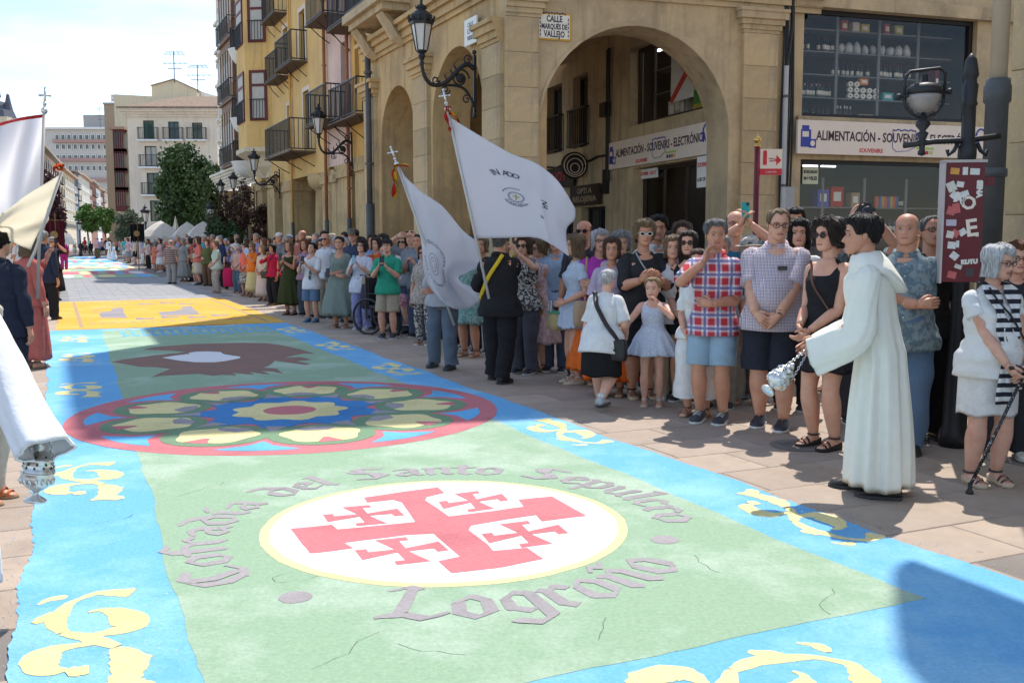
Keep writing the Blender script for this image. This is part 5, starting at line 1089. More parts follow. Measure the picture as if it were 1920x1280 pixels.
def wall_lamp(pl, w_, z, label, s=1.0, reach=1.15):
    """bracket lamp; local frame: y inwards to the wall, so the arm runs towards -y"""
    t = empty_on('wall_lamp', pl, w_, z, label, 'street lamp', 'wall lamps along the street houses', d=-.09); t.scale = (s, s, s)
    b = MB().bb(-.05, .05, -.03, .0, -.62, .52).bb(-.03, .03, -.05, -.03, -.68, .58); b.ball((0, -.03, .58), .05, 6, 5).ball((0, -.03, -.68), .05, 6, 5); b.build('back_plate', METAL, t)
    b = MB(); arm = smooth_path([(0, -.04, .25), (0, -.16, .33), (0, -.32, .27), (0, -.5, .08), (0, -.7, -.08), (0, -.92, -.12), (0, -1.06, -.02), (0, -reach + .02, .14), (0, -reach, .28)], 4)
    b.tube(arm, [.05 - .014 * i / len(arm) for i in range(len(arm))], 7); b.tube(smooth_path([(0, -.04, -.5), (0, -.14, -.28), (0, -.28, -.14), (0, -.5, -.10), (0, -.72, -.12)], 4), .028, 6); b.build('bracket_arm', METAL, t, True)
    b = MB(); b.tube(spiral((0, -.34, .05), .20, 1.6), .022, 5); b.tube(spiral((0, -.66, -.20), .10, 1.4, s=-1), .016, 5); b.tube(spiral((0, -.18, .42), .10, 1.3), .018, 5); b.tube(spiral((0, -.86, -.02), .09, 1.3, s=-1), .016, 5); b.tube(spiral((0, -.2, -.36), .10, 1.3), .016, 5); b.lathe([(0, -.03), (.12, -.02), (.12, .02), (0, .03)], n=10).build if False else None
    b.ball((0, -.34, .05), (.03, .10, .10), 8, 5)
    for a, c in ((.5, .17), (.62, .05), (.42, .26), (.78, -.03)): b.tube([(0, -a, c - .05), (0, -a - .05, c + .03), (0, -a - .01, c + .09)], [.02, .018, .004], 5)
    b.build('scrollwork', METAL, t); lantern(t, (0, -reach, .50)); return t
wl, zl_ = PF.px(905, 165); wall_lamp(PF, wl - .12, zl_ + .12, 'black iron wall lamp on the corner pier, nearest and largest of the bracket lamps', .92)
wl, zl_ = PG.px(655, 270); wall_lamp(PG, gx(666), gz(666, 283), 'black iron wall lamp below the pink house balcony, second of the bracket lamps', .95)
wl, zl_ = PG.px(520, 340); wall_lamp(PG, gx(528), gz(528, 343), 'black iron wall lamp at the ochre bay house, third of the bracket lamps', .93)
wall_lamp(PG, gx(479), gz(479, 372), 'black iron wall lamp above the red planter trees, fourth of the bracket lamps', .85); wall_lamp(PG, gx(452), gz(452, 382), 'black iron wall lamp farthest down the row of bracket lamps', .85)
def lamp_post(u, D, vtop, label):
    x, y = P(u, 447, D)[:2]; z = P(u, vtop, D)[2]; t = empty('lamp_post', (x, y, 0), label=label, cat='street lamp'); MB().lathe([(.16, 0), (.16, .3), (.09, .5), (.06, .9), (.05, z - 1.2), (.07, z - 1.1), (.04, z - 1.0)], n=8).build('post', METAL, t, True); lantern(t, (0, 0, z - 1.03), 1.0); return t
lamp_post(274, 58, 383, 'black street lamp post before the pale house'); lamp_post(150, 90, 410, 'distant street lamp post near the green street trees')
t = lamp_post(396, 55, 375, 'street lamp post beside the cafe umbrellas')
# ---------------- cafe umbrellas, banners far away
def umbrella(u, D, vtop, wpx, label, closed=False):
    x, y = P(u, 447, D)[:2]; z = P(u, vtop, D)[2]; r = wpx * D / F / 2; t = empty('cafe_umbrella', (x, y, 0), label=label, cat='umbrella', group='cafe umbrellas')
    MB().tube([(0, 0, 0), (0, 0, z - .1)], .03, 6).lathe([(.3, 0), (.3, .08), (0, .1)], n=10).build('pole', M_PIPEG, t); m = cloth((.60, .54, .46), 'umbrella_canvas')
    b = MB()
    if closed: b.rings([[(r * f * (1 + .25 * math.cos(5 * a)) * math.cos(a), r * f * (1 + .25 * math.cos(5 * a)) * math.sin(a), z - dz) for a in np.linspace(0, 2 * math.pi, 17)[:-1]] for f, dz in ((.05, 0), (.5, .5), (1, 1.1), (.6, 1.6))])
    else: b.rings([[(r * f * (1.25 if i % 2 else 1) * math.cos(a), r * f * (1.25 if i % 2 else 1) * math.sin(a), z - dz) for i, a in enumerate(np.linspace(math.pi / 8, 2 * math.pi + math.pi / 8, 9)[:-1])] for f, dz in ((.02, 0), (.35, .2), (.7, .5), (1, .85), (1, 1.1), (.97, 1.1), (.97, .88))])
    b.build('canopy', m, t); return t
umbrella(302, 54, 414, 78, 'beige cafe umbrella on the left of the terrace'); umbrella(352, 53, 416, 62, 'beige cafe umbrella in the middle of the terrace'); umbrella(382, 51, 415, 72, 'beige cafe umbrella on the right of the terrace'); umbrella(330, 57, 405, 14, 'closed white cafe umbrella standing behind the open ones', True); umbrella(272, 60, 418, 44, 'small beige cafe umbrella beside the black banner'); umbrella(128, 85, 434, 24, 'tiny pale umbrella far down the street')
def banner(u, D, v0, v1, wpx, col, label, trim):
    x, y = P(u, 447, D)[:2]; z1, z0 = P(u, v0, D)[2], P(u, v1, D)[2]; wd = wpx * D / F; t = empty('procession_banner', (x, y, 0), label=label, cat='banner')
    MB().tube([(0, .04, 0), (0, .04, z1 + .25)], .025, 6).tube([(-wd * .55, .02, z1), (wd * .55, .02, z1)], .02, 6).build('pole', M_WOOD, t)
    n = 12; b = MB(); top = [(-wd / 2 + wd * i / n, .06 * math.sin(i * 1.3), z1) for i in range(n + 1)]; bot = [(p[0], p[1] + .05 * math.sin(i), z0 + (.12 if i % 2 else 0)) for i, p in enumerate(top)]
    b.rings([top, bot, [(p[0], p[1] + .02, p[2]) for p in bot], [(p[0], p[1] + .02, p[2]) for p in top]], False, close=False); b.build('cloth', cloth(col), t)
    MB().lathe([(.0, -.02), (wd * .22, -.01), (wd * .22, .01), (0, .02)], n=14).xf(Matrix.Translation((0, -.09, (z0 + z1) / 2)) @ Matrix.Rotation(R(90), 4, 'X')).build('emblem', mat('dull_gold', trim, .5, .2, 10), t); return t
banner(104, 34, 413, 468, 34, (.075, .012, .02), 'dark maroon procession banner with gold emblem behind the left flags', (.25, .15, .05)); banner(258, 50, 420, 456, 26, (.014, .013, .013), 'black procession banner with battlemented edge in the far crowd', (.05, .045, .04))
# ---------------- nearest corner on the right: stone wall with big drain pipe
near = empty('near_corner_building', label='plain sandstone corner wall at the right edge, behind the drain pipe', cat='building')
PNr = Plane(tuple(np.array([4.22, 8.6])), TH - R(90))
b = MB(); b.bb(0, 9, 0, 8, 0, 17); front(PNr, near, b, 'wall', M_STONE)
blk = empty('corner_stones', M4=PNr.mat()); blk.parent = near
me = MB().bb(-.45, .45, -.012, .3, .004, .596).mesh('stone_block', M_BLOCK)
for i in range(9):
    for j in range(3): link('stone_block', me, blk, (.46 + j * .91 - (.3 if i % 2 and j else 0), -.004 - (.006 if i % 2 else 0), i * .6))
b = MB(); b.prism([tuple(ST(6.25 + .95 * math.sin(a), 7.45 - .6 * math.cos(a))) for a in np.linspace(-1.5, 1.5, 15)], 8.3, 9.7); b.prism([tuple(ST(5.1 + .6 * math.sin(a), 7.45 - .8 * math.cos(a))) for a in np.linspace(-1.5, 1.5, 15)], 6.9, 7.5); b.build('added_shadow_caster', M_STONE, near)  # unseen rounded masses, added high up to cast a shadow on the carpet
x, y = P(1857, 447, 8.25)[:2]; t = empty('drain_pipe', (x, y, 0), label='thick drain pipe, cream above and dark grey below, at the right edge corner', cat='pipe'); zj = P(1857, 158, 8.25)[2]
MB().tube([(0, 0, zj), (0, 0, 7.5)], .068, 14).build('upper_pipe', M_PIPEC, t, True); MB().lathe([(.088, 0), (.088, zj - .16), (.105, zj - .14), (.105, zj - .02), (.095, zj + .0), (.095, zj + .04), (.07, zj + .04)], n=16).build('boot', M_PIPEG, t, True); b = MB()
for z in (.9, zj - .75): b.lathe([(.088, 0), (.104, .01), (.104, .07), (.088, .08)], (0, 0, z), 16)
b.build('collar', M_PIPEG, t, True)
# ornate lamp post with red street panel
D = 7.6; x, y = P(1806, 447, D)[:2]; k = D / F; zz = lambda v: P(1806, v, D)[2]
t = empty('ornate_lamp_post', (x, y, 0), label='black cast iron post with side arms and a caged globe lantern, before the shop sign', cat='street lamp')
MB().lathe([(.11, 0), (.11, .12), (.09, .16), (.085, .5), (.08, .58), (.075, .64), (.06, 1.0), (.058, zz(300)), (.066, zz(296)), (.066, zz(275)), (.05, zz(270)), (.048, zz(200)), (.06, zz(196)), (.05, zz(190)), (.058, zz(160)), (.046, zz(155)), (.046, zz(148)), (.058, zz(142)), (.05, zz(128)), (.04, zz(112)), (.01, zz(101)), (0, zz(100))], n=14).build('post', METAL, t, True)
b = MB(); za = zz(268); b.tube([(-.48, 0, za - .02), (-.25, 0, za + .01), (0, 0, za + .02), (.24, 0, za + .05)], .022, 7); b.ball((-.48, 0, za - .02), .035, 6, 5).tube(spiral((0, 0, 0), .06, 1.2), .012, 5) if False else None
for sx in (-1, 1): b.tube([(sx * .07, 0, za), (sx * .10, 0, za - .06), (sx * .14, 0, za - .09), (sx * .15, 0, za - .05)], .016, 5)
b.build('side_arm', METAL, t, True)
gx0 = (1722 - 1806) * k; zg = zz(182); b = MB().lathe([(.0, zz(293)), (.03, zz(290)), (.02, zz(280)), (.025, zz(262)), (.045, zz(250)), (.02, zz(246)), (.055, zz(235)), (.05, zz(228)), (.02, zz(222)), (.016, zz(212))], (gx0, 0, 0), 10); b.build('lantern_stem', METAL, t, True)
b = MB(); r_ = .148
b.tube([(gx0 + r_ * 1.02 * math.cos(a), 0, zg + r_ * math.sin(a)) for a in np.linspace(math.pi * .98, math.pi * 2.02, 16)] , .013, 6); b.tube([(gx0 - r_, 0, zg), (gx0 - r_ * .98, 0, zg + .14), (gx0 - r_ * .75, 0, zg + .185), (gx0 + r_ * .75, 0, zg + .21), (gx0 + r_ * 1.05, 0, zg + .17), (gx0 + r_, 0, zg)], .013, 6); b.tube([(gx0 - .19, -.0, zg + .0), (gx0 + .19, 0, zg + .04)], .014, 6); b.ball((gx0 - .19, 0, zg), .025, 6, 5).ball((gx0 + .19, 0, zg + .04), .025, 6, 5); b.build('lantern_cage', METAL, t, True)
MB().lathe([(.02, .02), (.125, .015), (.13, .05), (.10, .09), (.03, .11), (.025, .16), (.0, .165)], (gx0, 0, zg), 14).build('lantern_cap', METAL, t, True); MB().lathe([(.0, -.115), (.05, -.108), (.09, -.075), (.115, -.02), (.122, .014), (0, .014)], (gx0, 0, zg), 14).build('globe', mat('frosted_globe', (.30, .27, .25), .25, .05, 6, spec=.5), t, True)
# the red information panel seen edge-on with stickers
D = 7.25; x, y = P(1800, 447, D)[:2]; z0, z1 = P(1800, 528, D)[2], P(1800, 306, D)[2]; t = empty('street_panel', (x, y, 0), rz=R(-8), label='dark red street panel covered with stickers, hung on the iron post', cat='panel'); M_MAROON = mat('maroon_enamel', (.115, .008, .016), .35, .12, 6, .05, 30)
W_ = .27; MB().bb(-W_ / 2, W_ / 2, -.05, .05, z0, z1).build('panel', M_MAROON, t); MB().bb(-W_ / 2 - .012, -W_ / 2 + .002, -.06, .06, z0 - .01, z1 + .01).bb(-W_ / 2 - .012, W_ / 2 + .012, -.06, .06, z1 + .001, z1 + .02).build('panel_edge', mat('pale_panel_edge', (.45, .40, .38), .5, .1, 9), t); MB().bb(W_ / 2, W_ / 2 + .08, -.01, .01, z1 - .16, z1 - .10).bb(W_ / 2, W_ / 2 + .08, -.01, .01, z0 + .1, z0 + .16).build('hanger', M_MAROON, t)
hh = z1 - z0; rr = random.Random(9); STC = [mat('sticker_%d' % i, c, .5, .3, 40) for i, c in enumerate(((.65, .63, .6), (.6, .57, .5), (.5, .12, .12), (.62, .3, .06), (.06, .06, .06), (.45, .42, .5)))]
for i, (a, c, w_, h_, m_, ro) in enumerate(((-.07, .93, .06, .045, 3, 5), (0.0, .93, .035, .055, 0, 0), (.065, .925, .065, .045, 0, 3), (-.09, .80, .06, .07, 1, -25), (-.03, .82, .05, .04, 0, 8), (-.06, .72, .07, .05, 0, 40), (.0, .74, .06, .04, 0, -20), (-.085, .60, .055, .06, 2, 15), (-.05, .62, .05, .07, 2, -10), (-.08, .50, .07, .045, 5, 0), (-.05, .41, .05, .05, 2, 30), (-.085, .40, .05, .05, 1, 10), (.0, .42, .05, .045, 0, -35), (-.07, .31, .055, .05, 0, 5), (-.03, .32, .02, .05, 0, 0), (-.05, .22, .055, .05, 0, 38), (-.06, .06, .06, .05, 2, 12), (.06, .08, .055, .055, 4, 0), (-.02, .13, .05, .03, 1, 20), (.1, .4, .02, .03, 1, 0))):
    o = MB().bb(-w_ / 2, w_ / 2, -.0035, 0, -h_ / 2, h_ / 2).build('sticker', STC[m_], t, loc=(a, -.0505 - .0008 * (i % 4), z0 + hh * c)); o.rotation_euler = (0, R(ro), 0)
for s_, a, c, sz, m_, ro in (('SENA', .10, .78, .05, BL, 90), ('KUTU', .055, .17, .042, BL, -4), ('O', .03, .66, .13, M_SIGNB, 10), ('E', .06, .45, .17, M_SIGNB, -8), ('N', -.03, .70, .10, BL, 20)): text_on(t, s_, a, z0 + hh * c, sz, m_, -.0545, None, bold=.004, rot=R(ro))
# tourist information finger post
D = 11.5; x, y = P(1416, 447, D)[:2]; z1 = P(1416, 276, D)[2]; t = empty('sign_post', (x, y, 0), label='slim dark red sign post with brass ball and tourist information plate', cat='sign'); MB().tube([(0, 0, 0), (0, 0, z1)], .034, 12).build('post', M_MAROON, t, True); MB().lathe([(.0, 0), (.035, .002), (.035, .02), (.018, .03), (.016, .045), (.036, .06), (.042, .085), (.03, .11), (.008, .12), (.005, .15), (0, .15)], (0, 0, z1), 12).build('brass_ball', mat('brass', (.55, .36, .10), .3, .1, 9, metal=1), t, True)
zc_ = P(1440, 304, D)[2]; k = D / F; pl_ = MB().bb(.03, 46 * k, -.012, .012, zc_ - .145, zc_ + .145).bb(.031, 45.6 * k, -.015, -.0121, zc_ - .145, zc_ - .075, 1).build('plate', [M_SIGNB, M_REDS], t)
text_on(t, 'i', .085, zc_ + .045, .22, M_REDS, -.014, None, bold=.012); text_on(t, 'OFICINA DE', .165, zc_ + .035, .022, M_REDS, -.014, .07); text_on(t, 'TURISMO', .165, zc_ + .01, .022, M_REDS, -.014, .06); MB().add([(.215, -.0135, zc_ + .08), (.215, -.0135, zc_ - .04), (.272, -.0135, zc_ + .02)], [(0, 1, 2)]).add([(.2, -.0135, zc_ + .035), (.2, -.0135, zc_ + .005), (.216, -.0135, zc_ + .005), (.216, -.0135, zc_ + .035)], [(0, 3, 2, 1)[::-1]]).build('arrow', M_REDS, t); text_on(t, 'Logroño', .16, zc_ - .11, .035, M_SIGNB, -.0165, .12)
for z, c in ((1.45, 0), (1.3, 5), (1.05, 1)): MB().lathe([(.0345, 0), (.0352, 0), (.0352, .07), (.0345, .07)], (0, 0, z), 12).build('sticker', STC[c], t)
# chain with low post at the far left, manhole covers
t = empty('manhole_cover', tuple(G(1500, 835)) + (0,), rz=TH, label='round iron manhole cover near the black sandals on the right pavement', cat='manhole'); b = MB().lathe([(.22, .0015), (.23, .004), (.2, .005), (0, .005)], n=24); b.build('rim', mat('worn_cast_iron', (.17, .155, .14), .6, .2, 20, .2, 60), t); b = MB()
for i in range(-4, 5): b.bb(-.14, .14, i * .03 - .006, i * .03 + .006, .0052, .008)
b.build('tread', MATS['worn_cast_iron'], t)
t = empty('drain_grate', tuple(G(500, 580)) + (0,), rz=TH + R(90), label='narrow dark drain grate in the pavement beside the yellow carpet', cat='grate'); MB().bb(-.1, .1, -.55, .55, .001, .006).build('frame', M_PIPEG, t); b = MB()
for i in range(20): b.bb(-.08, .08, -.52 + i * .055, -.50 + i * .055, .0062, .01)
b.build('bar', METAL, t)
# ------------------------------------------------------------------ people
def skinm(k):
    c = {'f': (.62, .335, .225), 't': (.53, .265, .165), 'd': (.37, .18, .105), 'p': (.66, .38, .275)}[k]
    return mat('skin_' + k, c, .5, .10, 14, .1, 60, kind='patch', col2=(c[0] * .93, c[1] * .78, c[2] * .74), p=(9, .45, .7), spec=.35, sss=.12)
def hairm(c): return mat('hair_%02x%02x%02x' % tuple(int(255 * x) for x in c), c, .5, .6, 26, 1.0, 40, stretch=(2.2, 2.2, .35), spec=.35, dist=.02)
LIP = {k: mat('lips_' + k, c, .45, .05, 20) for k, c in (('n', (.36, .125, .105)), ('r', (.45, .05, .06)))}
EYEW = mat('eye_white', (.42, .37, .34), .35, .03, 20); EYED = mat('eye_iris', (.03, .02, .015), .15, .1, 20); LENS = mat('sunglass_lens', (.012, .011, .012), .08, 0, 1, spec=.6); FRAME_D = mat('glasses_frame', (.05, .02, .025), .35, 0, 1)
HC = {'black': (.014, .011, .010), 'dark': (.035, .022, .016), 'brown': (.085, .048, .028), 'red': (.20, .075, .035), 'blond': (.36, .235, .11), 'dblond': (.22, .145, .08), 'grey': (.33, .32, .31), 'white': (.62, .61, .60), 'silver': (.50, .49, .52), 'salt': (.16, .155, .15)}
TORSO = {'m': [(.44, .055, .05), (.475, .088, .068), (.52, .098, .072), (.56, .094, .067), (.61, .088, .063), (.66, .092, .066), (.71, .100, .070), (.755, .105, .070), (.79, .098, .062), (.815, .074, .050), (.832, .046, .042), (.85, .036, .037)],
         'f': [(.44, .055, .05), (.475, .094, .070), (.52, .104, .075), (.56, .098, .068), (.61, .080, .058), (.65, .080, .060), (.70, .088, .074), (.735, .090, .076), (.77, .088, .060), (.80, .074, .048), (.825, .042, .037), (.85, .031, .033)]}
HEADP = [(-.50, .09, .33, -.14), (-.465, .165, .37, -.02), (-.40, .225, .39, .10), (-.30, .265, .392, .2), (-.17, .305, .392, .32), (0, .33, .385, .42), (.12, .34, .39, .45), (.25, .33, .375, .45), (.36, .285, .31, .40), (.44, .205, .22, .29), (.49, .10, .11, .15), (.50, .02, .02, .03)]
def lerp_tab(tab, z):
    if z <= tab[0][0]: return tab[0][1:]
    for a, b in zip(tab, tab[1:]):
        if z <= b[0]:
            f = (z - a[0]) / (b[0] - a[0]); return tuple(p + (q - p) * f for p, q in zip(a[1:], b[1:]))
    return tab[-1][1:]
def headpt(th, z, face=True, infl=0.0):
    """th: 0 = front; returns (x, y) in head heights; y negative is forward"""
    w_, f, b = lerp_tab(HEADP, max(z, -.5)) if z > -.30 else lerp_tab(HEADP, z)
    w_ += infl; f += infl; b += infl; s, c = math.sin(th), math.cos(th); sg = 1 if s >= 0 else -1
    x = w_ * sg * abs(s) ** .92; y0 = (b - f) / 2; hl = (f + b) / 2; y = y0 - hl * (1 if c >= 0 else -1) * abs(c) ** .92
    if face and c > .1:
        a = abs(x); d = 0
        d += .13 * math.exp(-(x / .052) ** 2) * (sm(.06, -.15, z) * sm(-.235, -.17, z)) + .03 * math.exp(-((a - .05) / .03) ** 2 - ((z + .17) / .03) ** 2)
        d -= .055 * math.exp(-((a - .145) / .08) ** 2 - ((z - .01) / .055) ** 2); d += .034 * math.exp(-((z - .10) / .035) ** 2 - (a / .22) ** 4)
        d += .028 * math.exp(-((z + .29) / .045) ** 2 - (x / .10) ** 2) - .034 * math.exp(-((z + .30) / .014) ** 2 - (x / .11) ** 2); d += .02 * math.exp(-((z + .44) / .05) ** 2 - (x / .1) ** 2)
        y -= d * min(1, c * 1.6)
    return x, y
def rot_m(yaw=0, pitch=0, roll=0): return np.array(Matrix.Rotation(yaw, 3, 'Z') @ Matrix.Rotation(pitch, 3, 'X') @ Matrix.Rotation(roll, 3, 'Y'))
def ik(a, b, l1, l2, pole):
    a, b = np.array(a, float), np.array(b, float); d = b - a; L_ = np.linalg.norm(d); mx_ = (l1 + l2) * .995
    if L_ > mx_: b = a + d / L_ * mx_; L_ = mx_; d = b - a
    u = d / L_; p = np.array(pole, float); p = norm(p - u * p.dot(u)); x = (l1 * l1 - l2 * l2 + L_ * L_) / (2 * L_); y = math.sqrt(max(l1 * l1 - x * x, 0)); return a + u * x + p * y, b
def limb(pts, rads, k=3):
    """smooth path + radii through joints"""
    q = smooth_path([(*p, r) for p, r in zip(pts, rads)], k); return [p[:3] for p in q], [float(p[3]) for p in q]
def mix3(a, b, f): return np.array(a) * (1 - f) + np.array(b) * f
POSES = {'down': ((.155, -.01, .455), (-.155, -.01, .455), None, None), 'clasp': ((.045, -.125, .515), (-.045, -.125, .53), (-.75, -.15, -.6), (.75, -.15, -.6)), 'cross': ((-.065, -.125, .655), (.055, -.135, .635), (-.9, .25, .15), (.9, .3, .1)),
         'phone': ((.05, -.185, .715), (-.05, -.185, .715), (-.5, -.25, .8), (.5, -.25, .8)), 'photo': ((.055, -.20, .875), (-.055, -.20, .875), (-.45, -.2, .85), (.45, -.2, .85)), 'lphone': ((.045, -.185, .74), (-.145, -.02, .46), (-.4, -.3, .8), None), 'hip': ((.155, -.01, .455), (-.045, -.13, .58), None, (.8, -.3, .1)),
         'bag': ((.12, -.11, .56), (-.15, -.01, .455), (-.4, -.8, -.2), None), 'chin': ((.03, -.135, .60), (-.02, -.12, .80), (-.9, .1, .1), (.2, .2, .9)), 'shade': ((.155, -.01, .455), (-.10, -.10, .945), None, (.9, -.3, .1)), 'fold': ((-.03, -.13, .60), (.03, -.135, .575), (-.95, .1, -.1), (.95, .1, -.1)), 'clap': ((.05, -.17, .68), (-.06, -.17, .68), (-.7, -.5, .5), (.7, -.5, .5))}
def person(label, xy, h, rz=0, sex='m', skin='f', hair=('short', 'dark'), top=('shirt', (.5, .5, .5), .5), bottom=('trousers', (.05, .05, .06), 1), shoe=('shoe', (.03, .03, .035), (.5, .5, .48)), pose='down', build=1.0, lean=0, yaw=0, pitch=0, roll=0, lod=0, glasses=None, hat=None, step=0.0, seat=None, feet=None, belly=0, lips='n', group=None, neck=.0, beard=None, child=False, tuck=False, extra=None, dress_h=None):
    root = empty('person', (xy[0], xy[1], 0), R(rz), label, 'person', group); seed = int(abs(xy[0] * 977 + xy[1] * 131 + h * 57)) % 9973; rr = random.Random(seed)
    yaw, pitch, roll, lean = R(yaw), R(pitch), R(roll), R(lean)
    tab = TORSO[sex]; bl = build; dz = 0 if seat is None else seat - .50 * h; nA = (16, 12, 8)[lod]; nL = (12, 9, 6)[lod]
    Rl = rot_m(0, lean)                                              # lean forward about the hips (towards -y)
    def U(p): p = np.array(p, float); o = np.array([0, 0, .5 * h]); return Rl @ (p - o) + o + np.array([0, 0, dz])
    def tor(z, off=0.0, k=None):
        w_, d = lerp_tab(tab, z); f = 1 + (bl - 1) * (1 - .65 * sm(.62, .78, z)); bd = belly * .05 * math.exp(-((z - .6) / .09) ** 2); return (w_ * f + off) * h, (d * f + off) * h, -bd * h
    n_t = (40, 22, 12)[lod]
    def tring(z, off=0.0, dip=0.0, sx=1.0, zw=None):
        w_, d, cy = tor(zw or z, off); o = []
        for i in range(n_t):
            a = 2 * math.pi * i / n_t; c, s = math.cos(a), math.sin(a); y = -d * c * (1.0 if c < 0 else 1) + cy * max(0, c) * 2
            if sex == 'f' and not child and c > 0 : y -= .012 * h * math.exp(-((z - .715) / .03) ** 2) * math.exp(-((abs(s) - .5) / .3) ** 2)
            o.append(U((w_ * s * sx, y, z * h - dip * h * max(0, c) ** 3)))
        return o
    # joints
    shx = (.103 if sex == 'm' else .088) * (1 + (bl - 1) * .38); sh = {1: np.array([shx, .004, .782]) * h, -1: np.array([-shx, .004, .782]) * h}
    ps = POSES[pose] if isinstance(pose, str) else pose
    ar = (.031 if sex == 'm' else .027) * (1 + (bl - 1) * .8) * h; arms = {}
    for s, tg, hd in ((1, ps[0], ps[2] if len(ps) > 2 else None), (-1, ps[1], ps[3] if len(ps) > 3 else None)):
        tg = np.array(tg, float); tg[1] -= (.035 * belly + .10 * (bl - 1)) * (abs(tg[0]) < .09 and tg[1] < -.1 and tg[2] < .7); tg = tg * h; el, wr = ik(sh[s], tg, .168 * h, .150 * h, (s * .55, .75, -.55) if tg[2] < .8 * h else (s * .9, .1, -.7)); arms[s] = (U(sh[s]), U(el), U(wr), None if hd is None else Rl @ norm(hd))
    hipx = .050 * (1 + (bl - 1) * .6) * h; legs = {}
    for s in (1, -1):
        if feet: fx, fy, fz = feet[0 if s == 1 else 1]; ft = np.array([fx * h, fy * h, (fz + .045) * h])
        else: ft = np.array([s * .058 * h, step * s * h, .045 * h + (.035 * h if step and step * s > .05 else 0)])
        hp = np.array([s * hipx, 0, .50 * h + dz]); kn, an = ik(hp, ft, .232 * h, .228 * h, (s * .12, -1, .1) if seat is None else (s * .1, -1, .5)); legs[s] = (hp, kn, an)
    lr = (1 + (bl - 1) * .6) * h * (.9 if child else 1)
    # body: one mesh (legs, torso, arms, hands, neck, head)
    b = MB()
    Ht = (.132 if not child else .158) * h * 1.02; hc = np.array([0, -.012 * h, h - .5 * Ht]); nb = np.array([0, .004 * h, .845 * h]); Rh = Rl @ rot_m(yaw, pitch, roll)
    hcw = U(nb) + Rh @ (hc - nb)
    def Hd(x, y, z): return hcw + Rh @ (np.array([x, y, z]) * Ht)
    b.rings([tring(z) for z in ([.45, .5, .56, .62, .68, .73, .77, .80, .82, .835] if lod < 2 else [.45, .56, .68, .77, .82])], True, 0)
    nr = (.034 if sex == 'm' else .028) * h * (1 + (bl - 1) * .5)
    b.tube([U((0, .006 * h, .80 * h)), U((0, .004 * h, .84 * h)), Hd(0, .10, -.34), Hd(0, .10, -.1)], [nr * 1.35, nr * 1.05, nr, nr], nA)
    nzr, nth = ((34, 40), (22, 26), (12, 14))[lod]
    rings, mi = [], []
    for i in range(nzr):
        z = -.5 + 1.0 * i / (nzr - 1); rings.append([Hd(*headpt(2 * math.pi * (j + .5) / nth, z, lod < 2), z) for j in range(nth)])
    f0 = len(b.f); b.rings(rings, True, 0)
    if lod < 2:
        for i in range(nzr - 1):
            z = -.5 + (i + .5) / (nzr - 1)
            for j in range(nth):
                x, y = headpt(2 * math.pi * (j + 1) / nth, z)
                if abs(z + .30) < .032 and abs(x) < .115 and y < 0: b.m[f0 + i * nth + j] = 1
    for s in (1, -1): b.ball(Hd(s * .335, .06, -.03), (.035 * Ht, .07 * Ht, .12 * Ht), 8, 6)
    hands = {}
    for s in (1, -1):
        S_, E_, W_, hd = arms[s]
        p, r_ = limb([mix3(U((0, 0, .77 * h)), S_, .55), S_, mix3(S_, E_, .45), E_, mix3(E_, W_, .3), W_], [ar * 1.1, ar * 1.12, ar * 1.02, ar * .80, ar * .85, ar * .54], (4, 3, 2)[lod]); b.tube(p, r_, nL)
        d = hd if hd is not None else norm(W_ - E_); pn = np.array([-s, 0, 0.]) if abs(d[0]) < .7 else np.array([0, 1., 0])
        pn = norm(pn - d * pn.dot(d)); th_ = -np.cross(d, pn) * s; hs_ = h * (.92 if child else 1) * (1.02 if sex == 'm' else .94); hands[s] = (W_, d, pn, th_)
        q = lambda x, y, z: W_ + (th_ * x + pn * y + d * z) * hs_
        if lod < 2:
            b.rings([[q(wx_ * math.cos(a), ty * math.sin(a), zz_) for a in np.linspace(0, 2 * math.pi, 9)[:-1]] for wx_, ty, zz_ in ((.014, .011, -.006), (.019, .0105, .016), (.0235, .0095, .040), (.0225, .008, .055))])
            for k, (x, l_) in enumerate(((.0165, .040), (.0055, .046), (-.0055, .043), (-.0160, .034))):
                c1, c2 = .35, .95; b.tube([q(x, 0, .046), q(x * 1.06, .002, .055 + l_ * .1), q(x * 1.08, .002 + l_ * .42 * math.sin(c1), .055 + l_ * .45), q(x * 1.05, .003 + l_ * (.42 * math.sin(c1) + .42 * math.sin(c2)), .055 + l_ * .74), q(x * 1.02, .004 + l_ * 1.05 * math.sin(c2) * .9, .055 + l_ * .86)], [.0058 * hs_, .0058 * hs_, .0054 * hs_, .0048 * hs_, .003 * hs_], 6)
            b.tube([q(.014, .002, .010), q(.025, .008, .028), q(.030, .013, .045), q(.029, .018, .058)], [.0085 * hs_, .0075 * hs_, .0062 * hs_, .0035 * hs_], 6)
        else:
            b.tube([q(0, 0, -.01), q(0, 0, .04), q(0, .012, .085)], [.014 * hs_, .019 * hs_, .008 * hs_], 6, flat=.5); b.tube([q(.014, .002, .01), q(.03, .012, .05)], [.008 * hs_, .004 * hs_], 4)
        hp, kn, an = legs[s]
        p, r_ = limb([hp, mix3(hp, kn, .5), kn, mix3(kn, an, .35), an + np.array([0, .004 * h, 0])], [.050 * lr, .047 * lr, .0345 * lr, .0390 * lr, .0195 * lr], (4, 3, 2)[lod]); b.tube(p, r_, nL)
        fy = lambda y, w_, zt, z0=.004: [an + np.array([(w_ * math.cos(a)) * h, y * h, -.045 * h + (z0 + (zt - z0) * (.5 + .5 * math.sin(a))) * h]) for a in np.linspace(0, 2 * math.pi, 9)[:-1]]
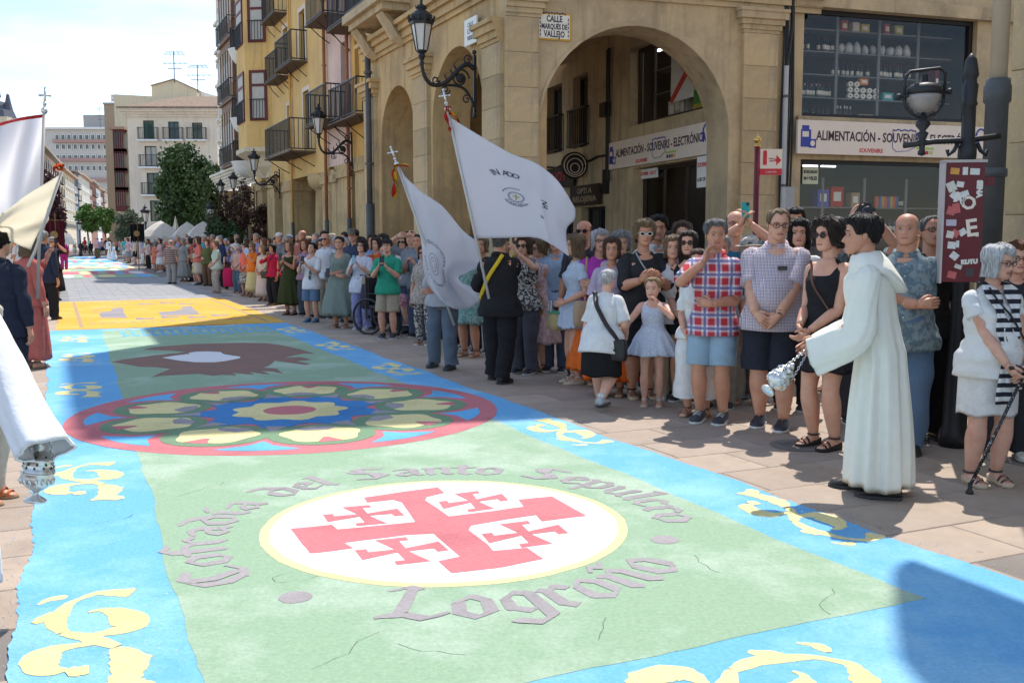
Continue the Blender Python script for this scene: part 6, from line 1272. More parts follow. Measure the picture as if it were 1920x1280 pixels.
        b.rings([fy(.034, .014, .04), fy(.02, .021, .052), (fy(-.02, .022, .05)), fy(-.055, .026, .032), fy(-.08, .026, .022), fy(-.096, .016, .016)])
    b.build('body', [skinm(skin), LIP[lips]], root, True)
    # eyes, brows, glasses
    if lod < 2:
        e = MB()
        for s in (1, -1):
            e.ball(Hd(s * .145, -.345, .002), (.046 * Ht, .046 * Ht, .026 * Ht), 8, 6, 0); e.ball(Hd(s * .147, -.373, .003), (.026 * Ht, .022 * Ht, .025 * Ht), 8, 6, 1)
        e.build('eyes', [EYEW, EYED], root, True)
        hcol = HC['dark' if hair[1] in ('white', 'silver', 'blond') and sex == 'm' and False else (hair[1] if hair[1] not in ('blond', 'white') else 'dblond')] if hair[1] in HC else HC['dark']
        e = MB()
        for s in (1, -1): e.tube([Hd(s * x, headpt(math.asin(min(.95, x / .34)), .1)[1] - .012, z) for x, z in ((.06, .088), (.14, .112), (.235, .09))], [.010 * Ht, .014 * Ht, .006 * Ht], 5)
        e.build('eyebrows', hairm(hcol), root)
    gy = -.425
    if glasses:
        e = MB(); up = 0.0; fm = FRAME_D
        if glasses.endswith('up'): up = .36
        dk = glasses.startswith('sun'); wt = 'white' in glasses
        g0 = lambda s, x, z: Hd(s * x, (gy + (.16 if up else 0)), z + up)
        for s in (1, -1):
            e.tube([g0(s, .155 + .105 * math.cos(a), .0 + .075 * math.sin(a)) for a in np.linspace(0, 2 * math.pi, 13)], .012 * Ht if not dk else .016 * Ht, 5, 0, False)
            e.tube([g0(s, .26, .02), Hd(s * .34, -.2, .03 + up), Hd(s * .35, .05, .02 + up * .9)], .010 * Ht, 5)
            if dk: e.rings([[g0(s, .155 + .1 * k * math.cos(a), .07 * k * math.sin(a)) for a in np.linspace(0, 2 * math.pi, 13)[:-1]] for k in (1, .05)], True, 1)
        e.tube([g0(1, .05, .01), g0(-1, .05, .01)], .010 * Ht, 5); e.build('sunglasses' if dk else 'glasses', [mat('white_frame', (.7, .66, .62), .4, 0, 1) if wt else fm, LENS], root, True)
    # hair
    st, hcl = hair[0], hairm(HC[hair[1]] if isinstance(hair[1], str) else hair[1])
    SP = {'short': (.31, -.06, -.30, .04, .018, .03), 'crop': (.36, .0, -.24, .018, .008, .005), 'fade': (.30, .0, -.2, .05, .028, .06), 'curly': (.30, -.34, -.42, .10, .05, .06), 'bob': (.30, -.46, -.48, .075, .012, .04), 'wavy': (.31, -.62, -.70, .085, .03, .04), 'long': (.33, -1.05, -1.15, .06, .012, .03), 'bun': (.34, .02, -.26, .03, .008, .02), 'pony': (.34, .02, -.26, .03, .008, .02), 'fluffy': (.31, -.20, -.38, .09, .035, .06), 'bald': (None, .0, -.24, .02, .006, 0)}
    fl_, sl, blk_, inf, nzz, tp = SP[st]; nt, nzt = ((72, 20), (30, 11), (14, 6))[lod]; ph = [rr.uniform(0, 6.28) for _ in range(6)]
    def hz_(a):                                                     # hairline height by angle from the front
        a = abs((a + math.pi) % (2 * math.pi) - math.pi); f0 = fl_ if fl_ is not None else .3
        return f0 + (sl - f0) * sm(.62, 1.25, a) + (blk_ - sl) * sm(1.7, 2.5, a) + (.04 * math.cos(a * 5 + ph[0]) if a < .8 else 0)
    def hring(a, t):
        zl = hz_(a); zt = .5 + inf * .8
        if fl_ is None: zt = .20 - .05 * math.cos(a * 2)
        z = zl + (zt - zl) * t; zc = min(max(z, -.30), .5); x, y = headpt(a, min(z, .499) if z > -.12 else -.12, False, 0)
        if z < -.12: k = 1 + .12 * sm(-.12, -.5, z) - .25 * sm(-.6, -1.2, z); x *= k; y = y * k + .06 * sm(-.2, -.8, z)
        o = (inf + tp * sm(0, .5, z)) * min(1, .25 + t * 5 if z > -.2 else 1) + nzz * (math.sin(7 * a + ph[1] + 9 * z) * math.sin(13 * z + ph[2]) + .6 * math.sin(17 * a + ph[3] + 21 * z) * math.sin(15 * z + 5 * a + ph[4])) + (.010 * math.sin(23 * a + ph[5] + 3 * math.sin(6 * z)) + .008 * math.sin(31 * a + 5 * z) if lod == 0 else 0)
        dn = math.hypot(x, y) + 1e-6; k = 1 + o / max(dn, .12)
        return Hd(x * k, y * k, z + (o * .5 if z > .35 else 0))
    if fl_ is None: AN = [R(75) + R(210) * j / (nt - 1) for j in range(nt)]
    else: AN = [2 * math.pi * j / nt for j in range(nt)]
    TT = [(i / (nzt - 1)) ** .9 for i in range(nzt)]
    hb = MB(); hb.rings([[hring(a, t) for a in AN] for t in TT], fl_ is not None, close=fl_ is not None)
    if st in ('long', 'wavy', 'bob', 'curly', 'fluffy'):             # inner face so that the hair has thickness
        hb.rings([[hring(a, t) * .96 + Hd(0, .02, TT[i] * .9 - .6) * .04 for a in AN] for i, t in enumerate(TT[:max(3, nzt // 2)])], False)
    if st == 'bun': hb.ball(Hd(0, .50, .12), .15 * Ht, 10, 7)
    if st == 'pony': hb.tube([Hd(0, .42, .12), Hd(.02, .58, .05), Hd(.03, .60, -.25), Hd(.02, .52, -.6)], [.06 * Ht, .10 * Ht, .09 * Ht, .02 * Ht], 8)
    if lod < 2 and fl_ is not None:
        for k in range((150, 40)[lod]):                              # loose locks over the mass of hair
            a = rr.uniform(0, 6.28); dr = rr.gauss(0, .12); q0 = rr.uniform(-.05, .12) if st not in ('crop', 'bun', 'pony') else .05; cen = Hd(0, .03, .05); r_ = rr.uniform(.010, .022) * Ht; pth = []
            for t in np.linspace(rr.uniform(.6, 1), q0, 6): p = hring(a + dr * (1 - t) + .04 * math.sin(9 * t + k) * (st in ('curly', 'fluffy', 'wavy')), t); pth.append(p + norm(p - cen) * Ht * (.006 + rr.random() * .012 + (.03 * rr.random() if st in ('curly', 'fluffy') else 0)))
            hb.tube(pth, [r_ * .5, r_, r_, r_ * .9, r_ * .7, r_ * .15], 4)
    if beard:
        hb.rings([[Hd(*(lambda x, y: (x * 1.05, y * 1.04))(*headpt(a, z, True)), z) for a in np.linspace(-1.35, 1.35, 15)] for z in np.linspace(-.5, -.2, 7) if True], False, close=False)
    hb.build('hair', hcl, root, True)
    if hat:
        kind, c = hat; m_ = c if not isinstance(c, tuple) else cloth(c); q = MB(); N = (20, 16, 10)[lod]
        if kind == 'cap':
            q.rings([[Hd(x * k_, y * k_ , z) for x, y in (headpt(2 * math.pi * j / N, zz_, False) for j in range(N))] for z, k_, zz_ in ((.20, 1.13, .2), (.34, 1.12, .25), (.46, 1.05, .34), (.56, .8, .40), (.60, .3, .42))]); q.rings([[Hd(.34 * math.sin(a), -.35 - r_ * math.cos(a), z - .05 * abs(math.sin(a))) for a in np.linspace(-1.45, 1.45, 11)] for r_, z in ((.02, .24), (.30, .19), (.29, .165), (.02, .21))], False, close=False)
        else:
            br = .78 if kind == 'straw' else .6; q.rings([[Hd(x, y, z + .03 * math.sin(2 * a)) for a, x, y in ((2 * math.pi * j / N, r_ * .88 * math.sin(2 * math.pi * j / N), .03 - r_ * math.cos(2 * math.pi * j / N)) for j in range(N))] for r_, z in ((br, .26), (br, .28), (.46, .31), (.445, .42), (.41, .58), (.3, .63), (.05, .64))])
            q.rings([[Hd(.45 * .88 * math.sin(2 * math.pi * j / N), .03 - .455 * math.cos(2 * math.pi * j / N), z) for j in range(N)] for z in (.32, .42)], False, m=1)
        q.build('cap' if kind == 'cap' else 'hat', [m_, cloth((.03, .03, .035))], root, True)
    # clothes
    wa = (.0062, .005, .003)[lod] * h
    def crumple(mb, amp, s0=0):
        r2 = random.Random(seed + s0); ks = [(np.array([r2.gauss(0, 1), r2.gauss(0, 1), r2.gauss(0, 1.9)]) * r2.choice((8, 13, 22, 34)) / h, r2.uniform(0, 6.28)) for _ in range(9)]
        P_ = np.array(mb.v); n = sum(np.sin(P_ @ k + p) for k, p in ks) / 3.0; n = n * np.clip((.835 * h + dz - P_[:, 2]) / (.07 * h), .12, 1); c = P_[:, :2].mean(0); d = P_[:, :2] - c; d /= (np.linalg.norm(d, axis=1, keepdims=True) + .02)
        P_[:, :2] += d * (n * amp)[:, None]; P_[:, 2] += n * amp * .3; mb.v = [tuple(p) for p in P_]
    def m_of(c): return cloth(c) if isinstance(c, tuple) else c
    tk, tcol, slv = top[:3]; hem = top[3] if len(top) > 3 else .47; dip = top[4] if len(top) > 4 else .02
    nz_ = (34, 16, 7)[lod]
    if tk:
        q = MB(); off = {'shirt': .013, 'tee': .011, 'blouse': .012, 'tight': .005, 'jacket': .018, 'robe': .02}.get(tk, .012); top_z = .842 if tk in ('jacket', 'shirt') else .832
        zs = np.linspace(hem, top_z, nz_); rg_ = []
        for z in zs:
            o = off + (.006 * sm(.60, .47, z)) + (.015 * sm(.63, .52, z) if bottom[0] in ('skirt', 'tightskirt') else .015 * sm(.57, .49, z)) - (.004 * sm(.78, .84, z)); rg_.append(tring(z, o, dip * sm(.74, .832, z), 1, max(z, .525)))
        rg_.append(tring(.838, -.002, dip)); q.rings(rg_[::1], True)
        if slv is not None and slv > 0:
            for s in (1, -1):
                S_, E_, W_, _ = arms[s]; so = .010 * h if tk != 'tight' else .004 * h
                if slv <= .6: pts, rd = [mix3(U((0, 0, .77 * h)), S_, .5), S_, mix3(S_, E_, slv * .9), mix3(S_, E_, slv * 1.75)], [ar * .9 + so * .5, ar * 1.02 + so * .55, ar * 1.0 + so * .9, ar * .97 + so * 1.25]
                else:
                    e_ = mix3(E_, W_, (slv - .6) / .4 * .97); pts, rd = [mix3(U((0, 0, .77 * h)), S_, .5), S_, mix3(S_, E_, .5), E_, mix3(E_, e_, .5), e_], [ar * .9 + so * .5, ar * 1.05 + so * .6, ar * 1.0 + so * .8, ar * .88 + so * .8, ar * .85 + so * .8, ar * .62 + so * .7]
                p, r_ = limb(pts, rd, (7, 3, 2)[lod]); q.tube(p, r_, nL + 4)
        if lod < 2: crumple(q, wa * (1.15 if tk != 'tight' else .4), 1)
        if tk in ('shirt', 'jacket') and lod < 2:
            c_ = [U((.047 * h * math.sin(a), -.050 * h * math.cos(a) + .004 * h, (.838 - .012 * math.cos(a)) * h)) for a in np.linspace(.25, 2 * math.pi - .25, 14)]; q.tube(c_, .010 * h, 6, flat=1.5)
        o = q.build({'tee': 't_shirt', 'tight': 'top', 'robe': 'robe'}.get(tk, tk), m_of(tcol), root, True)
        if tk == 'shirt' and lod == 0:
            bt = MB()
            for k in range(6):
                z = .80 - k * .055; w_, d, cy = tor(z, off); bt.ball(U((0, -d + 2 * cy - .004 * h - (.0 if z < .75 else .0), (z - dip * .5 * sm(.74, .83, z)) * h)), .0035 * h, 6, 4)
            bt.build('buttons', mat('shirt_button', (.6, .58, .55), .4, 0, 1), o)
    bk, bcol = bottom[:2]; ln_ = bottom[2] if len(bottom) > 2 else 1; bm_ = m_of(bcol) if bk else None
    if bk in ('trousers', 'shorts', 'leggings', 'wide'):
        q = MB(); of = {'trousers': .014, 'shorts': .018, 'leggings': .004, 'wide': .022}[bk]
        q.rings([tring(z, .007 if z < .6 else .005) for z in np.linspace(.455, .585, 6)])
        for s in (1, -1):
            hp, kn, an = legs[s]; full = ln_ >= 1
            if ln_ <= .55: e_ = mix3(hp, kn, ln_ / .5); pts, rd = [hp + np.array([0, 0, .01 * h]), mix3(hp, e_, .35), mix3(hp, e_, .7), e_], [.051 * lr + .008 * h, .051 * lr + of * h, .049 * lr + of * 1.1 * h, .046 * lr + of * 1.25 * h]
            else:
                e_ = mix3(kn, an, (ln_ - .5) / .5); e_ = e_ + np.array([0, 0, -.012 * h if full else 0]); w2 = {'trousers': 1.15, 'leggings': 1, 'wide': 1.9, 'shorts': 1.2}[bk]
                pts, rd = [hp + np.array([0, 0, .01 * h]), mix3(hp, kn, .5), kn, mix3(kn, e_, .5), mix3(kn, e_, .85), e_], [.050 * lr + .008 * h, .049 * lr + of * h, .038 * lr + of * 1.05 * h, .036 * lr + of * w2 * .9 * h, .029 * lr + of * w2 * 1.2 * h, .029 * lr + of * w2 * 1.25 * h]
            p, r_ = limb(pts, rd, (9, 4, 2)[lod]); q.tube(p, r_, nL + 4)
        if lod < 2: crumple(q, wa * (1.0 if bk != 'leggings' else .2), 2)
        q.build('shorts' if ln_ <= .6 else ('leggings' if bk == 'leggings' else 'trousers'), bm_, root, True)
    elif bk in ('skirt', 'dress', 'tightskirt'):
        q = MB(); z1 = .555 if bk != 'dress' else .63; fl = (bottom[3] if len(bottom) > 3 else .05) * .8; nf = bottom[4] if len(bottom) > 4 else 11; n2 = (84, 40, 16)[lod]; nz2 = (18, 10, 5)[lod]; cxy = (legs[1][2][:2] + legs[-1][2][:2]) / 2; p1 = rr.uniform(0, 6.28); rg_ = []
        for i in range(nz2 + 1):
            t = i / nz2; z = z1 + (ln_ - z1) * t; w_, d, cy = tor(max(z, .50), .010 + fl * .3 * sm(0, .3, t)); g = sm(.15, 1, t)
            w_ += fl * h * g; d += fl * h * g * .85; amp = (.12 if bk != 'tightskirt' else .015) * min(1, fl * 12 + .25) * sm(.05, .9, t)
            if bk == 'tightskirt': w_ -= .012 * h * g
            ctr = cxy * g * .6
            row = []
            for j in range(n2):
                a = 2 * math.pi * j / n2; k = 1 + amp * (math.sin(nf * a + p1 + 1.2 * math.sin(3 * t + a)) * .6 + .4 * math.sin((nf * 2 + 3) * a + p1 * 2 + t))
                x, y = w_ * k * math.sin(a), -d * k * math.cos(a) + cy * 2 * max(0, math.cos(a)) * (1 - g); pt = np.array([x + ctr[0], y + ctr[1], z * h + .006 * h * math.sin(5 * a + p1) * g])
                row.append(U(pt) if z > .5 else pt + np.array([0, 0, dz]))
            rg_.append(row)
        rg_.append([np.array(p) * np.array([.93, .93, 1]) + np.array([0, 0, .012 * h]) for p in rg_[-1]])
        q.rings(rg_, False); q.build('skirt' if bk != 'dress' else 'dress_skirt', bm_, root, True)
    # shoes
    sk, sc_, so_ = shoe; sm1, sm2 = leather(sc_), mat('sole_%02x%02x%02x' % tuple(int(255 * c) for c in so_), so_, .8, .1, 20)
    for s in (1, -1):
        an = legs[s][2]; q = MB(); N = 10; wed = .022 if sk == 'wedge' else 0
        def fr(y, w_, z0, z1): return [an + np.array([w_ * 1.12 * math.cos(a) * h, y * h, -.045 * h + (z0 + (z1 - z0) * (.5 + .5 * math.sin(a))) * h]) for a in np.linspace(0, 2 * math.pi, N + 1)[:-1]]
        if sk in ('shoe', 'boot', 'trainer'):
            hh = .064 if sk == 'trainer' else (.058 if sk == 'shoe' else .085)
            q.rings([fr(.042, .012, .008, .05), fr(.036, .021, .004, hh), fr(.010, .0245, .004, hh), fr(-.025, .0255, .004, hh * .82), fr(-.06, .029, .004, .038), fr(-.09, .0275, .004, .030), (fr(-.107, .018, .006, .022)), fr(-.112, .006, .008, .014)])
            q.rings([[an + np.array([w_ * 1.15 * sx * h, y * h, -.045 * h + z * h]) for y, w_, sx in ((.044, .010, 1), (.036, .022, 1), (0, .0235, 1), (-.06, .0315, 1), (-.098, .024, 1), (-.116, .006, 1), (-.116, .006, -1), (-.098, .024, -1), (-.06, .0315, -1), (0, .0235, -1), (.036, .022, -1), (.044, .010, -1))] for z in (.0005, .011)], True, 1)
            if sk == 'trainer' and lod == 0:
                for y in (-.03, -.045, -.06): q.tube([an + np.array([x * h, y * h, -.045 * h + (z - .3 * (abs(y) - .03)) * h]) for x, z in ((-.018, .046), (0, .055), (.018, .046))], .002 * h, 4, 1)
        else:
            q.rings([[an + np.array([w_ * 1.12 * sx * h, y * h, -.045 * h + (z + wed * f_ * (z > .001)) * h - (0 if not wed else 0)]) for y, w_, sx, f_ in ((.040, .012, 1, 1), (.03, .021, 1, 1), (-.02, .022, 1, .6), (-.06, .028, 1, .3), (-.09, .022, 1, .2), (-.104, .006, 1, .2), (-.104, .006, -1, .2), (-.09, .022, -1, .2), (-.06, .028, -1, .3), (-.02, .022, -1, .6), (.03, .021, -1, 1), (.04, .012, -1, 1))] for z in (.0005, .010)], True, 1)
            for y, zt in ((-.068, .030), (-.045, .042)): q.rings([[an + np.array([.0285 * h * math.cos(a), (y + dy) * h, -.045 * h + (.006 + (zt - .004) * math.sin(a)) * h]) for a in np.linspace(0, math.pi, 8)] for dy in (0, -.011)], False, close=False)
            q.tube([an + np.array([.0235 * h * math.cos(a) * lr / h, .004 * h + .025 * h * math.sin(a) * lr / h, .006 * h]) for a in np.linspace(0, 6.28, 12)], .004 * h, 5, 0, False)
        q.build({'trainer': 'trainer', 'wedge': 'wedge_sandal', 'sandal': 'sandal'}.get(sk, 'shoe'), [sm1, sm2], root, True)
        if sk == 'trainer' : MB().tube([an + np.array([0, .004 * h, .012 * h]), an + np.array([0, .004 * h, .04 * h])], .024 * lr, 9).build('sock', cloth((.6, .6, .58)), root, True)
    Mr = Matrix.Translation((xy[0], xy[1], 0)) @ Matrix.Rotation(R(rz), 4, 'Z')
    return dict(root=root, M=Mr, hands=hands, arms=arms, U=U, Hd=Hd, h=h, tor=tor, legs=legs, Ht=Ht)
def wpt(pr, p): return np.array(pr['M'] @ Vector(p))
# ---- things people carry
def phone(pr, side=0, col=(.02, .02, .022), label='', cam_=True, up=.03, rot=0):
    """a phone held at the hands; side 0 = both hands, 1 / -1 = one hand"""
    h = pr['h']
    if side == 0: c = (pr['hands'][1][0] + pr['hands'][-1][0]) / 2; d = (pr['hands'][1][1] + pr['hands'][-1][1])
    else: c = pr['hands'][side][0]; d = pr['hands'][side][1] * 1.0
    c = c + norm(d) * .06 * h + np.array([0, -.012, up]); M4 = pr['M'] @ Matrix.Translation(Vector(c)) @ Matrix.Rotation(R(-14), 4, 'X') @ Matrix.Rotation(R(rot), 4, 'Y'); b = MB(); x, y, z = .037, .0045, .076
    o = empty('phone', label=label, cat='phone', M4=M4); b.prism([(x * sx * kx, z * sz * kz) for sx, sz, kx, kz in ((1, 1, .86, 1), (1, 1, .96, .97), (1, 1, 1, .93), (1, -1, 1, .93), (1, -1, .96, .97), (1, -1, .86, 1), (-1, -1, .86, 1), (-1, -1, .96, .97), (-1, -1, 1, .93), (-1, 1, 1, .93), (-1, 1, .96, .97), (-1, 1, .86, 1))], -y, y)
    b.xf(Matrix.Rotation(R(90), 4, 'X')); b.build('phone_case', leather(col), o)
    q = MB().bb(.006, .033, -.0072, -.0046, .042, .072).ball((.014, -.0075, .064), .005, 8, 4).ball((.014, -.0075, .05), .005, 8, 4).ball((.026, -.0075, .057), .004, 8, 4); q.build('camera_lens', LENS, o); return o
def bag(pr, pos, size, col, label, strap=None, cat='bag', m=None, flap=True, rz=0, name='shoulder_bag', scol=None):
    """soft bag at pos (local frame of its wearer), strap over the points given"""
    M4 = pr['M'] @ Matrix.Translation(Vector(pos)) @ Matrix.Rotation(R(rz), 4, 'Z'); o = empty(name, label=label, cat=cat, M4=M4); W_, D_, H_ = size; b = MB(); n = 20
    prof = [(-.5, .80), (-.46, .95), (-.2, 1.04), (.2, 1.0), (.45, .90), (.5, .78)]
    b.rings([[(W_ / 2 * k * (abs(math.cos(a)) ** .5) * (1 if math.cos(a) >= 0 else -1), D_ / 2 * k * (abs(math.sin(a)) ** .6) * (1 if math.sin(a) >= 0 else -1), H_ * z) for a in np.linspace(0, 2 * math.pi, n + 1)[:-1]] for z, k in prof]); mm = m or leather(col); b.build('bag_body', mm, o, True)
    if flap: MB().rings([[(W_ * .47 * x, -D_ / 2 * 1.06 - .004 * (1 - abs(x)), H_ * z) for x in np.linspace(-1, 1, 9)] for z in (.44, .2, -.02, -.06)], False, close=False).bb(-.012, .012, -D_ / 2 * 1.06 - .012, -D_ / 2 - .002, -.02 * H_, .06 * H_).build('flap', mm, o, True)
    if strap:
        iv = M4.inverted(); pts = [iv @ (pr['M'] @ Vector(p)) for p in strap]; b = MB(); q = smooth_path([tuple(p) for p in pts], 5); b.tube(q, .014 * (scol[1] if scol and len(scol) > 1 else 1), 6, flat=.45); b.build('strap', leather(scol[0]) if scol else mm, o, True)
    return o
def sash(pr, s, z0=.55, z1=.83, off=.02, side=1):
    """cross-body strap path in local frame: over the shoulder of side s to the opposite hip, along the front"""
    h = pr['h']; o = []
    for t in np.linspace(0, 1, 9):
        z = z1 + (z0 - z1) * t; w_, d, cy = pr['tor'](min(z, .80), off); x = s * w_ * (.55 - 1.45 * t); x = max(min(x, w_ * .98), -w_ * .98); y = -side * d * math.sqrt(max(0, 1 - (x / w_) ** 2)) + (2 * cy if side > 0 else 0); o.append(pr['U']((x, y, z * h)))
    return o
def place(u, vf, vh): p = G(u, vf); D = p[1]; return p, float(P(u, vh, D)[2])
def at_d(u, D): return P(u, 447, D)[:2]
# ------------------------------------------------------------------ the cast, placed where they stand
PLAID_R = mat('red_white_blue_plaid', (.62, .60, .62), .9, .08, 9, .35, 14, kind='plaid', col2=(.46, .035, .05), p=(.115, (.03, .06, .25), .5), dist=.03)
CHECK_P = mat('small_pink_blue_check', (.64, .58, .58), .9, .05, 9, .35, 14, kind='plaid', col2=(.42, .32, .36), p=(.026, (.08, .06, .16), .62), dist=.03)
DENIM_L = mat('light_denim', (.27, .38, .47), .9, .14, 5, .35, 40, dist=.02); DENIM_M = mat('mid_denim', (.10, .16, .25), .9, .14, 6, .35, 40, dist=.02); DENIM_G = mat('grey_blue_trouser', (.11, .135, .175), .9, .1, 6, .3, 30)
FLORAL_P = mat('pink_floral_cloth', (.54, .33, .345), .9, .06, 9, .35, 14, kind='floral', col2=(.66, .50, .49), p=(22, .52), dist=.03); BLUELEAF = mat('blue_leaf_print', (.10, .145, .17), .9, .06, 9, .35, 14, kind='floral', col2=(.19, .235, .25), p=(20, .5), dist=.03)
DOTB = mat('blue_white_dotted_cloth', (.46, .53, .65), .9, .05, 9, .3, 14, kind='dots', col2=(.64, .67, .72), p=(55, .33)); LFLOR = mat('lilac_floral_cloth', (.48, .52, .62), .9, .06, 9, .35, 14, kind='floral', col2=(.62, .60, .64), p=(26, .5)); TEALF = mat('teal_floral_cloth', (.13, .28, .26), .9, .06, 9, .35, 14, kind='floral', col2=(.30, .42, .38), p=(30, .5))
STRB = mat('brown_striped_knit', (.36, .26, .22), .9, .05, 9, .3, 14, kind='stripe', col2=(.12, .08, .08), p=(.075, 2, .55)); FLOT = mat('taupe_floral_cloth', (.42, .36, .30), .9, .06, 9, .3, 14, kind='floral', col2=(.28, .22, .20), p=(24, .52)); BWP = mat('black_white_print', (.05, .045, .045), .9, .05, 9, .2, 14, kind='floral', col2=(.55, .52, .48), p=(34, .52)); GING = mat('blue_gingham', (.50, .54, .62), .9, .05, 9, .3, 14, kind='plaid', col2=(.10, .16, .34), p=(.05, (.1, .14, .3), .5))
GREYST = mat('grey_pinstripe', (.17, .185, .215), .9, .05, 9, .3, 14, kind='stripe', col2=(.25, .265, .29), p=(.018, 0, .6)); PINKP = mat('pink_print', (.52, .17, .22), .9, .06, 9, .3, 14, kind='floral', col2=(.62, .42, .42), p=(26, .5)); EYELET = mat('white_eyelet_cotton', (.70, .69, .66), .9, .06, 20, .3, 30, dist=.03)
WHITE, BLACK, CREAM_, NAVY = (.70, .69, .67), (.022, .021, .023), (.60, .53, .43), (.035, .042, .065)
ALBM = cloth((.74, .73, .64), 'alb_ivory_cloth', var=.05, bump=.3, bscale=7); WHITEC = cloth((.77, .77, .79), 'white_robe_cloth', var=.04, bump=.3, bscale=7); FLAGM = cloth((.74, .735, .77), 'white_flag_silk', var=.03, bump=.3, bscale=9, rough=.55, dist=.02); FLAGC = cloth((.76, .72, .62), 'cream_flag_silk', var=.05, bump=.3, bscale=6, rough=.45)
for m_ in (FLAGM, FLAGC):                                            # thin silk lets light through
    t_ = m_.node_tree; B_ = t_.nodes['Principled BSDF']; tl = t_.nodes.new('ShaderNodeBsdfTranslucent'); tl.inputs[0].default_value = (.92, .91, .92, 1) if m_ is FLAGM else (.93, .88, .76, 1); ms = t_.nodes.new('ShaderNodeMixShader'); ms.inputs[0].default_value = .7
    t_.links.new(B_.outputs[0], ms.inputs[1]); t_.links.new(tl.outputs[0], ms.inputs[2]); t_.links.new(ms.outputs[0], t_.nodes['Material Output'].inputs[0])
def pp(label, u, vf, vh, rz=-15, D=None, h=None, **k):
    if D is None: xy, hh = place(u, vf, vh); hh = h or hh
    else: xy, hh = at_d(u, D), h or float(P(u, vh, D)[2])
    if 'lod' not in k: y = xy[1]; k['lod'] = 0 if y < 12.5 else (1 if y < 24 else 2)
    return person(label, xy, hh, rz, **k)
TR, SH = 'trousers', 'shorts'
SHOE_B = ('shoe', (.022, .02, .02), (.05, .05, .05)); DECK = ('shoe', (.035, .038, .05), (.6, .58, .55)); SAND = ('sandal', (.16, .09, .05), (.25, .17, .10)); TRAIN = ('trainer', (.6, .6, .59), (.6, .6, .58)); WEDW = ('wedge', (.58, .55, .5), (.5, .42, .3)); WEDB = ('wedge', (.02, .02, .02), (.025, .022, .02)); ESP = ('wedge', (.03, .03, .035), (.5, .4, .28))
# --- sunlit group on the right, front row
thr = pp('altar server in a long hooded ivory alb swinging a silver censer', 1640, 925, 402, -112, sex='m', skin='t', hair=('fade', 'black'), top=(None, None, None), bottom=(None, None), shoe=SHOE_B, pose=((.075, -.185, .585), (-.03, -.195, .585), (-.35, -.85, -.35), (.2, -.9, -.3)), pitch=-12, yaw=8, lean=11, step=.05)
old = pp('white haired woman with cane, striped scarf and white blouse at the right edge', 1843, 905, 460, 8, sex='f', skin='p', hair=('bob', 'white'), top=('blouse', EYELET, .3, .46), bottom=('tightskirt', cloth(WHITE), .30, .015), shoe=ESP, pose=((.075, -.14, .50), (-.03, -.15, .51), (-.7, -.3, -.6), (.5, -.3, -.7)), build=1.1, glasses='clear', yaw=22, pitch=6, belly=.5)
pp('red haired woman with glasses half cut by the right edge, behind the cane', 1908, 0, 470, -10, D=7.2, h=1.56, sex='f', skin='f', hair=('fluffy', 'red'), top=('blouse', (.03, .03, .035), .5), bottom=(TR, (.03, .03, .035)), shoe=('shoe', (.5, .47, .4), (.4, .38, .34)), glasses='clear', build=1.1)
blu = pp('stocky bald grey man in a dark leaf print shirt with folded arms', 1684, 845, 401, -22, sex='m', skin='t', hair=('bald', 'grey'), top=('shirt', BLUELEAF, .55, .44), bottom=(TR, DENIM_M), shoe=SHOE_B, pose='cross', build=1.14, belly=.6, pitch=-6, yaw=-8)
pp('smiling grey haired man in black with glasses, next to the sticker panel', 1731, 822, 407, 10, sex='m', skin='t', hair=('crop', 'salt'), top=('tee', BLACK, .5, .46), bottom=(TR, BLACK), shoe=('trainer', (.03, .03, .03), (.1, .1, .1)), glasses='clear', yaw=-12, pitch=-10)
pho = pp('photographer with yellow headscarf raising a black camera overhead', 1622, 0, 400, -10, D=8.6, h=1.70, sex='m', skin='f', hair=('short', 'brown'), top=('shirt', BLUELEAF, .4), bottom=(TR, (.05, .05, .06)), pose=((.035, -.15, 1.02), (-.09, -.13, 1.045), (-.5, -.2, .8), (.7, -.3, .5)), hat=('cap', (.66, .46, .03)), pitch=8)
sle = pp('curly dark haired woman in sunglasses and black sleeveless dress', 1543, 838, 412, -58, sex='f', skin='f', hair=('curly', 'dark'), top=('tight', BLACK, None, .5, .05), bottom=('dress', BLACK, .345, .02, 5), shoe=WEDB, pose=((.03, -.13, .53), (-.03, -.13, .545), (-.6, -.4, -.6), (.6, -.4, -.6)), glasses='sun', build=1.1)
pp('black haired woman in white looking out between check shirt and curly hair', 1498, 0, 413, -28, D=9.3, sex='f', skin='f', hair=('wavy', 'black'), top=('blouse', WHITE, .4), bottom=(TR, BLACK), yaw=10)
chk = pp('tall man in glasses, fine check shirt and navy shorts with a wristwatch', 1446, 800, 391, -24, sex='m', skin='f', hair=('crop', 'dblond'), top=('shirt', CHECK_P, .5, .455), bottom=(SH, (.028, .03, .042), .50), shoe=DECK, pose=((.05, -.135, .525), (-.05, -.14, .535), (-.75, -.1, -.62), (.75, -.1, -.62)), build=1.25, belly=.9, glasses='clear', yaw=22, pitch=8, step=-.03)
pp('white haired person under a pale straw hat behind the check shirt', 1408, 0, 436, -20, D=9.6, h=1.58, sex='f', skin='p', hair=('fluffy', 'white'), top=('blouse', BWP, .5), bottom=(TR, (.36, .33, .28)), hat=('straw', (.66, .58, .44)), shoe=SAND)
tea = pp('bald man raising a teal phone over the straw hat', 1378, 0, 396, -6, D=9.9, sex='m', skin='f', hair=('bald', 'brown'), top=('tee', (.05, .22, .36), .5), bottom=(TR, (.05, .05, .07)), pose=((.06, -.16, .93), (.0, -.17, .92), (-.4, -.1, .9), (.4, -.1, .9)), glasses='clear')
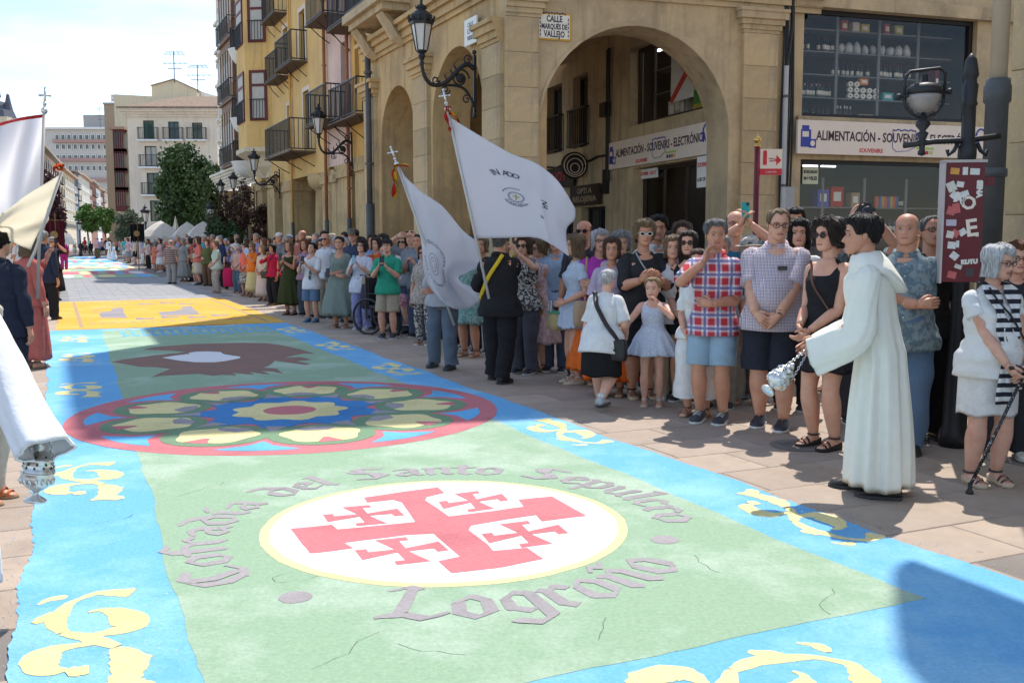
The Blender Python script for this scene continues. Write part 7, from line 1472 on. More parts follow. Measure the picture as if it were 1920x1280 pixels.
pla = pp('man in red white and blue plaid shirt and pale denim shorts', 1333, 790, 414, -26, sex='m', skin='t', hair=('fade', 'salt'), top=('shirt', PLAID_R, .5, .44), bottom=(SH, DENIM_L, .46), shoe=('trainer', (.035, .04, .05), (.6, .6, .58)), pose='chin', yaw=24, build=1.02, pitch=2)
pp('long haired girl in black crop top, sunglasses and black shorts', 1286, 750, 434, -20, sex='f', skin='f', hair=('long', 'dark'), top=('tight', BLACK, .35, .56), bottom=(SH, BLACK, .24), shoe=('trainer', (.03, .03, .03), (.65, .65, .63)), glasses='sun', pose='clasp', build=.92)
pp('woman with white sunglasses pushed up, behind the girl in black crop top', 1279, 0, 418, -10, D=10.2, sex='f', skin='f', hair=('wavy', 'brown'), top=('blouse', (.55, .58, .62), .5), bottom=('wide', (.66, .62, .58)), glasses='sunwhiteup')
pp('person in loose white linen trousers beside the plaid shirt, face hidden', 1306, 780, 455, -30, sex='f', skin='f', hair=('short', 'brown'), top=('blouse', WHITE, .5), bottom=('wide', WHITE, .82), shoe=SAND, pose='clasp', h=1.5)
pp('young man with black wavy quiff and white polo, behind the blonde in black', 1233, 0, 406, 2, D=10.4, sex='m', skin='t', hair=('fade', 'black'), top=('shirt', (.62, .61, .59), .5), bottom=(TR, (.05, .05, .07)), yaw=-6, beard=None)
bla = pp('blonde woman in round pale sunglasses and long black dress clapping', 1203, 745, 416, 4, sex='f', skin='t', hair=('fluffy', 'dblond'), top=('tee', (.03, .03, .031), .62, .46), bottom=('dress', (.026, .025, .027), .25, .035, 6), shoe=ESP, pose='clap', glasses='sunwhite', build=1.34, belly=.5)
gir = pp('little blonde girl in pale blue dress with a red lollipop', 1222, 760, 521, -10, sex='f', skin='p', hair=('pony', 'blond'), top=('tight', DOTB, None, .56, .03), bottom=('dress', DOTB, .40, .075, 14), shoe=('sandal', (.66, .64, .6), (.5, .42, .32)), pose=((.035, -.12, .80), (-.21, -.16, .60), (-.3, -.2, .9), (-.5, -.6, .3)), child=True, yaw=-14)
mag = pp('silver haired woman in magenta blouse with glasses and folded arms', 1122, 720, 432, 6, sex='f', skin='f', hair=('bob', 'silver'), top=('blouse', (.40, .05, .36), .62), bottom=('skirt', (.75, .16, .03), .10, .07), shoe=SAND, pose='cross', glasses='clear', build=1.18)
wal = pp('old white haired woman walking away in white blouse and black skirt', 1127, 768, 504, 150, sex='f', skin='p', hair=('bun', 'white'), top=('blouse', (.66, .655, .64), .56, .40), bottom=('tightskirt', (.016, .015, .016), .25, .02), shoe=('trainer', (.42, .44, .46), (.1, .1, .1)), lean=13, pose=((.14, -.04, .46), (-.13, -.12, .56), None, None), build=1.32, feet=((.055, -.10, 0), (-.05, .10, .05)), pitch=-6)
lbl = pp('long haired blonde woman in light blue turning her face aside', 1080, 718, 441, -78, sex='f', skin='f', hair=('wavy', 'dblond'), top=('blouse', (.46, .53, .64), .3, .47), bottom=('dress', (.46, .53, .64), .38, .05), shoe=WEDW, pose='bag', build=1.0)
pin = pp('curly blonde woman in sunglasses and pink floral dress, arms crossed', 1012, 694, 450, -62, sex='f', skin='f', hair=('fluffy', 'dblond'), top=('blouse', FLORAL_P, .6, .5, .05), bottom=('dress', FLORAL_P, .22, .08, 9), shoe=SAND, pose='cross', glasses='sun', build=1.15)
pp('grey curly haired man seen small between blonde head and magenta blouse', 1164, 0, 446, 0, D=10.8, h=1.66, sex='m', skin='f', hair=('curly', 'grey'), top=('shirt', (.45, .42, .5), .5), bottom=(TR, (.2, .2, .22)))
pp('bald man in sunglasses under the tip of the large flag', 1096, 0, 410, -20, D=11.4, h=1.80, sex='m', skin='t', hair=('bald', 'dark'), top=('tee', (.05, .05, .06), .5), bottom=(TR, (.05, .05, .06)), glasses='sun')
pp('young man in sunglasses beside the purple phone at the back', 1488, 0, 392, -5, D=11, sex='m', skin='t', hair=('fade', 'black'), top=('tee', (.1, .1, .12), .5), bottom=(TR, (.06, .06, .08)), glasses='sun')
pur = pp('curly red haired woman lifting a purple phone behind the check shirt', 1432, 0, 432, -15, D=10.6, h=1.60, sex='f', skin='f', hair=('curly', 'red'), top=('blouse', (.3, .1, .12), .5), bottom=(TR, (.06, .06, .08)), pose=((.07, -.16, 1.0), (-.15, -.01, .46), (-.2, -.1, .9), None))
pp('grey haired man looking over from behind the plaid shirt', 1352, 0, 438, -10, D=9.4, h=1.62, sex='m', skin='t', hair=('short', 'grey'), top=('shirt', (.3, .32, .36), .5), bottom=(TR, (.3, .28, .25)))
pp('man in a pale cap between the bald man and the sticker panel', 1706, 0, 408, -5, D=9.4, h=1.70, sex='m', skin='f', hair=('crop', 'grey'), top=('shirt', (.4, .3, .22), .5), bottom=(TR, (.1, .1, .12)), hat=('cap', (.55, .45, .32)))
pp('woman in orange skirt standing behind the walking old woman', 1148, 0, 452, -10, D=10.1, h=1.60, sex='f', skin='t', hair=('bob', 'brown'), top=('blouse', (.42, .36, .46), .5), bottom=('skirt', (.72, .13, .02), .1, .06), shoe=SAND)
pp('woman in beige trousers behind the little girl', 1262, 0, 428, -8, D=9.9, h=1.62, sex='f', skin='f', hair=('bob', 'dblond'), top=('blouse', (.55, .52, .5), .5), bottom=(TR, (.50, .43, .34)), shoe=TRAIN)
pp('person in grey top with rucksack straps behind the large flag', 975, 0, 446, -15, D=12.4, h=1.66, sex='m', skin='t', hair=('short', 'dark'), top=('shirt', (.2, .2, .22), .5), bottom=(TR, (.1, .1, .12)), glasses='sun')
pp('woman in striped black and white top beside the flag bearer', 985, 0, 452, -30, D=11.8, h=1.62, sex='f', skin='f', hair=('bob', 'brown'), top=('blouse', BWP, .5), bottom=(TR, (.08, .08, .1)), glasses='sun', pose='photo')
pp('tall person in blue shirt behind the pink floral dress', 1043, 0, 440, -15, D=12, h=1.68, sex='m', skin='f', hair=('short', 'brown'), top=('shirt', (.32, .42, .58), .9), bottom=(TR, (.08, .09, .14)))
# flag bearers
fb1 = pp('flag bearer in black suit with yellow sash, seen from behind', 938, 716, 432, 148, sex='m', skin='t', hair=('short', 'salt'), top=('jacket', BLACK, .98, .44), bottom=(TR, (.02, .02, .023)), shoe=SHOE_B, pose=((.16, -.155, .60), (.10, -.17, .80), (-.3, -.8, .4), (.5, -.6, .6)), build=1.22, feet=((.10, -.07, 0), (-.06, .07, 0)))
fb2 = pp('flag bearer in grey blue trousers hidden behind the smaller white flag', 832, 690, 440, -20, sex='m', skin='t', hair=('short', 'dark'), top=('shirt', (.40, .40, .43), .9), bottom=(TR, DENIM_G), shoe=SHOE_B, pose=((.02, -.16, .60), (-.02, -.16, .72), None, None), build=1.06, feet=((.085, -.05, 0), (-.10, .05, .0)))
# --- shaded middle rows
pp('woman with patterned leggings and tan bag beside the smaller flag', 797, 646, 462, -22, sex='f', skin='t', hair=('bob', 'brown'), top=('blouse', FLOT, .5, .42), bottom=('leggings', BWP), shoe=('sandal', (.03, .03, .03), (.6, .58, .55)), glasses='sun', pose='bag', build=1.1)
pp('woman in teal flowered dress between the two flags', 882, 668, 446, -30, sex='f', skin='t', hair=('bob', 'brown'), top=('blouse', TEALF, .5), bottom=('dress', TEALF, .28, .06), shoe=SAND, build=1.1)
grn = pp('man in emerald polo, dark cap and khaki shorts filming with a phone', 728, 634, 449, -8, sex='m', skin='f', hair=('short', 'dark'), top=('shirt', (.035, .30, .19), .5, .45), bottom=(SH, (.36, .30, .22), .50), shoe=('trainer', (.035, .035, .04), (.5, .5, .5)), pose='phone', hat=('cap', (.03, .03, .032)), pitch=-6)
lil = pp('dark curly haired woman in pale flowered blouse and lilac trousers with phone', 680, 618, 451, -14, sex='f', skin='f', hair=('curly', 'dark'), top=('blouse', LFLOR, .62, .42), bottom=(TR, (.25, .25, .45)), shoe=('trainer', (.42, .38, .42), (.4, .36, .4)), pose='phone', glasses='clear', build=1.12, pitch=-10)
sag = pp('dark haired woman in long sage green dress holding a phone low', 640, 614, 444, -12, sex='f', skin='t', hair=('bun', 'dark'), top=('blouse', (.20, .235, .205), .75, .5, .05), bottom=('dress', (.20, .235, .205), .135, .09, 10), shoe=('sandal', (.45, .36, .28), (.4, .32, .24)), pose='fold', build=1.12)
boy = pp('boy in white printed t-shirt and denim shorts filming', 586, 604, 456, -20, sex='m', skin='f', hair=('short', 'black'), top=('tee', (.66, .66, .67), .55, .42), bottom=(SH, DENIM_M, .50), shoe=('trainer', (.05, .12, .2), (.1, .2, .25)), pose='phone', pitch=-16, roll=4)
olv = pp('blonde woman in long dark olive dress looking at her phone', 546, 590, 452, -25, sex='f', skin='t', hair=('wavy', 'dblond'), top=('tight', (.042, .05, .018), None, .5), bottom=('dress', (.042, .05, .018), .14, .07), shoe=WEDB, pose='phone', build=1.08)
red = pp('dark haired woman in red jacket and black trousers, hand at her cheek', 514, 572, 458, -28, sex='f', skin='t', hair=('bob', 'black'), top=('jacket', (.45, .02, .055), .8), bottom=(TR, (.02, .02, .022)), shoe=('shoe', (.2, .1, .05), (.2, .12, .08)), pose=((.14, -.06, .48), (-.03, -.13, .80), None, (.1, .3, .9)))
pp('woman in cream jacket and long pink cream skirt', 494, 564, 460, -30, sex='f', skin='f', hair=('wavy', 'blond'), top=('blouse', (.58, .48, .38), .8), bottom=('skirt', (.60, .48, .42), .08, .05), shoe=SAND, pose='clasp')
ora = pp('woman in orange top and pale yellow skirt holding a round blue fan', 476, 557, 455, -30, sex='f', skin='f', hair=('wavy', 'dblond'), top=('blouse', (.75, .19, .03), .6), bottom=('skirt', (.60, .50, .24), .10, .06), shoe=SAND, glasses='sun', pose='lphone')
pp('woman in coral blouse and black patterned skirt', 462, 555, 457, -30, sex='f', skin='t', hair=('bob', 'brown'), top=('blouse', (.72, .16, .12), .6), bottom=('skirt', BWP, .24, .05), shoe=SAND, pose='clasp')
pp('older woman in salmon top and grey blue trousers near the pink trolley', 447, 549, 458, -35, sex='f', skin='p', hair=('fluffy', 'white'), top=('blouse', (.62, .36, .30), .7), bottom=(TR, (.10, .15, .20)), shoe=SAND, pose='clasp')
pp('woman in pale green top and taupe floral trousers standing out from the crowd', 408, 549, 451, -55, sex='f', skin='f', hair=('fluffy', 'dblond'), top=('blouse', mat('sage_ombre', (.52, .58, .52), .9, .08, 6, .3, 14, kind='patch', col2=(.38, .46, .32), p=(2, .4, .6)), .5, .45), bottom=(TR, FLOT), shoe=SAND, pose='clasp', build=1.1)
pp('woman in beige top and mustard shorts with black bag', 369, 533, 461, -40, sex='f', skin='t', hair=('wavy', 'brown'), top=('tee', (.55, .44, .34), .5), bottom=(SH, (.50, .32, .08), .45), shoe=TRAIN, pose='chin', lod=1)
pp('man in brown striped polo and grey trousers seen from behind', 322, 532, 450, 175, sex='m', skin='f', hair=('bald', 'grey'), top=('tee', STRB, .5), bottom=(TR, (.33, .31, .29)), shoe=SHOE_B, pose='down', build=1.2, lod=1)
pp('woman in loose grey dress beside the man in stripes', 346, 528, 447, -30, sex='f', skin='t', hair=('wavy', 'grey'), top=('blouse', (.27, .27, .25), .8), bottom=('dress', (.27, .27, .25), .1, .07), shoe=SAND, lod=1)
pp('woman in red orange flowered dress with her back turned', 292, 509, 452, 140, sex='f', skin='t', hair=('bob', 'grey'), top=('blouse', mat('red_orange_print', (.62, .10, .05), .9, .05, 9, .2, 14, kind='floral', col2=(.66, .30, .16), p=(20, .52)), .5), bottom=('dress', MATS['red_orange_print'], .25, .05), shoe=SAND, lod=1)
pp('woman with a yellow skirt and black handbag in the crowd past the red dress', 278, 503, 455, -60, sex='f', skin='t', hair=('bob', 'dark'), top=('blouse', (.5, .42, .36), .5), bottom=('skirt', (.60, .44, .12), .15, .04), shoe=SAND)
for a_ in [('grey haired man in flat cap and lilac polo behind the boy', 592, 450, 20.3, 'm', ('crop', 'grey'), (.34, .33, .5), ('cap', (.25, .25, .28)), None), ('tall white haired man in sunglasses and pale shirt behind the sage dress', 612, 438, 20, 'm', ('bald', 'white'), (.55, .58, .62), None, 'sun'), ('man in olive cap and dark shirt behind the flowered blouse', 664, 430, 18.8, 'm', ('short', 'dark'), (.05, .06, .10), ('cap', (.14, .14, .10)), 'clear'),
           ('man with crossed blue gingham shirt behind the phone in emerald polo', 700, 441, 18.3, 'm', ('fade', 'dark'), GING, None, None), ('white haired woman in beige behind the sage dress', 651, 448, 19, 'f', ('fluffy', 'white'), (.5, .42, .36), None, None), ('man shading his eyes with his hand, orange glasses pushed on his head', 772, 432, 16.6, 'm', ('bald', 'brown'), GREYST, None, 'sunup'),
           ('dark haired woman in sunglasses and white top beside the shading hand', 757, 442, 17.2, 'f', ('bob', 'dark'), (.6, .58, .56), None, 'sun'), ('man in grey blue pinstripe shirt reading a phone by the wheelchair', 785, 440, 16.2, 'm', ('crop', 'dark'), GREYST, None, None), ('woman with auburn hair in mauve behind the boy with phone', 572, 449, 20.8, 'f', ('wavy', 'red'), (.3, .2, .26), None, None),
           ('woman in brown glasses and lavender top behind the olive dress', 604, 449, 20.2, 'f', ('bob', 'brown'), (.3, .3, .48), None, 'clear'), ('man with flushed bald head at the back by the columns', 568, 432, 24, 'm', ('bald', 'grey'), (.3, .12, .10), None, None), ('man in white cap far back under the pillars', 524, 437, 26, 'm', ('crop', 'grey'), (.2, .2, .22), ('cap', (.68, .66, .64)), None), ('man in grey flat cap behind the red jacket', 543, 441, 25, 'm', ('crop', 'grey'), (.16, .17, .2), ('cap', (.2, .22, .27)), None),
           ('woman in orange red vest behind the flowered blouse woman', 706, 446, 17.6, 'f', ('bob', 'dark'), (.6, .1, .03), None, None), ('grey haired man in pale blue under the smaller flag', 812, 436, 15.6, 'm', ('short', 'grey'), (.4, .46, .56), None, None), ('man in sunglasses beside the flag bearer in grey blue trousers', 862, 438, 14.6, 'm', ('short', 'dark'), (.5, .3, .25), None, 'sun'), ('woman in yellow cardigan glimpsed between the two flags', 905, 445, 14, 'f', ('bob', 'dblond'), (.55, .42, .12), None, None)]:
    l_, u, vh, D, sx, hr, tp_, ht, gl = a_; pp(l_, u, 0, vh, -20, D=D, sex=sx, skin=random.choice('ftt'), hair=hr, top=('shirt' if sx == 'm' else 'blouse', tp_, .5), bottom=(random.choice((TR, 'skirt')) if sx == 'f' else TR, random.choice(((.06, .06, .08), (.3, .26, .2), (.08, .1, .16))), 1 if sx == 'm' else random.choice((.25, .2))) if sx == 'm' else (TR, (.07, .08, .11)), hat=ht, glasses=gl, pose='shade' if 'shading' in l_ else ('phone' if 'phone' in l_ else 'down'), lod=1)
# --- left edge
pp('young man in navy suit seen from behind at the left edge, under the cream flag', 14, 770, 442, 172, sex='m', skin='f', hair=('fade', 'black'), top=('jacket', (.026, .032, .052), .98, .42), bottom=(TR, (.026, .032, .052)), shoe=SHOE_B, h=1.66, build=1.05, pose='down')
cor = pp('woman in coral dress gripping a flag pole, back turned, at the left', 62, 690, 455, 150, sex='f', skin='f', hair=('wavy', 'dblond'), top=('blouse', (.46, .13, .105), .9), bottom=('dress', (.46, .13, .105), .07, .035, 6), shoe=SAND, pose=((.0, -.16, .82), (-.15, -.02, .46), (-.2, -.2, .9), None), h=1.64, build=1.05)
pp('grey haired man in navy suit walking away along the left side', 88, 600, 434, 168, sex='m', skin='f', hair=('short', 'grey'), top=('jacket', (.03, .037, .065), .98, .42), bottom=(TR, (.02, .021, .026)), shoe=SHOE_B, step=.06, build=1.12)
lph = pp('grey haired woman in black dress filming, with tan bag, on the left', 102, 563, 446, 40, sex='f', skin='f', hair=('fluffy', 'grey'), top=('blouse', BLACK, .6), bottom=('dress', BLACK, .15, .05), shoe=SHOE_B, pose='photo', glasses='sun', build=1.12)
pp('woman in magenta trouser suit behind the filming woman on the left', 121, 506, 447, 30, sex='f', skin='t', hair=('bob', 'brown'), top=('blouse', (.46, .03, .2), .8), bottom=(TR, (.46, .03, .2)), shoe=SAND)
pp('person in beige trousers and orange sandals cut by the left edge', -30, 940, 470, 90, sex='f', skin='t', hair=('bob', 'grey'), top=('blouse', (.5, .46, .4), .5), bottom=(TR, (.5, .45, .37)), shoe=('sandal', (.6, .16, .04), (.3, .2, .12)), h=1.6)
for i, (u, vf, la) in enumerate(((152, 478, 'man in black suit walking alone up the middle of the street'), (171, 478, 'left of two men in dark suits in the far middle of the street'), (183, 478, 'right of two men in dark suits, in grey trousers, far up the street'))): pp(la, u, vf, vf - 26, 0, sex='m', skin='t', hair=('short', 'dark'), top=('jacket', (.02, .02, .025), .98), bottom=(TR, (.02, .02, .025) if i < 2 else (.12, .12, .14)), step=.05, lod=2)
for u, vf in ((206, 487), (214, 490)): pp('woman in wide white dress in the far procession, %s of two' % ('left' if u < 210 else 'right'), u, vf, 456, 120, sex='f', skin='t', hair=('bob', 'grey'), top=('blouse', WHITE, .6), bottom=('dress', WHITE, .03, .1), lod=2)
# --- rest of the crowd: every one with clothes of their own
CN = {'white': (.66, .65, .63), 'navy': (.03, .04, .09), 'sky blue': (.33, .46, .60), 'red': (.48, .03, .04), 'coral': (.68, .17, .13), 'pale pink': (.60, .38, .38), 'beige': (.50, .41, .31), 'black': (.022, .022, .024), 'grey': (.24, .24, .25), 'olive': (.12, .13, .05), 'mustard': (.52, .34, .06), 'turquoise': (.05, .33, .36), 'lilac': (.33, .28, .46), 'brown': (.15, .085, .05), 'orange': (.66, .20, .04), 'mint': (.36, .54, .42)}
CK = list(CN); used = set(); cr = random.Random(21)
def extra(s, t, far, where):
    while True:
        a, b_ = cr.choice(CK), cr.choice(('black', 'navy', 'beige', 'white', 'grey', 'brown', 'olive')); sx = cr.choice('fmf'); hk = cr.choice((('short', 'dark'), ('crop', 'grey'), ('bald', 'grey'), ('short', 'white')) if sx == 'm' else (('bob', 'dark'), ('fluffy', 'white'), ('wavy', 'brown'), ('wavy', 'dblond'), ('bob', 'red'), ('bun', 'dark')))
        key = (a, b_, sx, hk, where)
        if key not in used and a != b_: break
    used.add(key); hn = {'short': 'short %s hair', 'crop': 'cropped %s hair', 'bald': 'bald head', 'bob': '%s bobbed hair', 'fluffy': 'fluffy %s hair', 'wavy': '%s wavy hair', 'bun': '%s bun'}[hk[0]]; hn = hn % hk[1].replace('dblond', 'fair') if '%' in hn else hn
    low = cr.choice(('trousers', 'shorts', 'skirt')) if sx == 'f' else cr.choice(('trousers', 'trousers', 'shorts'))
    xy = ST(s, t); person('%s %s, %s top, %s %s, %s' % ('man with' if sx == 'm' else 'woman with', hn, a, b_, low, where), xy, cr.uniform(1.62, 1.8) if sx == 'm' else cr.uniform(1.54, 1.68), cr.uniform(-75, 5) if t > 2 else cr.uniform(20, 90), sex=sx, skin=cr.choice('fttp'), hair=hk, top=('shirt' if sx == 'm' else 'blouse', CN[a], cr.choice((.5, .5, .6))), bottom=(low, CN[b_], {'trousers': 1, 'shorts': .48, 'skirt': .22}[low]), shoe=cr.choice((SHOE_B, SAND, TRAIN)), pose=cr.choice(('down', 'clasp', 'cross', 'phone', 'bag', 'hip', 'down')), glasses=cr.choice((None, 'sun', 'clear', None)) if far < 2 else None, hat=('straw', (.6, .52, .4)) if cr.random() < .06 else None, build=cr.uniform(.95, 1.25), lod=far, group=None, yaw=cr.uniform(-25, 25))
for s in np.arange(22.5, 33, .95): extra(s, 5.5 + cr.uniform(-.15, .25), 2, 'second row opposite the yellow carpet')
for s in np.arange(19, 34, 1.15): extra(s, 6.2 + cr.uniform(-.15, .3), 2, 'third row of the shaded crowd')
for s in np.arange(17.5, 22.5, .8): extra(s, 5.35 + cr.uniform(-.1, .2), 1, 'second row near the wheelchair')
for s in np.arange(33, 46, 1.0): extra(s, 4.75 + cr.uniform(-.2, .4), 2, 'front row beside the grey slabs')
for s in np.arange(33, 48, 1.3): extra(s, 5.7 + cr.uniform(-.2, .4), 2, 'back row beside the grey slabs')
for s in np.arange(47, 78, 1.5): extra(s, 4.6 + cr.uniform(-.25, .6), 2, 'far front row, distant carpets')
for s in np.arange(48, 80, 2.2): extra(s, 5.8 + cr.uniform(-.3, .6), 2, 'far back row, distant carpets')
for s in np.arange(40, 80, 3.4): extra(s, -1.1 - cr.uniform(0, .8), 2, 'far left side of the street')
for i in range(26): extra(cr.uniform(82, 120), cr.uniform(-1, 7), 2, 'distant end of the street')
for s, t in ((13.2, 5.9), (12.2, 6.0), (14.2, 5.8), (10.2, 6.8), (9.2, 7.2), (8.0, 7.4)): extra(s, t, 1, 'back row behind the sunlit group')
# --- robes
rg_f = lambda x: 1 - 1.7 * abs(math.sin(x / 2)) ** 1.4
def robe(pr, m, hem, name='alb', w_=.15, d_=.125, nf=9, seed=0, n=132, sleeve=.085, droop=.05, ext=.03, fat=1.0):
    h = pr['h']; rr = random.Random(seed); U = pr['U']; ph = [rr.uniform(0, 6.28) for _ in range(8)]; b = MB(); rg = []
    for i in range(34):
        t = i / 33; z = .845 + (hem - .845) * t; g = sm(.12, 1, t); tw, td, cy = pr['tor'](min(max(z, .60), .842), .016 if i > 1 else .004); a0 = .15 * sm(.06, .7, t); tw = max(tw, (.10 + (w_ - .10) * g) * h if t > .06 else 0); td = max(td, (.072 + (d_ - .072) * g) * h if t > .06 else 0); row = []
        for j in range(n):
            a = 2 * math.pi * j / n; k = 1 + a0 * (rg_f(nf * a + ph[0] + .9 * math.sin(2 * a + ph[1] + t * 1.2)) * .65 + .35 * math.sin((2 * nf - 3) * a + ph[2] + t) + .22 * math.sin(3 * a + ph[3]))
            p = np.array([tw * k * math.sin(a), -td * k * math.cos(a) + .012 * h * g, z * h + .006 * h * math.sin(4 * a + ph[4]) * g]); q = U(p); p[:] = q if z > .5 else p; row.append(p)
        rg.append(row)
    rg.append([np.array(p) * np.array([.96, .96, 1]) + np.array([0, 0, .02]) for p in rg[-1]]); b.rings(rg, False)
    for s in (1, -1):
        S_, E_, W_, d = pr['arms'][s]; e_ = W_ + norm(W_ - E_) * ext * h; pts = [mix3(U((0, 0, .77 * h)), S_, .5), S_, mix3(S_, E_, .5), E_, mix3(E_, e_, .5), e_]; dn = np.array([0, 0, -1.0]); rd = [.043, .049, .054, .060, .067, sleeve]; q = smooth_path([(*(p + dn * h * dd), r_ * h) for p, r_, dd in zip(pts, [x * fat for x in rd], (0, 0, .010, .026, .040, droop))], 5)
        rings = []; N = 34; pa = norm(np.cross(E_ - S_, norm(W_ - E_) + np.array([0, -.02, .02])))
        for i, p in enumerate(q):
            t_ = norm(q[min(i + 1, len(q) - 1)][:3] - q[max(i - 1, 0)][:3]); a_ = norm(pa - t_ * pa.dot(t_)); c_ = norm(np.cross(a_, t_)); f = i / (len(q) - 1)
            rings.append([p[:3] + (a_ * math.cos(x) * (.9 - .45 * f) + c_ * math.sin(x)) * p[3] * (1 + .10 * f * math.sin(5 * x + ph[5] + 3 * f) + .04 * math.sin(11 * x + 17 * f)) for x in np.linspace(0, 2 * math.pi, N + 1)[:-1]])
        rings.append([rings[-1][j] * .9 + q[-2][:3] * .1 for j in range(N)]); b.rings(rings, False)
    return b.build(name, m, pr['root'], True)
robe(thr, ALBM, .035, w_=.125, d_=.112, nf=8, seed=3, sleeve=.068, droop=.042)
h = thr['h']; U = thr['U']; b = MB(); rg = []                          # hood lying on the shoulders
for k, (r_, z, bk) in enumerate(((.040, .872, .0), (.055, .868, .006), (.074, .85, .012), (.096, .822, .018), (.104, .800, .024), (.096, .79, .02), (.05, .80, .01))):
    rg.append([U((r_ * h * 1.05 * math.sin(a), -r_ * h * (.85 if math.cos(a) > 0 else 1.0) * math.cos(a) + bk * h, z * h - (.085 * h * max(0, -math.cos(a)) ** 3 * sm(1, 4, k)) - .03 * h * max(0, math.cos(a)) ** 2 * sm(1, 4, k) + .0015 * h * math.sin(5 * a + k))) for a in np.linspace(0, 2 * math.pi, 33)[:-1]])
b.rings(rg, False).build('hood', ALBM, thr['root'], True)
def censer(pos, tilt, tdir, label, hand, s=1.0):
    """silver censer hanging on three chains from the hand (world points); tilt in the direction of the pull"""
    pos, hand = np.array(pos, float), np.array(hand, float); up = norm(hand - pos); zq = Vector((0, 0, 1)).rotation_difference(Vector(up)); M4 = Matrix.Translation(pos) @ zq.to_matrix().to_4x4() @ Matrix.Scale(s, 4); o = empty('censer', label=label, cat='censer', M4=M4)
    MB().lathe([(0, -.135), (.055, -.135), (.058, -.125), (.045, -.115), (.018, -.10), (.014, -.085), (.022, -.075), (.05, -.06), (.075, -.03), (.082, .0), (.078, .012), (.086, .018), (.086, .026)], n=20).build('bowl', STEEL, o, True)
    MB().lathe([(.084, .0265), (.084, .034), (.074, .045), (.072, .085), (.078, .09), (.068, .10), (.05, .125), (.03, .135), (.026, .155), (.032, .16), (.014, .185), (.010, .2), (0, .205)], n=20).build('lid', STEEL, o, True)
    b = MB(); dk = mat('censer_holes', (.03, .03, .03), .6, 0, 1)
    for r_, z, n in ((.0745, .055, 10), (.0735, .073, 10), (.060, .112, 8)):
        for i in range(n): a = 2 * math.pi * i / n + z * 9; b.ball((r_ * math.cos(a), r_ * math.sin(a), z), (.0065, .0065, .0065), 6, 4)
    b.build('lid_holes', dk, o); b = MB()
    for i in range(16): a = 2 * math.pi * i / 16; b.ball((.080 * math.cos(a), .080 * math.sin(a), -.018), (.010, .010, .02), 6, 4)
    b.build('embossing', STEEL, o, True); L_ = np.linalg.norm(hand - pos) / s
    for i in range(3):
        a = 2 * math.pi * i / 3; p0, p1 = np.array([.088 * math.cos(a), .088 * math.sin(a), .03]), np.array([.012 * math.cos(a), .012 * math.sin(a), L_]); b = MB(); n = int(np.linalg.norm(p1 - p0) / .022)
        for k in range(n): c = mix3(p0, p1, (k + .5) / n); d = norm(p1 - p0) * .0135; x = np.array([.0075, 0, 0]) if k % 2 else np.array([0, .0075, 0]); b.tube([c - d, c - d * .5 + x, c + d * .5 + x, c + d, c + d * .5 - x, c - d * .5 - x, c - d], .0026, 4, 0, False)
        b.build('chain', STEEL, o)
    MB().lathe([(0, 0), (.02, .002), (.016, .016), (0, .02)], (0, 0, L_ - .005), 12).build('chain_cap', STEEL, o, True); return o
hw = wpt(thr, thr['hands'][1][0] + thr['hands'][1][1] * .06 * h); pc = P(1459, 712, hw[1] - .12); censer(pc, 0, 0, 'silver censer tilted on its chains before the ivory alb', hw, .8)
lth = person('censer bearer in white robe mostly outside the left edge, only a wide sleeve showing', (-2.53, 4.20), 1.74, 14, sex='m', skin='t', hair=('short', 'dark'), top=(None, None, None), bottom=(None, None), shoe=SHOE_B, pose=((.262, -.07, .51), (-.14, .0, .47), (.42, -.2, -.88), None), lod=0)
robe(lth, WHITEC, .04, w_=.14, d_=.11, nf=7, seed=8, sleeve=.088, droop=.03, ext=.10, fat=1.25)
hw = wpt(lth, lth['hands'][1][0]); pc = np.array(P(70, 893, 4.25)); censer(pc, 0, 0, 'silver censer hanging under the white sleeve at the left edge', (pc[0] + .03, pc[1] + .02, hw[2] - .05), .82)
# --- things held and carried
for pr, sd, c, la in ((grn, 0, (.02, .02, .022), 'dark phone held by the man in emerald polo'), (lil, 0, (.25, .36, .42), 'pale blue phone held by the woman in lilac trousers'), (boy, 0, (.02, .02, .025), 'black phone held by the boy in white'), (olv, 0, (.02, .02, .025), 'black phone held by the woman in olive dress'), (sag, 1, (.03, .03, .035), 'phone held low by the woman in sage dress'), (tea, 0, (.02, .30, .27), 'teal phone raised by the bald man'), (pur, 1, (.36, .18, .46), 'purple phone raised above the crowd'), (lph, 0, (.03, .03, .035), 'phone of the filming woman in black on the left')): phone(pr, sd, c, la)
hh = pho['h']; c = (pho['hands'][1][0] + pho['hands'][-1][0]) / 2 + np.array([0, -.03, .07]); o = empty('camera_body', label='black camera held up by the photographer with yellow scarf', cat='camera', M4=pho['M'] @ Matrix.Translation(Vector(c)) @ Matrix.Rotation(R(12), 4, 'Y')); MB().bb(-.066, .066, -.03, .03, -.045, .04).bb(-.03, .03, -.028, .028, .0405, .07).build('housing', leather((.018, .018, .02)), o); MB().lathe([(.036, 0), (.040, .02), (.040, .07), (.034, .075), (0, .06)], n=14).xf(Matrix.Translation((0, -.03, -.003)) @ Matrix.Rotation(R(90), 4, 'X')).build('lens_barrel', leather((.022, .022, .024)), o, True); MB().tube([(-.066, 0, .02), (-.1, .02, -.1), (-.06, .06, -.3), (0, .09, -.34)], .006, 5).build('strap', leather((.03, .04, .08)), o)
U, h = old['U'], old['h']
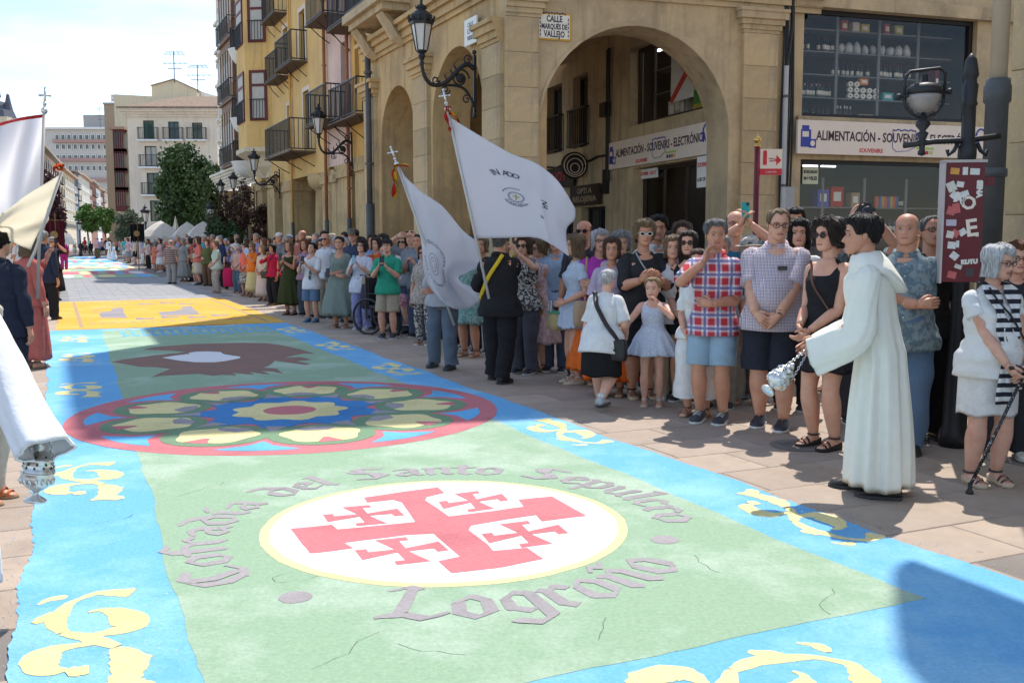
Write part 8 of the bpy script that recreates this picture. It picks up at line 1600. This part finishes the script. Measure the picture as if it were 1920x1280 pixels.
b_ = bag(old, (.16 * h, -.05 * h, .46 * h), (.27, .11, .19), (.018, .017, .018), 'black shoulder bag on the hip of the woman with the cane', sash(old, -1, .56, .83, .03) + [U((.16 * h, -.07 * h, .54 * h))]); text_on(b_, 'COSSA Y LOLA', 0, -.02, .022, BL, -.064, .12)
sc = empty('striped_scarf', label='black and white striped scarf hanging from the neck of the woman with the cane', cat='scarf', M4=old['M']); STRIPE = mat('black_white_stripe', (.68, .67, .65), .9, .04, 9, .3, 14, kind='stripe', col2=(.02, .02, .03), p=(.058, 2, .5))
for s in (1, -1):
    pth = smooth_path([tuple(U(np.array(p) * h)) for p in ((s * .025, .05, .845), (s * .048, .01, .850), (s * .045, -.05, .82), (s * .035, -.10, .74), (s * .02, -.115, .66), (s * .012, -.125, .56), (s * .022, -.135, .42 if s > 0 else .36))], 5); b = MB(); N = len(pth)
    rg = [[p + np.array([x * (.026 + .010 * math.sin(i * .7)) * h, -abs(math.sin(x * 2.2)) * .010 * h, 0]) for x in (-1, -.6, -.2, .2, .6, 1)] for i, p in enumerate(pth)]; rg2 = [[p + np.array([0, .006, 0]) for p in r_] for r_ in rg]; b.rings([a + c[::-1] for a, c in zip(rg, rg2)]); b.build('scarf_end', STRIPE, sc, True)
cn = wpt(old, (old['hands'][1][0] + old['hands'][-1][0]) / 2 + np.array([.0, -.05, -.05])); g0 = G(1818, 925); o = empty('walking_cane', (g0[0], g0[1], 0), label='black patterned walking cane of the white haired woman', cat='cane'); tp_ = Vector((cn[0] - g0[0], cn[1] - g0[1], cn[2])); CANE = mat('black_white_cane_print', (.02, .02, .022), .4, .05, 30, kind='floral', col2=(.5, .5, .48), p=(60, .62)); MB().tube([(0, 0, .05), tuple(tp_)], .011, 8).build('shaft', CANE, o, True); MB().tube([tuple(tp_), tuple(tp_ + Vector((0, 0, .03))), tuple(tp_ + Vector((-.03, .0, .05))), tuple(tp_ + Vector((-.09, .0, .045)))], .013, 8).build('handle', leather((.02, .02, .022)), o, True); MB().lathe([(.024, 0), (.024, .012), (.014, .03), (.013, .07), (.0, .07)], n=10).build('rubber_foot', leather((.02, .02, .022)), o, True)
h = wal['h']; bag(wal, (-.135 * h, .045 * h, .44 * h), (.20, .09, .20), (.015, .015, .016), 'black cross-body bag of the walking old woman', sash(wal, 1, .5, .83, .03, -1), rz=180, scol=((.02, .02, .02), 1.7))
h = pin['h']; bag(pin, (.12 * h, -.09 * h, .50 * h), (.19, .09, .17), (.30, .155, .065), 'tan shoulder bag of the woman in pink floral dress', sash(pin, -1, .56, .83, .025))
h = lbl['h']; bk = bag(lbl, (-.10 * h, -.12 * h, .42 * h), (.30, .16, .20), (.5, .4, .2), 'straw basket with green rim carried by the blonde in light blue', None, 'basket', mat('woven_straw', (.52, .40, .20), .9, .25, 60, .8, 90, stretch=(1, 1, 2)), False, name='straw_basket'); b = MB().lathe([(.155, .085), (.158, .105), (.15, .105)], n=18, sy=.56); b.build('green_rim', cloth((.10, .30, .18)), bk); b = MB()
for s in (1, -1): b.tube([(-.06, s * .07, .1), (-.05, s * .06, .19), (0, s * .05, .22), (.05, s * .06, .19), (.06, s * .07, .1)], .008, 6)
b.build('handles', cloth((.5, .52, .5)), bk)
h = mag['h']; bag(mag, (-.115 * h, -.105 * h, .47 * h), (.24, .12, .28), (.44, .30, .18), 'large tan tote hanging from the arm of the woman in magenta', [U_ * 1.0 for U_ in (mag['U']((-.11 * h, -.10 * h, .55 * h)), mag['U']((-.10 * h, -.06 * h, .70 * h)), mag['U']((-.085 * h, -.02 * h, .83 * h)))], flap=False, name='tote_bag')
h = sle['h']; bag(sle, (.08 * h, -.14 * h, .43 * h), (.13, .09, .17), (.36, .24, .10), 'small tan straw bag in the hands of the woman in black sleeveless dress', sash(sle, -1, .56, .83, .02), flap=False, scol=((.12, .05, .03), .7))
h = sag['h']; bag(sag, (-.125 * h, .0, .56 * h), (.16, .12, .2), (.10, .11, .11), 'grey shoulder bag at the side of the woman in sage', [sag['U']((-.12 * h, 0, .65 * h)), sag['U']((-.09 * h, .0, .83 * h))])
h = lil['h']; bag(lil, (.12 * h, -.1 * h, .52 * h), (.24, .12, .26), (.30, .22, .14), 'tan tote beside the woman in lilac trousers', [lil['U']((.12 * h, -.09 * h, .62 * h)), lil['U']((.1 * h, -.02 * h, .80 * h))], flap=False, name='tote_bag')
h = red['h']; bag(red, (-.125 * h, -.07 * h, .50 * h), (.2, .09, .17), (.02, .02, .022), 'black bag worn across the red jacket', sash(red, 1, .54, .83, .025))
h = bla['h']; o = empty('bag_strap', label='thin grey bag strap across the blonde in the long black dress', cat='strap', M4=bla['M']); MB().tube(smooth_path([tuple(p) for p in sash(bla, -1, .55, .83, .022)], 3), .008, 6).build('strap', leather((.3, .3, .31)), o)
h = fb1['h']; o = empty('bearer_sash', label='yellow flag carrying sash over the black suit', cat='sash', M4=fb1['M']); YB = cloth((.62, .42, .03)); MB().tube(smooth_path([tuple(p) for p in sash(fb1, -1, .55, .845, .026, -1)], 3), .026, 8, flat=.4, up=(0, 1, .2)).build('band', YB, o, True); MB().tube(smooth_path([tuple(p) for p in sash(fb1, -1, .55, .845, .026, 1)], 3), .024, 8, flat=.4).build('band', YB, o, True)
h = chk['h']; W_ = chk['hands'][1][0]; E_ = chk['arms'][1][1]; d = norm(W_ - E_); wc = W_ - d * .02; o = empty('wrist_watch', label='dark wristwatch of the man in check shirt', cat='watch', M4=chk['M']); MB().tube([wc - d * .012, wc + d * .012], .026 * 1.1, 12).build('band', leather((.03, .025, .022)), o, True); MB().ball(tuple(wc + np.array([.0, -.028, .006])), (.021, .008, .021), 10, 5).build('dial', leather((.1, .04, .03)), o, True)
pkt = empty('shirt_pocket_phone', label='black phone edge in the chest pocket of the check shirt', cat='phone', M4=chk['M']); q = chk['U']((.05 * h, -.088 * h - .055, .735 * h)); MB().box(tuple(q), (.075, .012, .035)).build('phone_case', leather((.02, .02, .022)), pkt)
g_ = gir['hands'][-1]; q = g_[0] + g_[1] * .06; lp_ = empty('lollipop', label='red lollipop in the hand of the little blonde girl', cat='lollipop', M4=gir['M'] @ Matrix.Translation(Vector(q))); MB().tube([(0, 0, -.03), (-.005, -.01, .055)], .0025, 5).build('stick', BL, lp_); MB().ball((-.006, -.011, .065), .017, 10, 8).build('candy', mat('red_candy', (.55, .02, .02), .15, .05, 20), lp_, True)
g_ = ora['hands'][1]; q = g_[0] + np.array([0, -.03, .1]); o = empty('hand_fan', label='round pale blue hand fan held up beside the orange top', cat='fan', M4=ora['M'] @ Matrix.Translation(Vector(q))); MB().lathe([(0, -.004), (.10, -.004), (.10, .004), (0, .004)], n=18).xf(Matrix.Translation((0, 0, .06)) @ Matrix.Rotation(R(90), 4, 'X')).build('disc', mat('fan_blue', (.30, .42, .58), .7, .1, 9), o); MB().tube([(0, 0, -.12), (0, 0, -.03)], .008, 5).build('handle', BL, o)
# print on the boy's shirt
h = boy['h']; o = text_on(boy['root'], '#KEPPA', 0, 0, .07, M_BLACKP, 0, .26, name='shirt_print', bold=.004); q = boy['U']((.055 * h, -.115 * h, .63 * h)); o.location = tuple(q); o.rotation_euler = (R(90), R(-78), 0)
# pink shopping trolley in the crowd
p = G(431, 543); o = empty('shopping_trolley', (p[0], p[1], 0), rz=R(-20), label='bright pink shopping trolley in front of the crowd', cat='trolley'); b = MB(); b.rings([[(.19 * k * math.copysign(abs(math.cos(a)) ** .5, math.cos(a)), .14 * k * math.copysign(abs(math.sin(a)) ** .5, math.sin(a)), z) for a in np.linspace(0, 6.283, 17)[:-1]] for z, k in ((.1, .9), (.14, 1), (.5, 1.04), (.62, .95), (.68, .7))]); b.build('bag', cloth((.55, .02, .09)), o, True); MB().tube([(-.16, .15, .08), (-.16, .17, .95), (.16, .17, .95), (.16, .15, .08)], .012, 6).build('frame', METAL, o)
for s in (1, -1): MB().rings([[(s * x, .1 + .07 * math.cos(a), .07 + .07 * math.sin(a)) for a in np.linspace(0, 6.283, 13)[:-1]] for x in (.17, .2)]).build('wheel', METAL, o)
# --- wheelchair with its rider
wp_ = at_d(727, 16.75); wr = empty('wheelchair', (wp_[0], wp_[1], 0), rz=R(62), label='black wheelchair with a dark bag hung on its back, in the shaded front row', cat='wheelchair')
def ring_wheel(x, y, r, t, name):
    b = MB().tube([(x, y + r * math.cos(a), r + r * math.sin(a) * .97 + .002) for a in np.linspace(0, 2 * math.pi, 25)], t, 6, 0, False); w_ = b.build(name, leather((.02, .02, .02)), wr, True); q = MB().tube([(x - .03, y, r), (x + .03, y, r)], .03, 8)
    for k in range(12): a = 2 * math.pi * k / 12; q.tube([(x, y, r), (x, y + r * math.cos(a), r + r * math.sin(a))], .004, 4)
    q.build('spokes', METAL, w_)
for s in (1, -1): ring_wheel(s * .29, .22, .30, .022, 'wheel'); ring_wheel(s * .24, -.28, .095, .024, 'caster')
MB().bb(-.23, .23, -.2, .24, .44, .49).build('seat', leather((.025, .025, .03)), wr); MB().bb(-.23, .23, .24, .28, .5, .95).build('backrest', leather((.025, .025, .03)), wr); b = MB()
for s in (1, -1): b.tube([(s * .25, .28, .25), (s * .25, .28, .98), (s * .25, .40, .99)], .014, 6).tube([(s * .25, .26, .68), (s * .25, -.12, .68), (s * .25, -.16, .5), (s * .22, -.40, .16)], .014, 6).tube([(s * .25, .22, .30), (s * .25, -.26, .30)], .013, 6); b.bb(s * .02, s * .19, -.52, -.36, .12, .135)
b.build('frame', METAL, wr); rid = person('seated wheelchair rider in a pink print skirt', tuple(wr.location[:2]), 1.58, 62, sex='f', skin='p', hair=('fluffy', 'white'), top=('blouse', (.5, .36, .36), .6), bottom=(None, None), shoe=('shoe', (.30, .12, .08), (.6, .58, .55)), pose=((.1, -.17, .52), (-.1, -.17, .52), None, None), seat=.56, feet=((.05, -.27, .105), (-.06, -.27, .105)), lod=1, build=1.15)
b = MB(); hp = rid['legs']
for s in (1, -1): p_, r_ = limb([hp[s][0] + np.array([0, .02, .01]), mix3(hp[s][0], hp[s][1], .5), hp[s][1] + np.array([0, -.02, .0]), mix3(hp[s][1], hp[s][2], .25)], [.115, .115, .10, .105], 4); b.tube(p_, r_, 14)
b.build('skirt', PINKP, rid['root'], True)
bag(dict(M=wr.matrix_basis), (.05, .42, .62), (.36, .2, .42), (.05, .045, .06), 'dark bag hanging from the wheelchair handles', None, m=cloth((.06, .05, .07)), flap=False)
# --- flags
class Patch:
    """cloth between four photo outlines; depth gives its distance and folds"""
    def __init__(S, top, bottom, left, right, depth): S.c = [S.par(x) for x in (top, bottom, left, right)]; S.depth = depth
    @staticmethod
    def par(p): q = smooth_path(p, 8); d = [0]; [d.append(d[-1] + np.linalg.norm(b - a)) for a, b in zip(q, q[1:])]; return np.array(q), np.array(d) / d[-1]
    @staticmethod
    def ev(c, t): q, d = c; return np.array([np.interp(t, d, q[:, 0]), np.interp(t, d, q[:, 1])])
    def uv(S, s, t):
        T, B, L_, R_ = S.c; e = S.ev
        return (1 - t) * e(T, s) + t * e(B, s) + (1 - s) * e(L_, t) + s * e(R_, t) - ((1 - s) * (1 - t) * e(T, 0) + s * (1 - t) * e(T, 1) + (1 - s) * t * e(B, 0) + s * t * e(B, 1))
    def at(S, s, t, off=0): u, v = S.uv(s, t); return P(u, v, S.depth(s, t) - off)
    def build(S, name, m, parent, ns=44, nt_=36):
        V = [S.at(i / ns, j / nt_) for j in range(nt_ + 1) for i in range(ns + 1)]; Fc = [(j * (ns + 1) + i, (j + 1) * (ns + 1) + i, (j + 1) * (ns + 1) + i + 1, j * (ns + 1) + i + 1) for j in range(nt_) for i in range(ns)]; o = MB().add(V, Fc).build(name, m, parent, True); md = o.modifiers.new('thickness', 'SOLIDIFY'); md.thickness = .004; return o
    def letters(S, txt, s0, t0, r, a0, a1, size, m, parent, asp=1.0, mirror=False, name='flag_letter'):
        n = len(txt)
        for k, ch in enumerate(txt):
            if ch == ' ': continue
            a = a0 + (a1 - a0) * (k + .5) / n; me = text_mesh(ch, 1.0, 0, bold=.02); V = []
            for v in me.vertices:
                x, y = v.co.x * size * (-1 if mirror else 1), v.co.y * size; rr_ = r + y; aa = a + x / r * (1 if a1 > a0 else -1) * (1 if not mirror else -1); V.append(S.at(s0 + rr_ * math.cos(aa) * asp, t0 + rr_ * math.sin(aa), .012))
            Fc = [tuple(p.vertices) for p in me.polygons]; MB().add(V, Fc).build(name, m, parent); bpy.data.meshes.remove(me)
    def ring(S, s0, t0, r, wd, m, parent, asp=1.0, a0=0, a1=2 * math.pi, n=40, off=.010):
        V = [S.at(s0 + q * math.cos(a) * asp, t0 + q * math.sin(a), off) for a in np.linspace(a0, a1, n + 1) for q in (r - wd / 2, r + wd / 2)]; MB().add(V, [(2 * i, 2 * i + 1, 2 * i + 3, 2 * i + 2) for i in range(n)]).build('emblem_ring', m, parent)
INKB = mat('flag_blue_black_ink', (.05, .055, .08), .8, .1, 20); INKG = mat('flag_grey_thread', (.24, .25, .30), .7, .1, 20); INKO = mat('flag_gold_thread', (.36, .28, .08), .6, .1, 20); RIB_R = cloth((.55, .03, .03)); RIB_Y = cloth((.72, .40, .03))
def flag_pole(t, p0, p1, cross=True):
    p0, p1 = np.array(p0), np.array(p1); d = norm(p1 - p0); MB().tube([p0, p1], .015, 8).build('pole', mat('pale_pole', (.5, .47, .42), .4, .1, 9), t, True); b = MB(); o = p1; d = d * .72
    b.ball(tuple(o), .032, 8, 6).tube([o, o + d * .08], .012, 6).ball(tuple(o + d * .09), .02, 8, 5)
    if cross:
        c = o + d * .20; x = np.array([1.0, 0, 0]); x = norm(x - d * x.dot(d)); b.tube([o + d * .08, o + d * .29], .011, 6).tube([c - x * .046, c + x * .046], .011, 6)
        for q in (c - x * .049, c + x * .049, o + d * .295): b.ball(tuple(q), .014, 6, 5)
    b.build('finial', STEEL, t, True)
def ribbon(t, p, pts, m, wd=.03):
    q = smooth_path([tuple(np.array(p) + np.array(x)) for x in pts], 5); b = MB(); b.rings([[a + np.array([wd * math.cos(i * .5), .02 * math.sin(i * .5), -.01]) * k for k in (-.5, .5)] + [a + np.array([0, .004, 0])] for i, a in enumerate(q)]); b.build('ribbon', m, t, True)
# large flag
t = empty('white_flag', label='large white flag with ring emblem, waving from the black suited bearer', cat='flag'); D = 10.85
wv = lambda s, t_: D + .15 * math.sin(7 * s + 2.2 * t_) * s + .07 * math.sin(13 * s * (1 - .4 * t_) + 5 * t_) * min(1, 3 * s) + .35 * s * (.5 - t_) - .95 * s - .05 * math.exp(-((s - .62 - .12 * t_) / .05) ** 2)
f1 = Patch([(846, 222), (905, 258), (958, 288), (1008, 308), (1048, 342), (1079, 392)], [(893, 447), (950, 446), (1000, 445), (1030, 456), (1066, 480)], [(846, 222), (868, 330), (893, 447)], [(1079, 392), (1077, 412), (1062, 432), (1066, 480)], wv); f1.build('cloth', FLAGM, t)
p0, p1 = P(917, 560, 10.75), P(839, 205, 10.9); flag_pole(t, p0, p1); f1.ring(.47, .52, .055, .014, INKG, t, 1.2); f1.ring(.47, .52, .10, .016, INKG, t, 1.2, .6, 2.6); f1.ring(.47, .52, .10, .012, INKG, t, 1.2, 3.4, 5.0)
V = [f1.at(.47 + a * 1.2, .52 + c, .013) for a, c in ((-.006, -.035), (.006, -.035), (.006, -.012), (.025, -.012), (.025, 0), (.006, 0), (.006, .035), (-.006, .035), (-.006, 0), (-.025, 0), (-.025, -.012), (-.006, -.012))]; MB().add(V, [tuple(range(11, -1, -1))]).build('emblem_cross', INKO, t)
f1.letters('IN ADO', .47, .52, .26, 3.9, 4.75, .075, INKB, t, 1.1); f1.letters('NA', .47, .52, .24, 5.9, 6.3, .075, INKB, t, 1.1); f1.letters('LOGROÑO', .47, .52, .085, 2.6, .9, .05, INKG, t, 1.2); f1.letters('P', .47, .52, .25, .55, .7, .06, INKB, t, 1.1)
rb = p1 + np.array([0, -.03, -.02]); ribbon(t, rb, [(0, 0, .02), (.05, 0, -.02), (.10, -.02, -.10), (.08, 0, -.24)], RIB_Y, .05); ribbon(t, rb, [(.0, 0, .02), (.03, 0, -.03), (.11, -.02, -.08), (.11, 0, -.20)], RIB_R, .04); ribbon(t, rb, [(0, 0, .03), (-.02, -.02, -.04), (.02, 0, -.16), (.03, 0, -.22)], RIB_R, .04); ribbon(t, rb, [(-.03, 0, .05), (.0, -.03, .04), (.04, 0, .03)], RIB_R, .05)
# smaller flag
t = empty('white_flag', label='smaller white flag with ring of letters, hanging left of the large flag', cat='flag'); D2 = 11.9
wv2 = lambda s, t_: D2 + .13 * math.sin(9 * s + 3 * t_) * min(1, 2 * t_ + .2) + .05 * math.sin(17 * s - 4 * t_) * t_ + .12 * s - .22 * t_ * s
f2 = Patch([(751, 315), (759, 330), (775, 346), (789, 359), (812, 374), (833, 390), (868, 432), (890, 449)], [(823, 562), (842, 574), (858, 580), (878, 577), (893, 570), (906, 556)], [(751, 315), (772, 388), (789, 449), (794, 504), (803, 535), (823, 562)], [(890, 449), (900, 493), (882, 507), (860, 518), (868, 531), (892, 540), (906, 556)], wv2); f2.build('cloth', FLAGM, t)
flag_pole(t, P(852, 610, 11.95), P(744, 308, 11.95)); f2.ring(.33, .60, .085, .006, INKG, t, 1.25); f2.ring(.33, .60, .055, .006, INKG, t, 1.25); f2.ring(.33, .60, .03, .004, INKG, t, 1.25); f2.letters('ADORACIÓN NOCTURNA SECCIÓN FUENMAYOR-LA RIOJA', .33, .60, .175, -2.3, 3.1, .040, INKG, t, 1.25)
rb = P(744, 312, 11.9); ribbon(t, rb, [(0, 0, .02), (-.04, 0, -.05), (-.03, -.02, -.2), (-.05, 0, -.36)], RIB_R, .05); ribbon(t, rb, [(0, 0, .02), (-.02, -.02, -.08), (0, 0, -.22), (-.03, 0, -.37)], RIB_Y, .05); ribbon(t, rb, [(-.02, 0, .0), (.06, -.02, .01), (.15, 0, -.01)], RIB_R, .035); ribbon(t, rb, [(0, 0, .02), (.06, -.04, .03), (.16, -.03, .01)], RIB_Y, .03)
# left edge flags
t = empty('white_flag', label='white flag with red upper edge and cross finial at the left edge', cat='flag'); D3 = 9.6; wv3 = lambda s, t_: D3 + .14 * math.sin(6 * s + 5 * t_) + .07 * math.sin(15 * s + 3 * t_)
f3 = Patch([(-70, 246), (-20, 236), (30, 222), (84, 214)], [(-70, 440), (-10, 425), (40, 415), (80, 410)], [(-70, 246), (-70, 340), (-70, 440)], [(84, 214), (80, 310), (80, 410)], wv3); f3.build('cloth', FLAGM, t); V = [f3.at(s, -.004 + q, .012) for s in np.linspace(0, 1, 31) for q in (-.015, .035)]; MB().add(V, [(2 * i, 2 * i + 1, 2 * i + 3, 2 * i + 2) for i in range(30)]).build('red_edge', RIB_R, t)
flag_pole(t, P(70, 560, 9.5), P(83, 208, 9.55), True); f3.letters('RNA VA', .15, .55, .35, -.95, -.05, .075, INKB, t, .7)
t = empty('cream_flag', label='cream silk flag folding down over the young man in navy at the left', cat='flag'); D4 = 9.0; wv4 = lambda s, t_: D4 + .08 * math.sin(6 * s + 4 * t_) * (1 - .6 * s) + .02 * math.sin(11 * s * t_ + 4 * t_) + .15 * t_
f4 = Patch([(-70, 436), (0, 402), (50, 366), (90, 342), (117, 326)], [(-70, 446), (-10, 444), (22, 454), (40, 462), (57, 468)], [(-70, 436), (-70, 440), (-70, 446)], [(117, 326), (104, 360), (88, 394), (91, 412), (72, 436), (57, 468)], wv4); f4.build('cloth', FLAGC, t); MB().tube([P(52, 500, 8.85), P(66, 470, 8.9), P(116, 322, 9.0)], .014, 8).build('pole', mat('pale_pole', (.5, .47, .42)), t, True)
rb = P(113, 320, 8.95); ribbon(t, rb, [(0, 0, 0), (-.03, 0, .04), (-.05, 0, .0), (-.02, -.03, -.02)], cloth((.75, .10, .02)), .05); ribbon(t, rb, [(0, 0, 0), (.02, 0, .03), (.0, 0, .06), (-.03, -.03, .03)], cloth((.75, .10, .02)), .05)
